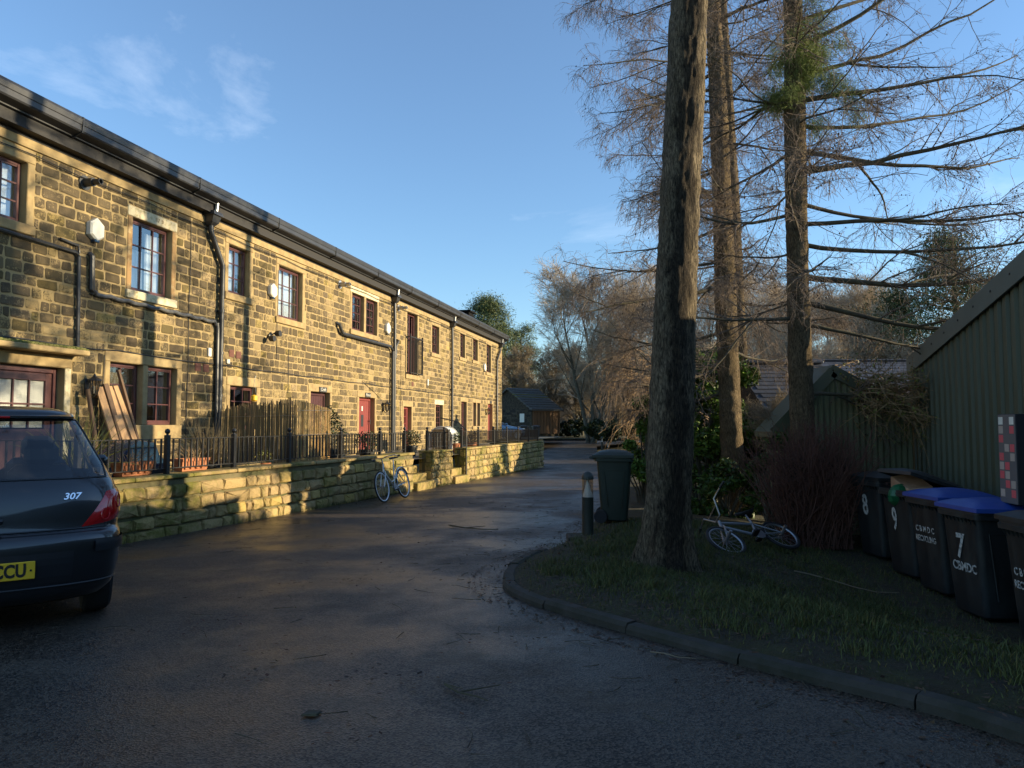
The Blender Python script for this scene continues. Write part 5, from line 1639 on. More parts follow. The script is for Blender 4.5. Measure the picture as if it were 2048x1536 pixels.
# ------------------------------------------------------------------ parked hatchback (rear end towards the camera)
#        z,    half width, y rear, rear corner depth, y front, front corner depth
CARL = [(.17, .70, .20, .42, 3.70, .5), (.20, .765, .10, .44, 3.80, .55), (.26, .815, .045, .46, 3.88, .6), (.36, .845, .015, .46, 3.93, .6), (.46, .857, .0, .46, 3.95, .6),
        (.55, .860, .0, .46, 3.95, .6), (.60, .858, .012, .46, 3.93, .6), (.625, .853, .03, .46, 3.9, .6), (.64, .848, .075, .45, 3.88, .6), (.68, .850, .085, .45, 3.84, .62),
        (.76, .852, .095, .46, 3.70, .65), (.84, .848, .11, .46, 3.45, .7), (.90, .838, .13, .46, 3.10, .75), (.95, .822, .155, .46, 2.85, .8),
        (1.00, .798, .19, .46, 2.70, .8), (1.06, .765, .235, .46, 2.58, .8), (1.14, .722, .295, .45, 2.42, .75), (1.22, .678, .355, .44, 2.27, .7), (1.30, .636, .41, .42, 2.10, .65),
        (1.36, .600, .45, .40, 1.96, .6), (1.40, .570, .475, .38, 1.84, .55), (1.425, .545, .47, .36, 1.78, .5), (1.45, .51, .50, .36, 1.66, .45), (1.475, .44, .60, .36, 1.52, .4), (1.49, .33, .78, .3, 1.40, .3), (1.497, .15, .95, .2, 1.2, .2)]
CA = np.array(CARL); CA[:, 0] *= 1.0
def car_lv(z):
    return [np.interp(z, CA[:, 0], CA[:, i]) for i in range(1, 6)]
def car_pt(u, z, off=0.0):
    """u: 0 rear centre .. 1 rear corner end .. 2 side .. 3 front centre (right half, x > 0)"""
    w, yr, b, yf, bf = car_lv(z)
    def raw(u):
        if u <= 1:
            ph = u * math.pi / 2
            return (w * math.sin(ph) ** .62, yr + b * (1 - math.cos(ph) ** .55) + .0)
        if u <= 2:
            t = u - 1; bow = .012 * math.sin(math.pi * t)
            return (w + bow, yr + b + (yf - bf - yr - b) * t)
        ph = (3 - u) * math.pi / 2
        return (w * math.sin(ph) ** .6, yf - bf * (1 - math.cos(ph) ** .6))
    x, y = raw(u)
    if off:
        e = .004
        xa, ya = raw(max(u - e, 0)); xb, yb = raw(min(u + e, 3))
        tx, ty = xb - xa, yb - ya
        L_ = math.hypot(tx, ty) or 1
        x += ty / L_ * off; y -= tx / L_ * off
    return (x, y, z)

def car_patch(us, zs, off, mirror=False, thick=None):
    m_ = MB(); nu, nz_ = len(us), len(zs)
    for z in zs:
        for u in us:
            p = car_pt(u, z, off); m_.v.append((-p[0] if mirror else p[0], p[1], p[2]))
    for i in range(nz_ - 1):
        for j in range(nu - 1):
            a = i * nu + j; q_ = (a, a + 1, a + nu + 1, a + nu)
            m_.f.append(q_[::-1] if mirror else q_)
    return m_

def make_car(name, paint, lab, badge=True, plate=True):
    e = empty(name, (0, 0, 0), 0, lab, 'car', 'parked cars')
    us = np.concatenate([np.linspace(0, 1, 30), np.linspace(1, 2, 44)[1:], np.linspace(2, 3, 24)[1:]])
    zs = np.unique(np.concatenate([CA[:, 0], (CA[1:, 0] + CA[:-1, 0]) / 2]))
    wheels = [(.70, .31), (3.25, .31)]
    body = MB(); glassf = []
    idx = {}
    for sgn in (1, -1):
        for i, z in enumerate(zs):
            for j, u in enumerate(us):
                p = car_pt(u, z)
                idx[sgn, i, j] = len(body.v); body.v.append((p[0] * sgn, p[1], p[2]))
    def kind(u, z, y, x):
        for (wy_, wz_) in wheels:
            if u > .85 and u < 2.3 and abs(x) > .5 and (y - wy_) ** 2 + (z - wz_) ** 2 < .335 ** 2 and z < .62: return 'hole'
        # rear screen
        if u < .80 - .10 * max(0, (1.02 - z) / .1) and .985 < z < 1.385: return 'glass'
        if 1.12 < u < 1.98 and .96 < z < 1.37 and not (1.40 < u < 1.445): return 'glass'
        if u > 2.12 and .97 < z < 1.40: return 'glass'
        return 'body'
    faces = {'body': MB(), 'glass': MB()}
    nu = len(us)
    for sgn in (1, -1):
        for i in range(len(zs) - 1):
            for j in range(nu - 1):
                u, z = (us[j] + us[j + 1]) / 2, (zs[i] + zs[i + 1]) / 2
                p = car_pt(u, z); k = kind(u, z, p[1], p[0])
                if k == 'hole': continue
                q_ = (idx[sgn, i, j], idx[sgn, i, j + 1], idx[sgn, i + 1, j + 1], idx[sgn, i + 1, j])
                faces[k].f.append(q_ if sgn > 0 else q_[::-1])
    # roof cap
    top = len(zs) - 1
    faces['body'].f.append([idx[1, top, j] for j in range(nu)] + [idx[-1, top, j] for j in range(nu - 2, 0, -1)])
    import bmesh
    objs = {}
    for k, m_ in (('body', paint), ('glass', 'glass_car')):
        mb_ = MB(); mb_.v = list(body.v); mb_.f = faces[k].f
        me = mb_.mesh('body' if k == 'body' else 'window_glass', M[m_], False, False)
        bm = bmesh.new(); bm.from_mesh(me)
        bmesh.ops.remove_doubles(bm, verts=bm.verts, dist=.0008)
        bmesh.ops.delete(bm, geom=[v for v in bm.verts if not v.link_faces], context='VERTS')
        bmesh.ops.recalc_face_normals(bm, faces=bm.faces)
        bm.to_mesh(me); bm.free()
        me.polygons.foreach_set('use_smooth', [True] * len(me.polygons))
        objs[k] = link('body' if k == 'body' else 'window_glass', me, e)
    # underside, interior tub
    MB().box(-.68, .68, .35, 3.6, .2, .24).build('underbody', 'car_trim', e)
    MB().box(-.70, .70, .30, .34, .5, .95).box(-.70, .70, .34, 2.5, .50, .55).build('parcel_shelf', 'car_trim', e)
    for x in (-.36, .36):
        MB().bbox(x - .22, x + .22, .95, 1.12, .55, 1.06, .05).bbox(x - .12, x + .12, .97, 1.07, 1.06, 1.22, .04).bbox(x - .23, x + .23, 1.85, 2.0, .5, 1.10, .05).bbox(x - .12, x + .12, 1.86, 1.97, 1.1, 1.28, .04).build('seat', 'car_trim', e)
    # black ceramic surround of the rear screen and the gap lines
    for mir in (False, True):
        tl = car_patch(np.linspace(.60, 1.06, 14), np.linspace(.66, .98, 12), .0)
        # tail lamp: quadrilateral in (u, z): inner edge slants
        lm = MB(); NU, NZ = 16, 12
        for i in range(NZ + 1):
            v = i / NZ; z = .662 + .255 * v
            ui = .37 + .25 * v ** 1.1; uo = 1.10 - .0 * v
            lo = .03 * (1 - v)
            for j in range(NU + 1):
                t = j / NU; u = ui + (uo - ui) * t
                zz = z + (1 - v) * (.055 * t) - v * .03 * (1 - t)
                ed = min(1, 6 * min(t, 1 - t), 6 * min(v, 1 - v))
                p = car_pt(u, zz, .003 + .012 * ed); lm.v.append((-p[0] if mir else p[0], p[1], p[2]))
        for i in range(NZ):
            for j in range(NU):
                a = i * (NU + 1) + j; q_ = (a, a + 1, a + NU + 2, a + NU + 1); lm.f.append(q_[::-1] if mir else q_)
        lamp = lm.build('tail_lamp', 'tail_red', e, smooth=True, recalc=False)
        for (uc, zc, rr_) in ((.58, .735, .038), (.80, .82, .05)):
            c_ = MB()
            for k in range(17):
                t = 2 * math.pi * k / 16
                p = car_pt(uc + rr_ * 1.25 * math.cos(t), zc + rr_ * math.sin(t), .0165); c_.v.append((-p[0] if mir else p[0], p[1], p[2]))
            MB().tube(c_.v[:-1], .005, 5, closed=True).build('lamp_ring', 'tail_clear', lamp, smooth=True)
        # bumper rub strip
        car_patch(np.linspace(.46, 1.30, 24), np.linspace(.50, .575, 6), .016, mir).build('rub_strip', 'car_trim', e, smooth=True, recalc=False)
        # tailgate shut line
        pts_ = [car_pt(u, .655, .002) for u in np.linspace(0, .60, 14)] + [car_pt(.60, z, .002) for z in np.linspace(.66, .67, 2)]
        MB().tube([(-p[0], p[1], p[2]) if mir else p for p in pts_], .006, 5).build('shut_line', 'car_trim', e)
        pts_ = [car_pt(u, .985, .001) for u in np.linspace(0, .70, 16)] + [car_pt(.70 + .11 * t, .985 + .09 * t, .001) for t in np.linspace(.2, 1, 6)] + [car_pt(.81, z, .001) for z in np.linspace(1.09, 1.385, 8)] + [car_pt(u, 1.388, .001) for u in np.linspace(.8, 0, 16)]
        MB().tube([(-p[0], p[1], p[2]) if mir else p for p in pts_], .007, 5).build('screen_seal', 'car_trim', e)
    # roof spoiler lip
    sp_ = MB()
    uu = np.linspace(-.78, .78, 33)
    for u in uu:
        p = car_pt(abs(u), 1.40); s_ = 1 if u >= 0 else -1
        for (dy, dz) in ((.03, .0), (-.055, -.004), (-.055, .012), (.06, .036)): sp_.v.append((p[0] * s_, p[1] + dy, p[2] + dz))
    for i in range(len(uu) - 1):
        for k in range(4): sp_.f.append((i * 4 + k, i * 4 + (k + 1) % 4, i * 4 + 4 + (k + 1) % 4, i * 4 + 4 + k))
    sp_.build('roof_spoiler', paint, e, smooth=True)
    MB().bbox(-.14, .14, .405, .43, 1.395, 1.41, .004).build('high_brake_lamp', 'tail_red', e)
    # boot handle, plate recess and plate
    MB().tube([(-.11, .085, .735), (-.07, .062, .728), (.07, .062, .728), (.11, .085, .735)], .022, 8).build('boot_handle', 'car_trim', e, smooth=True)
    rec = car_patch(np.linspace(-.0, .30, 10), np.linspace(.335, .52, 6), .004); 
    for mir in (False, True): car_patch(np.linspace(0, .31, 10), np.linspace(.325, .52, 6), .003, mir).build('plate_recess', 'car_trim', e, recalc=False)
    if plate:
        pl = MB().bbox(-.21, .31, -.022, -.012, .37, .481, .004).build('number_plate', 'plate', e)
        o = link('lettering', text_mesh('CCU', .112, .0008, 'plate_ink', 0, .80, .004), pl, (.165, -.0235, .424)); o.rotation_euler = (math.pi / 2, 0, 0)
        MB().lathe([(.007, -.0235), (.007, -.027)], 8, (.285, 0, .425), 'y').build('screw', 'plate_ink', pl)
    if badge:
        p = car_pt(.45, .85, .003)
        ub, zb3 = .30, .865
        p = Vector(car_pt(ub, zb3, .004)); tx = (Vector(car_pt(ub + .01, zb3)) - Vector(car_pt(ub - .01, zb3))).normalized(); tz = (Vector(car_pt(ub, zb3 + .01)) - Vector(car_pt(ub, zb3 - .01))).normalized()
        nn_ = tx.cross(tz).normalized(); tz = nn_.cross(tx)
        o = link('badge', text_mesh('307', .062, .003, 'chrome', .3, 1.15, .0012), e, p + nn_ * .004); o.rotation_euler = Matrix((tx, tz, nn_)).transposed().to_euler()
        x = link('window_sticker', text_mesh('co.uk', .045, .0005, 'white_plastic'), e, (.09, .395, 1.345)); x.rotation_euler = (R(55), 0, 0)
    # rear wiper and washer
    MB().tube([(.02, .165, 1.0), (-.12, .20, 1.045), (-.44, .235, 1.055)], .009, 6).tube([(-.05, .185, 1.035), (-.50, .245, 1.065)], .006, 5).lathe([(.028, 0), (.028, .03), (.015, .035)], 12, (.02, .15, .985)).build('rear_wiper', 'car_trim', e, smooth=True)
    # lower valance crease
    for mir in (False, True):
        pts_ = [car_pt(u, .30, .004) for u in np.linspace(0, 1.05, 26)]
        MB().tube([(-p[0], p[1], p[2]) if mir else p for p in pts_], .007, 5).build('valance_edge', 'car_trim', e)
    # wheels
    for (wy_, wz_) in wheels:
        for s_ in (-1, 1):
            x = s_ * .735
            w = MB().lathe([(.20, -.09), (.285, -.095), (.305, -.075), (.31, -.03), (.31, .03), (.305, .075), (.285, .095), (.20, .09)], 36, (x, wy_, wz_), 'x').build('wheel', 'rubber', e, smooth=True)
            MB().lathe([(.03, s_ * .05), (.12, s_ * .06), (.19, s_ * .085), (.205, s_ * .092)], 24, (x, wy_, wz_), 'x').build('hub_cap', 'steel', w, smooth=True)
            ar = MB()
            for k in range(19):
                t = R(-20 + 220 * k / 18)
                ar.v += [(s_ * .40, wy_ + .345 * math.cos(t), wz_ + .345 * math.sin(t)), (s_ * .79, wy_ + .345 * math.cos(t), wz_ + .345 * math.sin(t))]
                if k: ar.f.append((2 * k - 2, 2 * k, 2 * k + 1, 2 * k - 1))
            ar.build('wheel_arch', 'car_trim', e, recalc=False)
    # door mirrors, front lamps
    for s_ in (-1, 1):
        MB().bbox(min(s_ * .80, s_ * .98), max(s_ * .80, s_ * .98), 2.42, 2.55, .98, 1.10, .03).build('door_mirror', paint, e, smooth=True)
        MB().bbox(min(s_ * .42, s_ * .76), max(s_ * .42, s_ * .76), 3.66, 3.80, .64, .76, .03).build('headlamp', 'white_plastic', e)
    return e

car = make_car('parked_car', 'car_paint', 'dark blue-grey hatchback seen from behind with red tail lamp')
CH = R(35)
car.location = (-3.50, 4.82, float(gz(5.6)) + .0)
car.rotation_euler = (R(-.9), 0, CH)
car.scale = (1, 1, 1.07)
car_far = copy_tree(car)
for ch in car_far.children:
    if ch.name.split('.')[0] in ('body', 'roof_spoiler', 'door_mirror'):
        me = ch.data.copy(); me.materials[0] = M['car_paint_far']; ch.data = me
for ch in list(car_far.children):
    if ch.name.split('.')[0] in ('number_plate', 'badge', 'window_sticker'):
        for g in list(ch.children): bpy.data.objects.remove(g)
        bpy.data.objects.remove(ch)
car_far.name = 'parked_car.001'
tag(car_far, 'pale blue car parked beyond the end of the terrace', 'car')
car_far.scale = (1, 1, 1)
car_far.location = (-3.0, 47.3, .42); car_far.rotation_euler = (0, 0, R(-72))

# ------------------------------------------------------------------ yard clutter
def yard_pt(px, Y, z=0.0):
    """a point at pixel column px of the photograph's width and depth Y"""
    return Vector(((px - 1024) / 1450 * Y, Y, z))

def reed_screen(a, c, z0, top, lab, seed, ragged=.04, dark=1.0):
    rg = random.Random(seed)
    a, c = Vector(a), Vector(c); d = c - a; L_ = d.length; d.normalize(); nrm = Vector((d.y, -d.x, 0))
    m_ = MB(); x = 0
    while x < L_:
        r_ = rg.uniform(.006, .011); lean = rg.uniform(-.02, .02); u = x / L_
        zt = top[0] + (top[1] - top[0]) * u + rg.gauss(0, ragged)
        p0 = a + d * x + nrm * rg.uniform(-.012, .012); p1 = p0 + d * lean
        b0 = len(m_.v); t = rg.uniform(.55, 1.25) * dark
        m_.tube([(p0.x, p0.y, z0), ((p0.x + p1.x) / 2, (p0.y + p1.y) / 2, (z0 + zt) / 2), (p1.x, p1.y, zt)], r_, 4, cap=False)
        m_.c += [(t, t * rg.uniform(.84, .95), t * rg.uniform(.62, .82))] * (len(m_.f) - len(m_.c))
        x += r_ * 1.7
    e = empty('reed_screen', a, 0, lab, 'screen', 'reed screens on the yard railing')
    m_.v = [(p[0] - a.x, p[1] - a.y, p[2]) for p in m_.v]
    o = m_.build('reeds', 'reed', e, recalc=False)
    for (u) in (.12, .5, .85):
        w = MB(); zz = z0 + (top[0] - z0) * u
        w.tube([nrm * .02 + Vector((0, 0, zz)), d * L_ + nrm * .02 + Vector((0, 0, zz + .02))], .003, 4); w.build('tie_wire', 'steel', e)
    for u in (.02, .5, .98):
        p = d * (L_ * u) - nrm * .03
        MB().bar((p.x, p.y, z0), (p.x, p.y, top[0] + (top[1] - top[0]) * u - .1), .035).build('stake', 'timber_dark', e)

fa = FO + FD * 15.9 + FL * -.12
wc = WO + WD * wy(14.15) + WLN * .55
we = WO + WD * wy(15.35) + WLN * .50
reed_screen((fa.x, fa.y, 0), (wc.x, wc.y, 0), YARD, (1.76, 1.90), 'long shaded brown reed screen running from the wall to the railing', 3, .035, .55)  # reed tone lowered to paint in the shade on this panel
reed_screen((wc.x + .02, wc.y + .03, 0), (we.x, we.y, 0), YARD, (1.90, 1.74), 'short sunlit pale reed screen behind the railing', 4, .008, 1.35)  # reed tone raised to paint in the sun on this panel

# timber planks leaning beside the lantern
for i, (sb, st, h, w, th_, yb, m_) in enumerate([(13.02, 12.60, 1.96, .15, .03, -1.0, 'timber'), (13.20, 12.74, 2.02, .10, .045, -.95, 'timber_dark'), (13.30, 12.80, 1.98, .16, .03, -1.05, 'timber'),
                                           (13.46, 12.90, 1.92, .07, .05, -1.0, 'timber_dark'), (13.56, 12.98, 2.0, .14, .03, -1.1, 'timber'), (13.66, 13.02, 2.28, .05, .05, -1.0, 'timber_dark')]):
    labs = ['pale wide plank leaning leftmost against the wall by the lantern', 'narrow dark batten second from the left in the leaning stack', 'pale wide plank in the middle of the leaning stack',
            'thin dark batten right of the middle leaning plank', 'pale plank leaning rightmost of the wide boards', 'tallest thin dark batten leaning beside the twin window']
    o = MB().bbox(-w / 2, w / 2, -th_ / 2, th_ / 2, 0, 1.0, .003)
    a = FO + FD * (st + (sb - st) * .35 - .05) + FL * (yb * .55) + Vector((0, 0, YARD)); c = FO + FD * (st - .05) + FL * -.07 + Vector((0, 0, h + .08))
    L_ = (c - a).length
    o.v = [(p[0], p[1], p[2] * L_) for p in o.v]
    ob = o.build('timber_plank', m_); ob.location = a
    zax = (c - a).normalized(); yax = (FL * -1 + Vector((0, 0, 0))); yax = (yax - zax * yax.dot(zax)).normalized(); xax = yax.cross(zax)
    ob.rotation_euler = Matrix((xax, yax, zax)).transposed().to_euler()
    tag(ob, labs[i], 'plank', 'timber planks leaning on the house wall')
o = MB().tube([(0, 0, 0), (.02, 0, .8), (-.01, .02, 1.5)], .035, 8).build('round_pole', 'timber_dark', smooth=True)
p = FO + FD * 12.3 + FL * -.35; o.location = (p.x, p.y, YARD); o.rotation_euler = (-.1, -.06, FRZ); tag(o, 'dark round pole standing by the door jamb', 'pole')

def trough(Y0, Y1, lab):
    a, c = WO + WD * wy(Y0) + WLN * .36, WO + WD * wy(Y1) + WLN * .36
    L_ = (c - a).length
    e = empty('plant_trough', (a.x, a.y, WTOP + .002), WRZ, lab, 'planter', 'terracotta troughs on the wall top')
    m_ = MB()
    for (z, ww, xx) in ((0, .07, .03), (.15, .10, 0), (.15, .115, -.012), (.19, .115, -.012), (.19, .095, .01), (.12, .09, .02)):
        m_.v += [(xx, -ww, z), (L_ - xx, -ww, z), (L_ - xx, ww, z), (xx, ww, z)]
    for i in range(5):
        for j in range(4): m_.f.append((i * 4 + j, i * 4 + (j + 1) % 4, i * 4 + 4 + (j + 1) % 4, i * 4 + 4 + j))
    m_.f.append((0, 1, 2, 3)); m_.f.append((20, 21, 22, 23))
    m_.build('pot', 'terracotta', e)
    MB().bbox(.02, L_ - .02, -.088, .088, .10, .165, .01).build('compost', 'soil', e)
    for k in range(4): MB().bbox(.06 + k * (L_ - .12) / 4, .06 + (k + .55) * (L_ - .12) / 4, -.105, -.085, .03, .14, .006).build('moulded_panel', 'terracotta', e)
    g = np.random.default_rng(int(Y0 * 100)); n = 26
    P = np.zeros((n, 4, 3)); P[:, 0] = np.stack([g.uniform(.08, L_ - .08, n), g.uniform(-.05, .05, n), np.full(n, .15)], 1)
    d = np.stack([g.normal(0, .4, n), g.normal(0, .4, n), np.ones(n)], 1)
    for k in range(1, 4): d[:, 2] -= .25; P[:, k] = P[:, k - 1] + unit(d) * g.uniform(.05, .1, n)[:, None]
    v, f = tubes(P, np.full((n, 4), .004)); link('dry_stalks', np_mesh('dry_stalks', v, f, 'twig_pale'), e)
trough(9.72, 10.28, 'terracotta trough of bare stalks, nearer of the two')
trough(10.82, 11.40, 'terracotta trough with the small cactus, farther of the two')

def plant_pot(loc, r, h, m_, name, lab, cat, builder):
    e = empty(name, loc, 0, lab, cat)
    MB().lathe([(r * .7, 0), (r, h * .85), (r * 1.08, h * .86), (r * 1.08, h), (r * .92, h), (r * .88, h * .9), (.01, h * .9)], 16).build('pot', m_, e, smooth=True)
    builder(e, h * .9)
    return e
def leafy(n, rad, hgt, size, m_, seed, base=.0, stem=True, shape='ball', lo=.5, hi=1.4):
    def f(e, z0):
        g = np.random.default_rng(seed)
        q_ = unit(g.normal(size=(n, 3))) * (g.random((n, 1)) ** .4)
        C = q_ * np.array([rad, rad, hgt / 2]); C[:, 2] += z0 + base + hgt / 2
        if shape == 'cone':
            k = (C[:, 2:3] - z0 - base) / hgt; C[:, :2] *= np.clip(1.25 - k, .12, 1)
        v, f_, t = leaf_quads(C, size, g, .45, tone_lo=lo, tone_hi=hi); link('foliage', np_mesh('foliage', v, f_, m_, t), e)
        if stem: MB().tube([(0, 0, z0 - .05), (0, 0, z0 + base + hgt * .7)], .015, 6).build('stem', 'timber_dark', e)
    return f
def grassy(n, hgt, spread, m_, seed, w=.006):
    def f(e, z0):
        g = np.random.default_rng(seed)
        P = np.zeros((n, 5, 3)); a = g.uniform(0, 2 * np.pi, n)
        P[:, 0] = np.stack([.06 * np.cos(a), .06 * np.sin(a), np.full(n, z0)], 1)
        out = g.uniform(.1, 1, n) * spread
        d = np.stack([np.cos(a) * out, np.sin(a) * out, np.ones(n)], 1)
        L_ = hgt * g.uniform(.6, 1.2, n)
        for k in range(1, 5):
            d = unit(d); d[:, 2] -= .28 * out; P[:, k] = P[:, k - 1] + unit(d) * (L_ / 4)[:, None]
        s_ = np.linspace(1, .15, 5)[None]
        v, f_ = tubes(P, np.repeat(s_ * w, n, 0)); t = np.repeat(g.uniform(.5, 1.3, n), 12)[:, None] * np.ones((1, 3))
        link('blades', np_mesh('blades', v, f_, m_, t), e)
    return f
ywall = lambda Y, off: WO + WD * wy(Y) + WLN * off
def yp(Y, off, z=YARD): p = ywall(Y, off); return (p.x, p.y, z + .003)
plant_pot(yp(9.35, .62), .17, .28, 'ashlar', 'potted_plant', 'yellow green arching fern plant behind the first railing panel', 'plant', grassy(110, .75, 1.0, 'fern', 5, .011))
plant_pot(yp(9.62, .5), .12, .26, 'ashlar', 'potted_plant', 'pale stone pot with sparse sprigs beside the leaning planks', 'plant', leafy(60, .14, .2, .02, 'fern', 6))
plant_pot(yp(11.95, .75), .16, .25, 'bin_dark', 'potted_plant', 'tall tuft of dry ornamental grass before the reed screen', 'plant', grassy(380, .75, .9, 'straw', 8, .0035))
plant_pot(yp(13.0, .42), .12, .22, 'terracotta', 'potted_plant', 'small bushy plant in terracotta pot at the reed screen corner', 'plant', leafy(260, .17, .25, .018, 'fern', 9, lo=.35, hi=.9))
plant_pot(yp(16.2, 1.0), .2, .35, 'bin_dark', 'potted_plant', 'dark evergreen shrub with pointed top left of the red door', 'plant', leafy(900, .48, 1.05, .032, 'ivy', 10, shape='cone', lo=.3, hi=1.1))
plant_pot(yp(17.6, .8), .2, .3, 'bin_dark', 'potted_plant', 'low dark leafy shrub behind the railing below the red door', 'plant', leafy(700, .36, .5, .03, 'ivy', 11, lo=.3, hi=1.0))
plant_pot(yp(20.8, 1.1), .2, .3, 'bin_dark', 'potted_plant', 'dark leafy shrub in a pot between the two wall openings', 'plant', leafy(700, .34, .5, .03, 'ivy', 12, lo=.3, hi=1.0))
plant_pot(yp(23.6, .8), .18, .3, 'terracotta', 'potted_plant', 'small shrub in terracotta beside the white domed store', 'plant', leafy(500, .3, .4, .03, 'ivy', 13, lo=.4, hi=1.2))
plant_pot(yp(25.0, .7), .18, .3, 'terracotta', 'potted_plant', 'reddish shrub in terracotta farther along the lit railing', 'plant', leafy(500, .3, .45, .03, 'litter', 14, lo=.8, hi=2.0))
plant_pot(yp(12.5, .45), .15, .16, 'white_plastic', 'potted_plant', 'shallow white planter with tiny succulents by the reed screen', 'plant', leafy(120, .12, .1, .016, 'ivy', 15, stem=False))
# long pale trough between pots
o = MB().bbox(-.55, .55, -.12, .12, 0, .24, .015).build('stone_trough', 'ashlar'); o.location = yp(12.75, .52); o.rotation_euler = (0, 0, WRZ); tag(o, 'long pale stone trough at the foot of the reed screen', 'trough')
# hanging yellow feeder
p = FO + FD * 16.6 + FL * -.4
e = empty('bird_feeder', (p.x, p.y, 2.0), 0, 'small yellow bird feeder hanging before the ground floor window', 'bird feeder')
MB().lathe([(.03, -.08), (.07, -.05), (.07, .04), (.02, .07)], 12).build('body', 'plate', e, smooth=True)
MB().tube([(.05, 0, .03), (0, 0, .42)], .003, 4).tube([(-.05, 0, .03), (0, 0, .42)], .003, 4).tube([(0, 0, .42), (0, .1, .5)], .004, 4).build('string', 'white_plastic', e)
MB().lathe([(.0, -.10), (.10, -.09), (.10, -.08), (.0, -.08)], 12).build('tray', 'ashlar', e)
# little blue toy car
p = ywall(10.6, 1.1)
toy = empty('toy_car', (p.x, p.y, YARD + .002), WRZ + math.pi, 'dark blue ride-on toy car behind the railing', 'toy car')
tb = MB(); prof = [(-.55, .14), (-.56, .34), (-.42, .40), (-.30, .62), (.02, .66), (.22, .56), (.36, .40), (.56, .32), (.60, .16)]
for (x, z) in prof:
    for (yv, k) in ((-.27, .0), (-.22, 1), (.22, 1), (.27, 0)): tb.v.append((x, yv, z + .02 * k))
nb = len(prof)
for i in range(nb - 1):
    for k in range(3): tb.f.append((i * 4 + k, i * 4 + k + 1, i * 4 + 5 + k, i * 4 + 4 + k))
tb.f.append([i * 4 for i in range(nb)]); tb.f.append([i * 4 + 3 for i in range(nb)][::-1])
tb.build('body', 'toy_blue', toy, smooth=True)
MB().add([(.03, -.20, .665), (.03, .20, .665), (.35, .20, .425), (.35, -.20, .425)], [(0, 1, 2, 3)]).build('windscreen', 'glass_car', toy)
for x in (-.36, .36):
    for s_ in (-1, 1): MB().lathe([(.02, -.04), (.12, -.04), (.13, 0), (.12, .04), (.02, .04)], 16, (x, s_ * .27, .13), 'y').build('wheel', 'rubber', toy, smooth=True)
# white domed garden store
p = Vector((-2.25, 24.0, YARD))
dm = empty('domed_store', p, WRZ, 'white domed garden store standing behind the far railing', 'garden store')
arc = [(.62 * math.cos(R(180 - 15 * k)), .55 + .62 * math.sin(R(15 * k)) * .8) for k in range(13)]
dm.scale = (.62, .66, .80)
MB().prism([(-.6, 0)] + arc + [(.6, 0)], -.45, .45, 'x').build('shell', 'white_plastic', dm, smooth=False)
f_ = MB()
for i in range(5): f_.bbox(-.47, -.452, -.5, .5, .12 + i * .17, .27 + i * .17, .005)
f_.build('door_slats', 'ashlar', dm)
MB().tube([(-.46, a[0] * 1.01, a[1] * 1.01) for a in arc], .025, 6).tube([(.46, a[0] * 1.01, a[1] * 1.01) for a in arc], .025, 6).build('edge_hoop', 'white_plastic', dm)
# grey meter box low on the wall
o = MB().bbox(-.12, .12, -.10, -.012, 0, .40, .01).build('meter_box', 'gutter'); fplace(o, 15.25, 0, .85); tag(o, 'small grey meter box low on the wall left of the reed screen', 'meter box')
# black bins by the barn
for i, (x, y, lab) in enumerate([(.9, 57.0, 'black bin before the barn, left of the pair'), (1.9, 57.4, 'black bin before the barn doors, right of the pair')]):
    wheelie_bin('wheelie_bin', (x, y, .30), R(10), 'bin_dark', 'bin_dark', lab, 'bins before the barn')

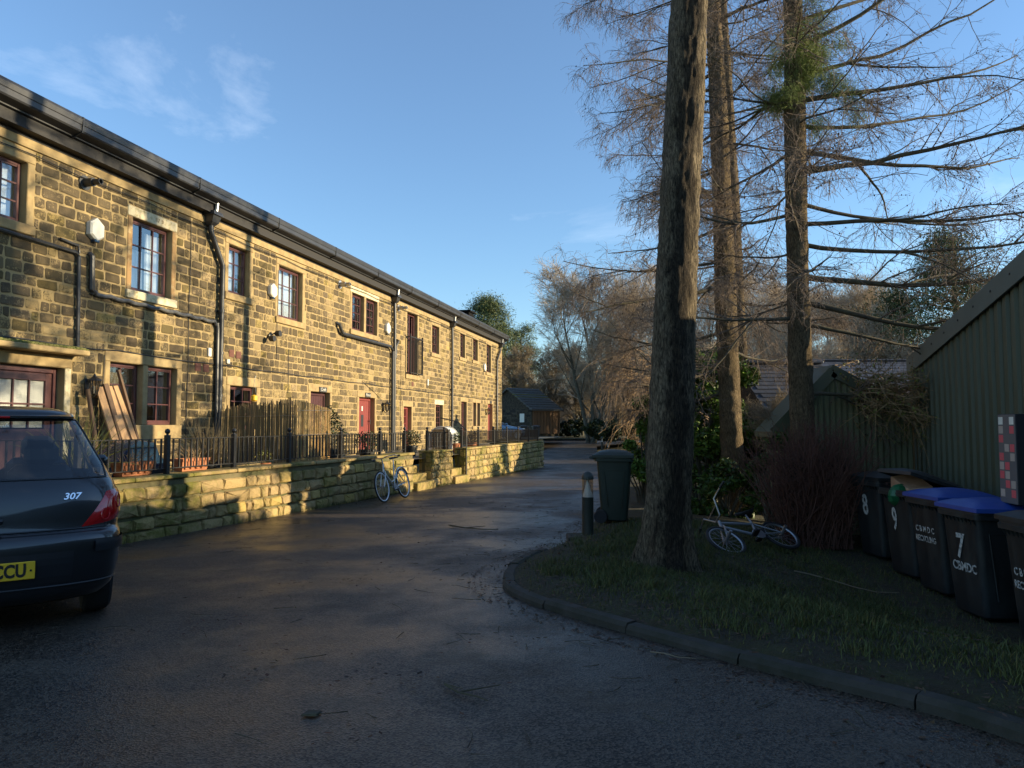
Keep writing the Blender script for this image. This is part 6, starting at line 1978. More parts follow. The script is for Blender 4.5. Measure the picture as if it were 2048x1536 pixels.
# ------------------------------------------------------------------ trees
def trunk_mesh(path, radii, n, rng, lump=.05, flare=None):
    """bark cylinder with lumpy outline; path in local coordinates"""
    m_ = MB(); P = [Vector(p) for p in path]
    # resample
    cum = [0]
    for a, c in zip(P, P[1:]): cum.append(cum[-1] + (c - a).length)
    tot = cum[-1]; k = max(12, int(tot / .045)); out = []; ang = []
    gn, gs = max(10, int(n / 3.2)), int(tot / .16) + 3; G1 = rng.random((gs, gn)); G2 = rng.random((int(tot / .07) + 3, gn * 2))
    def vn(G, sv_, tv_, cell):
        a_, b_ = sv_ / cell, tv_ / (2 * math.pi) * G.shape[1]; i0, j0 = int(a_), int(b_) % G.shape[1]; fa_, fb_ = a_ - int(a_), b_ - int(b_); i1, j1 = min(i0 + 1, G.shape[0] - 1), (j0 + 1) % G.shape[1]
        fa_ = fa_ * fa_ * (3 - 2 * fa_); fb_ = fb_ * fb_ * (3 - 2 * fb_)
        return (G[i0, j0] * (1 - fb_) + G[i0, j1] * fb_) * (1 - fa_) + (G[i1, j0] * (1 - fb_) + G[i1, j1] * fb_) * fa_
    for i in range(k + 1):
        s_ = tot * i / k
        j = max(q_ for q_ in range(len(cum)) if cum[q_] <= s_ + 1e-9); j = min(j, len(P) - 2)
        t = (s_ - cum[j]) / max(cum[j + 1] - cum[j], 1e-9)
        out.append((P[j].lerp(P[j + 1], t), radii[j] * (1 - t) + radii[j + 1] * t, s_))
    ph = rng.uniform(0, 6.28, 6)
    for (p, r_, s_) in out:
        for j in range(n):
            t = 2 * math.pi * j / n
            k_ = 1 + lump * (math.sin(3 * t + ph[0] + s_ * .5) * .5 + math.sin(5 * t + ph[1] - s_ * .9) * .35 + math.sin(2 * t + ph[2] + s_ * 1.7) * .5) 
            k_ += lump * 1.9 * (abs(2 * vn(G1, s_, t, .16) - 1) - .45) + lump * .9 * (vn(G2, s_, t, .07) - .5)
            ang.append((math.cos(t), math.sin(t), 0))
            if flare and s_ < flare[0]:
                w = (1 - s_ / flare[0]) ** 2
                k_ *= 1 + flare[1] * w * (1 + .55 * math.sin(4 * t + ph[3]) + .3 * math.sin(7 * t + ph[4]))
            m_.v.append((p.x + r_ * k_ * math.cos(t), p.y + r_ * k_ * math.sin(t), p.z))
    for i in range(len(out) - 1):
        for j in range(n): m_.f.append((i * n + j, i * n + (j + 1) % n, (i + 1) * n + (j + 1) % n, (i + 1) * n + j))
    m_.ang = ang
    return m_

def branches_np(specs, k=12):
    """specs: list of (start, [dirs...]) -> P (N,k,3), R"""
    P = np.zeros((len(specs), k, 3)); Rd = np.zeros((len(specs), k))
    for i, (a, d0, d1, L_, r0, r1) in enumerate(specs):
        a = np.array(a, float); d0 = np.array(d0, float); d1 = np.array(d1, float); p = a.copy(); P[i, 0] = p; w_ = np.zeros(3)
        for j in range(1, k):
            t = j / (k - 1); d = d0 * (1 - t) + d1 * t; d /= np.linalg.norm(d)
            w_ = .8 * w_ + RNG.normal(size=3) * .07; d = d + w_
            p = p + d * L_ / (k - 1); P[i, j] = p
        Rd[i] = np.linspace(r0, r1, k)
    return P, Rd

def cones_np(P, n, size, rng):
    N, k, _ = P.shape
    i = rng.integers(0, N, n); j = rng.integers(k // 3, k, n)
    C = P[i, j] + rng.normal(size=(n, 3)) * .004
    o_ = np.array([[1, 0, 0], [0, 1, 0], [-1, 0, 0], [0, -1, 0], [0, 0, 1.4], [0, 0, -1.2]])
    V = (C[:, None] + o_[None] * (size * rng.uniform(.7, 1.3, (n, 1, 1)))).reshape(-1, 3)
    fb = np.array([[0, 1, 4], [1, 2, 4], [2, 3, 4], [3, 0, 4], [1, 0, 5], [2, 1, 5], [3, 2, 5], [0, 3, 5]])
    F = (np.arange(n)[:, None, None] * 6 + fb[None]).reshape(-1, 3)
    return V, F

def larch(name, base, lean_top, height, r0, r1, lab, barkm, specs, tw, seed, flare=None, lump=.045, cones=300, nseg=44, twigm='twig_red'):
    """base: world point; lean_top: offset of the top; specs: branch list in local coordinates; tw: twig counts"""
    g = np.random.default_rng(seed)
    e = empty(name, base, 0, lab, 'tree', 'tall larches on the bank')
    H_ = height
    path = [(0, 0, -.15), (lean_top[0] * .02, 0, .25), (lean_top[0] * .3, lean_top[1] * .3, H_ * .3), (lean_top[0] * .62 + .03, lean_top[1] * .6, H_ * .6), (lean_top[0], lean_top[1], H_)]
    rr_ = [r0 * 1.02, r0, r0 * .86 + r1 * .14, r0 * .6 + r1 * .4, r1]
    tm_ = trunk_mesh(path, rr_, nseg, g, lump, flare)
    to = tm_.build('trunk', barkm, e, smooth=True, recalc=False)
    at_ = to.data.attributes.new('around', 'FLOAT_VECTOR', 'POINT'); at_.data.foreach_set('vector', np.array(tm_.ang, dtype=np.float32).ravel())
    if specs:
        P, Rd = branches_np(specs)
        Pb, Rb = grow(P, Rd, 2, .18, .75, 1.6, R(32), .2, 0, 12, .07, .7, .006, g, flat=.4)
        P = np.concatenate([P, Pb]); Rd = np.concatenate([Rd, Rb])
        v, f = tubes(P, Rd, 7); link('branches', np_mesh('branches', v, f, 'branch', smooth=True), e)
        P2, R2 = grow(P, Rd, tw[0], .25, 1.0, tw[3], R(55), .25, tw[4], 6, .10, .42, .0035, g, flat=.55, taper=.45)
        P3, R3 = grow(P2, R2, tw[1], .08, 1.0, tw[5], R(50), .3, tw[6], 5, .13, .5, .0021, g, taper=.3)
        P4, R4 = grow(P3, R3, tw[2], .1, 1.0, tw[7], R(45), .35, tw[6], 4, .15, .6, .0016, g, taper=.2)
        P5, R5 = grow(P, Rd, 10, .15, 1, tw[5] * .9, R(70), .3, tw[6], 5, .13, .15, .002, g)
        parts = [tubes(P2, R2, 4), tubes(P3, R3, 3), tubes(P4, R4, 3), tubes(P5, R5, 3)]
        v, f = join_np(parts)
        o = link('twigs', np_mesh('twigs', v, f, twigm), e); o['kind'] = 'stuff'
        if cones:
            v, f = cones_np(P3, cones, .011, g); o = link('cones', np_mesh('cones', v, f, 'cone'), e); o['kind'] = 'stuff'
    return e

def around(trunk_top, H_, zlo, zhi, n, L0, L1, seed, az=None, r0=.035, up0=-.05, up1=.25, azj=.5):
    g = np.random.default_rng(seed); out = []
    for i in range(n):
        z = zlo + (zhi - zlo) * (i + g.uniform(-.3, .3)) / max(n - 1, 1)
        a = g.uniform(0, 2 * math.pi) if az is None else az[i % len(az)] + g.normal() * azj
        t = min(max(z / H_, 0), 1)
        st = (trunk_top[0] * t, trunk_top[1] * t, z)
        L_ = g.uniform(L0, L1) * (1 - .35 * t)
        d0 = (math.cos(a), math.sin(a), up0 + g.normal() * .08); d1 = (math.cos(a + g.normal() * .15), math.sin(a), up1 + g.normal() * .15)
        out.append((st, d0, d1, L_, r0 * g.uniform(.7, 1.2), .006))
    return out

def bz(x, y): return float(vz(x, y))
# 1: the big foreground trunk, bare of branches below the frame
T1 = (1.52, 7.25)
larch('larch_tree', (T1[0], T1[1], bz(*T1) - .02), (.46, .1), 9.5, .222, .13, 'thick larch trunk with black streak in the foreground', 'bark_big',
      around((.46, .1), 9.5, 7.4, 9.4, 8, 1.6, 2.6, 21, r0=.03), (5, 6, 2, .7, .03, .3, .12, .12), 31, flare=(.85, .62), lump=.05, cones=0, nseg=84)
# 2: slimmer trunk behind it; branches reach left past the big trunk
T2 = (4.02, 13.2)
sp2 = around((-.32, 0), 12, 2.2, 11.0, 34, 2.2, 3.6, 22, az=[math.pi, math.pi * .85, math.pi * 1.15, 0.4, math.pi * .95, -.5, math.pi * 1.3], r0=.032, up0=-.25, up1=.05)
larch('larch_tree', (T2[0], T2[1], bz(*T2)), (-.32, 0), 12, .205, .10, 'second larch trunk right of the thick streaked one', 'bark', sp2, (11, 10, 2, .75, .02, .36, .30, .14), 32, cones=1500, lump=.06, flare=(.6, .25))
# 2b: thin trunk close behind
T2b = (5.25, 16.2)
sp2b = around((-.35, 0), 12, 2.6, 11.0, 20, 1.8, 3.0, 23, r0=.028, up0=-.2, up1=.1)
larch('larch_tree', (T2b[0], T2b[1], bz(*T2b)), (-.40, 0), 12, .15, .07, 'thin larch trunk just behind the second trunk', 'bark', sp2b, (6, 7, 2, .7, .02, .34, .18, .14), 33, cones=500, lump=.06)
# 3: right hand larch with long limbs sweeping right
T3 = (4.12, 10.3)
sp3 = []
for (z, L_, d0z, d1z, r_, yy) in [(2.05, 2.0, .12, -.25, .034, .2), (3.05, 3.4, -.16, .10, .040, -.15), (3.38, 3.9, -.14, .34, .052, -.18), (3.74, 3.9, -.06, .14, .050, -.10),
                                  (4.22, 4.0, -.42, .22, .040, -.2), (4.50, 4.0, -.30, .12, .046, -.1), (4.82, 4.2, -.25, .12, .046, -.15), (5.25, 4.2, -.08, .22, .048, -.12), (5.58, 4.4, -.12, .30, .046, -.2), (5.95, 4.4, .02, .5, .044, -.1), (6.3, 4.4, .1, .65, .044, -.15), (6.7, 4.2, .2, .8, .042, 0), (7.1, 4.0, .2, .9, .04, -.2), (7.5, 3.6, .2, .9, .04, .1)]:
    t = z / 12
    sp3.append(((-.05 * t, 0, z), (1, yy + RNG.normal() * .2, d0z + RNG.normal() * .06), (1, yy + .1 + RNG.normal() * .3, d1z + RNG.normal() * .08), L_ * RNG.uniform(.75, 1.1), r_ * RNG.uniform(.65, 1.0), .007))
sp3 += around((-.05, 0), 12, 3.2, 9.0, 20, 1.5, 2.6, 24, az=[math.pi, math.pi * .8, math.pi * 1.2, math.pi * .55, -1.2], r0=.026, up0=-.25, up1=.15)
t3 = larch('larch_tree', (T3[0], T3[1], bz(*T3)), (-.05, 0), 12, .165, .10, 'right hand larch with long dark limbs sweeping over the sheds', 'bark', sp3, (9, 8, 2, .85, .0, .36, .06, .14), 34, cones=2600, lump=.06)
# its clump of green needles high up
g = np.random.default_rng(5)
n = 14000
cl_ = np.array([.25, -.05, 6.9]) + g.normal(size=(40, 3)) * np.array([.34, .3, .50])
C = cl_[g.integers(0, 40, n)] + g.normal(size=(n, 3)) * .09
d = unit(g.normal(size=(n, 3)) + np.array([.3, 0, -.15])) * g.uniform(.05, .12, (n, 1))
v, f = tubes(np.stack([C, C + d * .5, C + d + np.array([0, 0, -.01])], 1), np.repeat(np.array([[.0024, .0024, .001]]), n, 0))
o = link('needles', np_mesh('needles', v, f, 'pine', np.repeat(g.uniform(.6, 1.5, n), 6)[:, None] * np.array([[1.5, 1.5, 1.0]])), t3); o['kind'] = 'stuff'
# bare broadleaved trees: one master per kind, copied
def bare_tree(name, loc, H_, spread, seed, lab, cat='tree', grp=None, twigm='twig_grey', n1=14, n2=12, n3=9, n4=6, r0=.16, up=.35, multi=1, rt=.004, zlo=.18, n5=0):
    g = np.random.default_rng(seed)
    e = empty(name, loc, 0, lab, cat, grp)
    P = np.zeros((multi, 10, 3)); Rd = np.zeros((multi, 10))
    for i in range(multi):
        p = np.array([g.normal() * .3 * (multi > 1), g.normal() * .3 * (multi > 1), -.2]); d = np.array([g.normal() * .12 * multi ** .5, g.normal() * .12 * multi ** .5, 1.])
        P[i, 0] = p
        for j in range(1, 10):
            d = unit(d + g.normal(size=3) * .07); p = p + d * (H_ * (.78 if multi == 1 else .85) / 9); P[i, j] = p
        Rd[i] = np.linspace(r0, r0 * .22, 10)
    v, f = tubes(P, Rd, 8); link('trunk', np_mesh('trunk', v, f, 'bark_grey', smooth=True), e)
    a1, b1_ = grow(P, Rd, n1, zlo, 1.0, spread, R(48), .18, -.03, 8, .09, .5, r0 * .06, g, up=up, taper=.35)
    a2, b2_ = grow(a1, b1_, n2, .15, 1.0, spread * .42, R(42), .2, -.02, 6, .12, .55, rt * 1.6, g, up=.15, taper=.35)
    a3, b3_ = grow(a2, b2_, n3, .1, 1.0, spread * .2, R(40), .25, -.01, 5, .14, .6, rt, g, up=.1, taper=.3)
    parts = [tubes(a2, b2_, 4), tubes(a3, b3_, 3)]
    if n4:
        a4, b4_ = grow(a3, b3_, n4, .1, 1.0, spread * .11, R(38), .3, 0, 4, .15, .7, rt * .8, g, taper=.2)
        parts.append(tubes(a4, b4_, 3))
    v, f = tubes(a1, b1_, 5); link('limbs', np_mesh('limbs', v, f, 'bark_grey', smooth=True), e)
    v, f = join_np(parts); o = link('twigs', np_mesh('twigs', v, f, twigm), e); o['kind'] = 'stuff'
    return e

WOOD = 'bare trees of the wood beyond the bend'
tA = bare_tree('bare_tree', (6.9, 62, .0), 14.5, 6.4, 41, 'tall bare grey tree standing highest beyond the bend', grp=WOOD, r0=.20, n1=12, n2=11, n3=9, n4=5, rt=.010, multi=3, zlo=.12)
tB = bare_tree('bare_tree', (4.0, 74, .3), 9.0, 3.6, 42, 'brown bare tree just right of the barn roof', grp=WOOD, r0=.14, twigm='twig', multi=3, n1=12, n2=10, n3=8, n4=4, rt=.010)
tC = bare_tree('bare_tree', (10.5, 42, -.2), 9.5, 3.8, 43, 'bare tree leaning over the lane behind the streaked trunk', grp=WOOD, r0=.15, twigm='twig_grey', n1=15, n2=11, n3=8, n4=4, rt=.008)
def cp(src, loc, sc, rz, lab, zs=1.0):
    c = copy_tree(src); c.location = loc; c.scale = (sc, sc, sc * zs); c.rotation_euler = (0, 0, rz); c['label'] = lab; return c
cp(tA, (11.5, 68, .2), .95, 1.3, 'bare grey tree right of the tallest one in the wood')
cp(tA, (16.0, 58, .2), .85, 2.6, 'bare grey tree seen between the larch trunks')
cp(tA, (22.5, 62, .3), .9, 4.1, 'bare grey tree behind the slate roof')
cp(tB, (1.0, 82, .4), 1.05, .7, 'brown bare tree rising behind the barn')
cp(tB, (7.2, 76, .3), 1.0, 2.1, 'brown bare tree at the middle of the bend')
cp(tB, (10.5, 72, .3), .9, 3.9, 'brown bare tree at the right of the bend')
cp(tB, (-2.5, 88, .5), 1.15, 5.0, 'brown bare tree between the terrace end and the barn')
cp(tB, (14.5, 66, .3), .95, .2, 'brown bare tree low behind the drooping twigs')
cp(tC, (17.0, 45, -.1), 1.0, 2.0, 'bare tree showing between the second and third larches')
cp(tC, (20.8, 44, -.1), 1.05, 3.3, 'bare tree left of the right hand larch trunk, far behind')
cp(tC, (26.5, 44, -.1), .95, 4.6, 'bare tree above the corrugated shed, far behind')
cp(tC, (31.0, 44, -.1), 1.05, 5.5, 'bare tree right of the shed gable, far behind')
cp(tB, (13.2, 24, -.3), .30, 1.0, 'golden brown bare thicket tree behind the corrugated shed', .9)
cp(tB, (16.5, 25, -.3), .34, 2.2, 'golden brown bare thicket tree right of the shed peak', .9)
cp(tB, (10.2, 24, -.3), .27, 3.2, 'golden brown bare thicket tree left of the right hand larch', .9)
cp(tB, (4.62, 12.0, -.32), .25, 1.9, 'bare twiggy bush in front of the slate roof', .95)
cp(tB, (5.35, 11.9, -.32), .27, 4.9, 'bare twiggy bush behind the corrugated shed ridge', .95)
cp(tC, (14.0, 44, -.2), .90, 5.0, 'bare tree filling the gap right of the second larch')
cp(tC, (23.5, 43, -.2), .85, 1.4, 'bare tree directly above the corrugated shed gable')
cp(tC, (29.0, 43.5, -.2), .9, 2.9, 'bare tree just left of the green shed corner, far behind')
cp(tC, (36.0, 44, -.1), 1.0, .6, 'bare tree over the green shed roof slope')
cp(tA, (24.0, 48, .1), .72, 1.0, 'bare grey tree above the green shed corner')
cp(tA, (18.5, 50, .1), .70, 3.4, 'bare grey tree left of the right hand larch top')
cp(tA, (30.0, 66, .3), .9, 5.2, 'bare grey tree low at the far right above the shed')
cp(tB, (19.0, 80, .3), 1.2, 4.4, 'brown bare tree deep in the wood at right')
cp(tB, (-7.0, 96, .6), 1.1, 2.4, 'brown bare tree peeping over behind the terrace roof')

# drooping pale twigs hanging over the lane behind the green bin
def droop_shrub():
    g = np.random.default_rng(51)
    e = empty('drooping_shrub', (3.9, 20.0, bz(3.9, 20)), 0, 'pale drooping bare shrub hanging over the lane behind the bin', 'shrub')
    P = np.zeros((5, 10, 3)); Rd = np.zeros((5, 10))
    for i in range(5):
        p = np.array([g.normal() * .15, g.normal() * .15, 0.]); d = np.array([-.10 + g.normal() * .18, g.normal() * .15, 1.]); P[i, 0] = p
        for j in range(1, 10): d = unit(d + g.normal(size=3) * .1); p = p + d * .42; P[i, j] = p
        Rd[i] = np.linspace(.045, .016, 10)
    v, f = tubes(P, Rd, 6); link('stems', np_mesh('stems', v, f, 'bark_grey', smooth=True), e)
    a1, b1_ = grow(P, Rd, 16, .35, 1, 1.5, R(60), .3, .16, 8, .12, .5, .006, g, taper=.1)
    a2, b2_ = grow(a1, b1_, 9, .1, 1, 1.0, R(40), .3, .25, 7, .14, .6, .004, g, taper=.1)
    v, f = join_np([tubes(a1, b1_, 4), tubes(a2, b2_, 3)]); o = link('twigs', np_mesh('twigs', v, f, 'twig_pale'), e); o['kind'] = 'stuff'
droop_shrub()

# evergreen laurel behind the trunks
def leafy_shrub(name, loc, rad, H_, n, size, m_, seed, lab, cat='shrub', clumps=26, lo=.35, hi=1.35, grp=None, flat=.3):
    g = np.random.default_rng(seed)
    e = empty(name, loc, 0, lab, cat, grp)
    cc = unit(g.normal(size=(clumps, 3))) * g.uniform(.45, 1, (clumps, 1)) * np.array([rad[0], rad[1], H_ / 2]); cc[:, 2] += H_ / 2
    i = g.integers(0, clumps, n); cr = g.uniform(.22, .42, clumps) * min(rad[0], H_ / 2)
    q_ = unit(g.normal(size=(n, 3))) * (g.random((n, 1)) ** .45)
    C = cc[i] + q_ * cr[i][:, None] * np.array([1, 1, .8]); C[:, 2] = np.maximum(C[:, 2], .05)
    tone = g.uniform(.75, 1.2, clumps)[i]
    v, f, t = leaf_quads(C, size, g, .42, flat, lo, hi); t = t * tone[:, None]
    o = link('foliage', np_mesh('foliage', v, f, m_, t), e); o['kind'] = 'stuff'
    st = MB()
    for k in range(min(clumps, 16)):
        st.tube([(g.normal() * .08, g.normal() * .08, -.1), tuple(cc[k] * np.array([.4, .4, .5])), tuple(cc[k])], [.03, .02, .008], 5)
    st.build('stems', 'bark_grey', e)
    return e
LG = 'evergreen shrubs behind the larches'
leafy_shrub('laurel_shrub', (3.68, 14.1, -.3), (1.0, .8), 3.7, 18000, .055, 'leaf', 61, 'tall bright green laurel between the first two trunks', clumps=34, grp=LG)
leafy_shrub('laurel_shrub', (2.55, 14.0, -.3), (.5, .7), 2.3, 7000, .05, 'leaf', 62, 'lower green laurel at the left of the streaked trunk', clumps=20, grp=LG)
leafy_shrub('laurel_shrub', (4.75, 15.0, -.35), (.7, .8), 2.0, 8000, .055, 'leaf', 63, 'dark green laurel at the right of the second trunk', clumps=20, grp=LG, lo=.25, hi=.9)
leafy_shrub('laurel_shrub', (3.6, 12.3, -.35), (.75, .5), 1.1, 5000, .045, 'leaf', 64, 'low dark laurel at the foot of the second trunk', clumps=18, grp=LG, lo=.2, hi=.8)
leafy_shrub('laurel_shrub', (3.82, 10.75, -.35), (.32, .4), 1.75, 3500, .045, 'leaf', 69, 'narrow dark evergreen bush between hedge and second trunk', clumps=16, grp=LG, lo=.2, hi=.7)
leafy_shrub('holly_shrub', (5.6, 26.0, -.35), (1.0, 1.4), 2.4, 7000, .07, 'ivy', 65, 'dark evergreen bush by the lane beyond the green bin', clumps=22, grp=LG)
leafy_shrub('dark_hedge', (8.0, 60.0, .05), (3.2, 1.2), 1.9, 9000, .13, 'ivy', 66, 'dark clipped hedge at the bend, right part', 'hedge', clumps=40, lo=.2, hi=.8)
leafy_shrub('dark_hedge', (4.6, 71.0, .2), (3.6, 1.2), 2.0, 9000, .15, 'ivy', 67, 'dark clipped hedge across the bend beside the barn', 'hedge', clumps=40, lo=.2, hi=.8)
leafy_shrub('dark_hedge', (12.5, 52.0, -.1), (4.0, 1.5), 3.2, 9000, .14, 'ivy', 68, 'dark evergreen thicket behind the drooping shrub', 'hedge', clumps=44, lo=.25, hi=.9)

# beech hedge, bare and reddish, before the corrugated shed
def twig_hedge():
    g = np.random.default_rng(71)
    e = empty('beech_hedge', (4.10, 9.85, bz(4.10, 9.85)), 0, 'reddish bare beech hedge before the corrugated shed', 'hedge')
    n = 420
    P = np.zeros((n, 6, 3)); P[:, 0] = np.stack([g.uniform(-.42, .40, n), g.uniform(-.2, .28, n), np.zeros(n)], 1)
    d = np.stack([g.normal(0, .12, n), g.normal(0, .1, n), np.ones(n)], 1); L_ = g.uniform(1.0, 1.75, n)
    for j in range(1, 6): d = unit(d + g.normal(size=(n, 3)) * .16); P[:, j] = P[:, j - 1] + d * (L_ / 5)[:, None]
    Rd = np.repeat(np.linspace(.009, .003, 6)[None], n, 0)
    a1, b1_ = grow(P, Rd, 9, .2, 1, .30, R(40), .3, 0, 4, .15, .6, .0025, g, taper=.2)
    v, f = join_np([tubes(P, Rd, 4), tubes(a1, b1_, 3)]); o = link('twigs', np_mesh('twigs', v, f, 'twig_hedge'), e); o['kind'] = 'stuff'
    C = np.stack([g.uniform(-.42, .42, 2600), g.uniform(-.22, .28, 2600), g.uniform(.05, 1.2, 2600)], 1)
    v, f, t = leaf_quads(C, .024, g, .55, tone_lo=.3, tone_hi=.9); o = link('dead_leaves', np_mesh('dead_leaves', v, f, 'litter', t), e); o['kind'] = 'stuff'
twig_hedge()
# moss-hung fallen brash over the corrugated roof
def brash():
    g = np.random.default_rng(72)
    e = empty('brash_heap', (5.3, 10.6, 1.95), 0, 'tangle of golden mossy brushwood lying over the corrugated shed roof', 'brushwood')
    n = 300
    P = np.zeros((n, 6, 3)); P[:, 0] = np.stack([g.uniform(-.35, .7, n), g.uniform(-.4, .6, n), g.uniform(-.35, .25, n)], 1)
    P[:, 0, 2] -= .42 * P[:, 0, 0]
    d = np.stack([g.normal(.6, .6, n), g.normal(0, .5, n), g.normal(-.15, .3, n)], 1); L_ = g.uniform(.3, .8, n)
    for j in range(1, 6): d = unit(unit(d) + g.normal(size=(n, 3)) * .16); P[:, j] = P[:, j - 1] + d * (L_ / 5)[:, None]
    Rd = np.repeat(np.linspace(.007, .002, 6)[None], n, 0)
    a1, b1_ = grow(P, Rd, 5, .2, 1, .2, R(45), .3, .05, 4, .15, .6, .002, g)
    v, f = join_np([tubes(P, Rd, 4), tubes(a1, b1_, 3)]); o = link('twigs', np_mesh('twigs', v, f, 'twig_pale'), e); o['kind'] = 'stuff'
    C = P[g.integers(0, n, 3500), g.integers(1, 6, 3500)] + g.normal(size=(3500, 3)) * .02
    v, f, t = leaf_quads(C, .018, g, .7, tone_lo=.5, tone_hi=1.3); o = link('moss_tuft', np_mesh('moss_tuft', v, f, 'fern', t * .6), e); o['kind'] = 'stuff'
brash()

# pines
def pine(name, loc, H_, r_, seed, lab, crown_lo=.35, n=9000, size=.13, clumps=46, lo=.5, hi=1.3, grp='pines'):
    g = np.random.default_rng(seed)
    e = empty(name, loc, 0, lab, 'tree', grp)
    MB().tube([(0, 0, -.3), (.1, 0, H_ * .35), (-.1, .1, H_ * .7), (0, 0, H_ * .97)], [.28, .22, .14, .04], 8).build('trunk', 'bark', e, smooth=True)
    z = g.uniform(crown_lo, 1, clumps) * H_; k = 1 - np.abs((z / H_ - crown_lo) / (1 - crown_lo) - .35)
    a = g.uniform(0, 2 * np.pi, clumps); rr_ = g.uniform(.25, 1, clumps) * r_ * np.clip(k, .15, 1)
    cc = np.stack([rr_ * np.cos(a), rr_ * np.sin(a), z], 1)
    br = MB()
    for c_ in cc: br.tube([(0, 0, c_[2] - .5), (c_[0] * .6, c_[1] * .6, c_[2] - .15), tuple(c_)], [.06, .04, .02], 4)
    br.build('limbs', 'bark', e)
    i = g.integers(0, clumps, n); C = cc[i] + g.normal(size=(n, 3)) * np.array([.5, .5, .34]) * (r_ / 3.2)
    v, f, t = leaf_quads(C, size, g, .16, 0, lo, hi); o = link('crown', np_mesh('crown', v, f, 'pine', t), e); o['kind'] = 'stuff'
    return e
pine('scots_pine', (-2.9, 86, .4), 16.0, 3.9, 85, 'lit Scots pine rising above the far end of the terrace', n=30000, size=.17, clumps=120, crown_lo=.5)
pine('scots_pine', (1.2, 92, .5), 13.2, 3.4, 82, 'lower Scots pine right of the terrace end', n=20000, crown_lo=.25, size=.17, clumps=70)
pine('scots_pine', (26.0, 42.0, .2), 12.6, 3.4, 83, 'dark round-topped pine above the green shed', n=24000, size=.15, clumps=90, crown_lo=.3, lo=.35, hi=1.0)
pine('scots_pine', (23.2, 44.5, .0), 9.6, 3.2, 84, 'small dark pine low over the corrugated shed', n=18000, size=.13, clumps=80, crown_lo=.15, lo=.3, hi=.9)

# distant wooded backdrop closing the view: one mass
def far_wood():
    g = np.random.default_rng(91)
    n = 2600
    a = g.uniform(R(-8), R(40), n); Rr = g.uniform(95, 150, n)
    base = np.stack([np.sin(a) * Rr, np.cos(a) * Rr, np.full(n, 0.3)], 1)
    P = np.zeros((n, 5, 3)); P[:, 0] = base; d = np.stack([g.normal(0, .12, n), g.normal(0, .1, n), np.ones(n)], 1); L_ = g.uniform(4.5, 9, n)
    for j in range(1, 5): d = unit(d + g.normal(size=(n, 3)) * .08); P[:, j] = P[:, j - 1] + d * (L_ / 4)[:, None]
    Rd = np.repeat(np.linspace(.10, .02, 5)[None], n, 0)
    a1, b1_ = grow(P, Rd, 11, .15, 1, 2.4, R(45), .25, -.03, 4, .14, .5, .02, g, up=.2)
    a2, b2_ = grow(a1, b1_, 4, .2, 1, 1.2, R(40), .25, 0, 3, .15, .6, .016, g)
    v, f = join_np([tubes(P, Rd, 3), tubes(a1, b1_, 3), tubes(a2, b2_, 3)])
    o = link('far_wood', np_mesh('far_wood', v, f, 'twig_grey')); tag(o, 'distant brown winter wood closing the view', 'wood', kind='stuff')
far_wood()

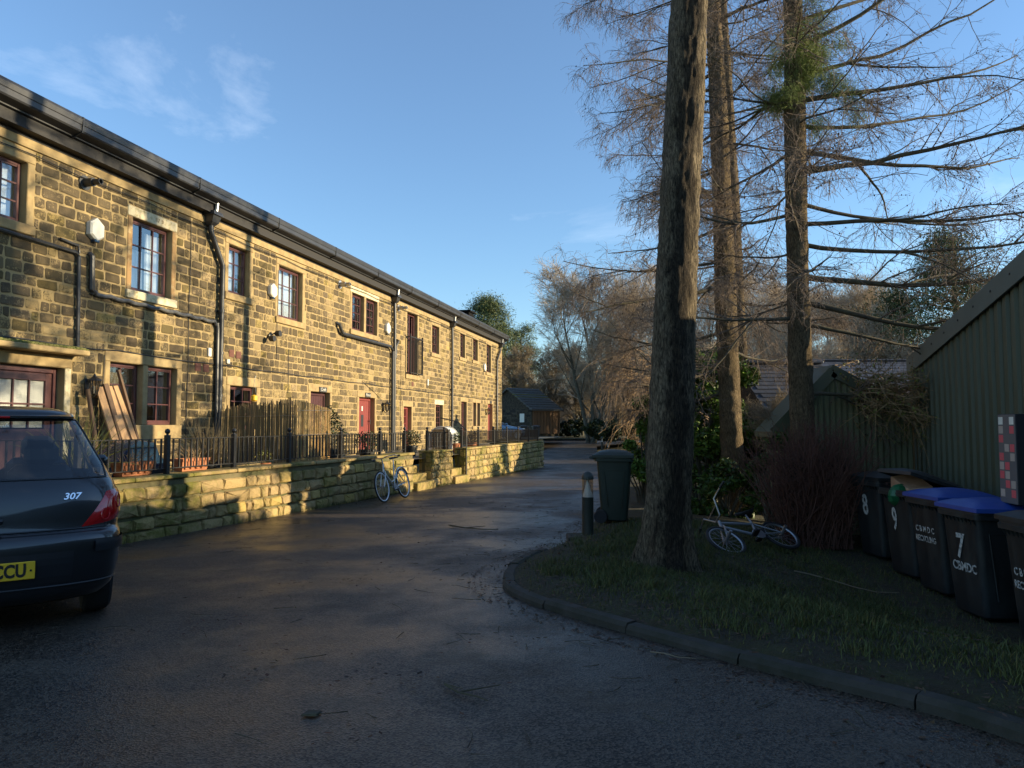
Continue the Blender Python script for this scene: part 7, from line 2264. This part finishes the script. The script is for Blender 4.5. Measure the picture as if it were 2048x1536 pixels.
# ------------------------------------------------------------------ grass, leaf litter, twigs
def grass():
    g = np.random.default_rng(101)
    n = 170000
    y = 3.3 + (11.2 - 3.3) * g.random(n) ** 1.25; x = xr(y) + .12 + g.random(n) ** .9 * (5.0)
    # tufted density
    dens = .5 + .5 * np.sin(x * 2.3 + 1.3 * np.sin(y * 1.7)) * np.sin(y * 2.1 + .8 * np.sin(x * 2.9))
    e = x - xr(y)
    keep = (g.random(n) < .25 + .75 * dens) & ((x - 1.52) ** 2 + (y - 7.25) ** 2 > .11)
    bare = (e < .55) & (g.random(n) < .72)                      # leaf-strewn edge
    soil = (x > 2.9 + .12 * y) & (g.random(n) < .85)            # bare earth by the bins
    keep &= ~bare & ~soil & (x < 2.6 + .2345 * y + .1)
    x, y, dens = x[keep], y[keep], dens[keep]; n = len(x)
    tcx, tcy = g.uniform(.2, 4.2, 150), g.uniform(3.6, 9.5, 150); ok = (tcx > xr(tcy) + .25) & (tcx < 2.9 + .1 * tcy) & ((tcx - 1.52) ** 2 + (tcy - 7.25) ** 2 > .16); tcx, tcy = tcx[ok], tcy[ok]
    m_t = 70; tx = np.repeat(tcx, m_t) + g.normal(size=len(tcx) * m_t) * .05; ty = np.repeat(tcy, m_t) + g.normal(size=len(tcx) * m_t) * .05
    x, y, dens = np.concatenate([x, tx]), np.concatenate([y, ty]), np.concatenate([dens, np.full(len(tx), 1.9)]); n = len(x)
    nv = len(x); nw = 5200; wy_ = g.uniform(9.3, 32, nw); wy_ = wy_[np.sin(wy_ * 2.3) + np.sin(wy_ * .9 + 1) + g.normal(size=nw) * .5 > .2]; wx_ = WL0 + WLS * wy_ + .02 + g.exponential(.05, len(wy_))
    x, y, dens = np.concatenate([x, wx_]), np.concatenate([y, wy_]), np.concatenate([dens, np.full(len(wx_), 1.6)]); n = len(x)
    z = vz(x, y); z[nv:] = gz(y[nv:]) + .005
    h = g.uniform(.018, .050, n) * (.6 + .8 * dens)
    a = g.uniform(0, 2 * np.pi, n); w = g.uniform(.0018, .0036, n)
    ln = g.uniform(.2, 1.1, n) * h
    b0 = np.stack([x - w * np.cos(a), y - w * np.sin(a), z], 1); b1_ = np.stack([x + w * np.cos(a), y + w * np.sin(a), z], 1)
    a2 = g.uniform(0, 2 * np.pi, n)
    m_ = np.stack([x + .4 * ln * np.cos(a2), y + .4 * ln * np.sin(a2), z + h * .65], 1)
    wv = np.stack([w * .7 * np.cos(a), w * .7 * np.sin(a), np.zeros(n)], 1)
    t_ = np.stack([x + ln * np.cos(a2), y + ln * np.sin(a2), z + h], 1)
    V = np.stack([b0, b1_, m_ + wv, m_ - wv, t_], 1).reshape(-1, 3)
    I = np.arange(n)[:, None] * 5
    F = np.concatenate([I + np.array([[0, 1, 2]]), I + np.array([[0, 2, 3]]), I + np.array([[3, 2, 4]])], 0)
    tone = g.uniform(.55, 1.4, (n, 1)) * np.array([[1, 1, 1]]); dry = g.random(n) < .16; tone[dry] *= np.array([[1.9, 1.3, 1.2]])
    o = link('grass', np_mesh('grass', V, F, 'grass', np.tile(tone, (3, 1)))); tag(o, 'short patchy grass covering the shaded bank and the wall foot', 'grass', kind='stuff')
grass()

def litter():
    g = np.random.default_rng(102)
    C = []
    n = 1900; y = 3.0 + 9 * g.random(n) ** 1.2; e = g.exponential(.35, n) - .32
    x = xr(y) + e; z = np.where(e > .1, vz(x, y) + .012, gz(y) + .008); z = np.where((e > -.02) & (e < .14), gz(y) + .108, z)
    C.append(np.stack([x, y, z], 1))
    n = 5200; x = g.uniform(.2, 5, n); y = g.uniform(4.5, 11, n); k = x > xr(y) + .2; C.append(np.stack([x, y, vz(x, y) + .02], 1)[k])
    n = 1500; y = g.uniform(9.2, 31, n); C.append(np.stack([WL0 + WLS * y + .05 + g.exponential(.22, n), y, gz(y) + .012], 1))
    n = 700; y = 2.2 + g.random(n) * 20; x = g.uniform(-5, 2.0, n); k = (x < xr(y) - .05) & (x > WL0 + WLS * y + .1); C.append(np.stack([x, y, gz(y) + .012], 1)[k])
    for k in range(90):
        cy = 3.2 + g.random() ** 1.2 * 15; cx = g.uniform(WL0 + WLS * max(cy, 9) + .3, float(xr(cy)) - .1); m = g.integers(4, 26)
        q_ = g.normal(size=(m, 2)) * np.array([.22, .10]) * g.uniform(.4, 1.3); xx, yy = cx + q_[:, 0], cy + q_[:, 1]
        ok = (xx < xr(yy) - .03) & (xx > WL0 + WLS * yy + .08) & ((yy > 9.3) | (xx > -2.4)); C.append(np.stack([xx, yy, gz(yy) + .013], 1)[ok])
    C = np.concatenate(C)
    v, f, t = leaf_quads(C, .017, g, .55, .92, .35, 1.6, .25)
    o = link('leaf_litter', np_mesh('leaf_litter', v, f, 'litter', t)); tag(o, 'scattered brown fallen leaves along kerb and wall', 'leaves', kind='stuff')
    n = 330
    y = 2.2 + g.random(n) ** 1.3 * 14; x = np.where(g.random(n) < .5, xr(y) + g.normal(-.25, .5, n), g.uniform(-4.5, 2.5, n)); k = x > WL0 + WLS * y + .2
    x, y = x[k], y[k]; n = len(x)
    z = np.where(x > xr(y) + .1, vz(x, y) + .02, gz(y) + .012)
    P = np.zeros((n, 4, 3)); P[:, 0] = np.stack([x, y, z], 1); a = g.uniform(0, 2 * np.pi, n); L_ = g.uniform(.05, .22, n)
    for j in range(1, 4):
        a = a + g.normal(0, .25, n); P[:, j] = P[:, j - 1] + np.stack([np.cos(a), np.sin(a), np.zeros(n)], 1) * (L_ / 3)[:, None]
    v, f = tubes(P, np.repeat(np.linspace(.0035, .0015, 4)[None], n, 0))
    o = link('twig_litter', np_mesh('twig_litter', v, f, 'branch')); tag(o, 'small fallen twigs strewn over lane and bank', 'twigs', kind='stuff')
litter()

def fallen(name, pts_, r_, m_, lab, side=()):
    P = np.array(pts_, float)
    z = np.where(P[:, 0] > xr(P[:, 1]) + .1, vz(P[:, 0], P[:, 1]) + .03, gz(P[:, 1]) + .012 + r_)
    base = Vector((P[0, 0], P[0, 1], float(z[0])))
    e = MB().tube([(p[0] - base.x, p[1] - base.y, zz - base.z) for p, zz in zip(P, z)], [r_ * (1 - .6 * i / (len(P) - 1)) for i in range(len(P))], 6)
    for (i, dx, dy) in side:
        p = P[i]; e.tube([(p[0] - base.x, p[1] - base.y, z[i] - base.z), (p[0] + dx - base.x, p[1] + dy - base.y, z[i] - base.z + .01)], [r_ * .7, r_ * .3], 5)
    o = e.build(name, m_, smooth=True); o.location = base
    tag(o, lab, 'twig', 'fallen branches')
fallen('fallen_branch', [(-.36, 3.98), (-.28, 3.86), (-.18, 3.80), (-.12, 3.74)], .008, 'branch', 'forked dark twig lying on the asphalt in the foreground', [(1, .22, .08), (0, .1, -.1)])
fallen('fallen_branch', [(-.95, 11.2), (-.7, 10.9), (-.45, 10.75), (-.2, 10.7)], .012, 'branch', 'long dark twig lying across the middle of the lane', [(1, .3, .12)])
fallen('fallen_branch', [(3.15, 8.2), (3.3, 8.16), (3.5, 8.0), (3.62, 7.8), (3.78, 7.62), (4.0, 7.6)], .008, 'twig', 'brown curved branch on the earth before the bins', ())
fallen('fallen_branch', [(.85, 4.55), (.93, 4.52), (1.0, 4.44), (1.1, 4.42)], .005, 'twig', 'short brown twig in the gutter by the kerb', ())
o = MB().add([(-.07, -.05, 0), (.06, -.06, 0), (.08, .04, 0), (-.03, .06, 0), (-.06, -.045, .022), (.055, -.05, .030), (.07, .035, .018), (-.03, .05, .024)], [(0, 3, 2, 1), (4, 5, 6, 7), (0, 1, 5, 4), (1, 2, 6, 5), (2, 3, 7, 6), (3, 0, 4, 7)]).build('bark_chip', 'branch')
o.scale = (.62, .62, .32); o.location = (-.98, 3.62, float(gz(3.62)) + .004); tag(o, 'flat dark slab of bark lying on the asphalt', 'bark')
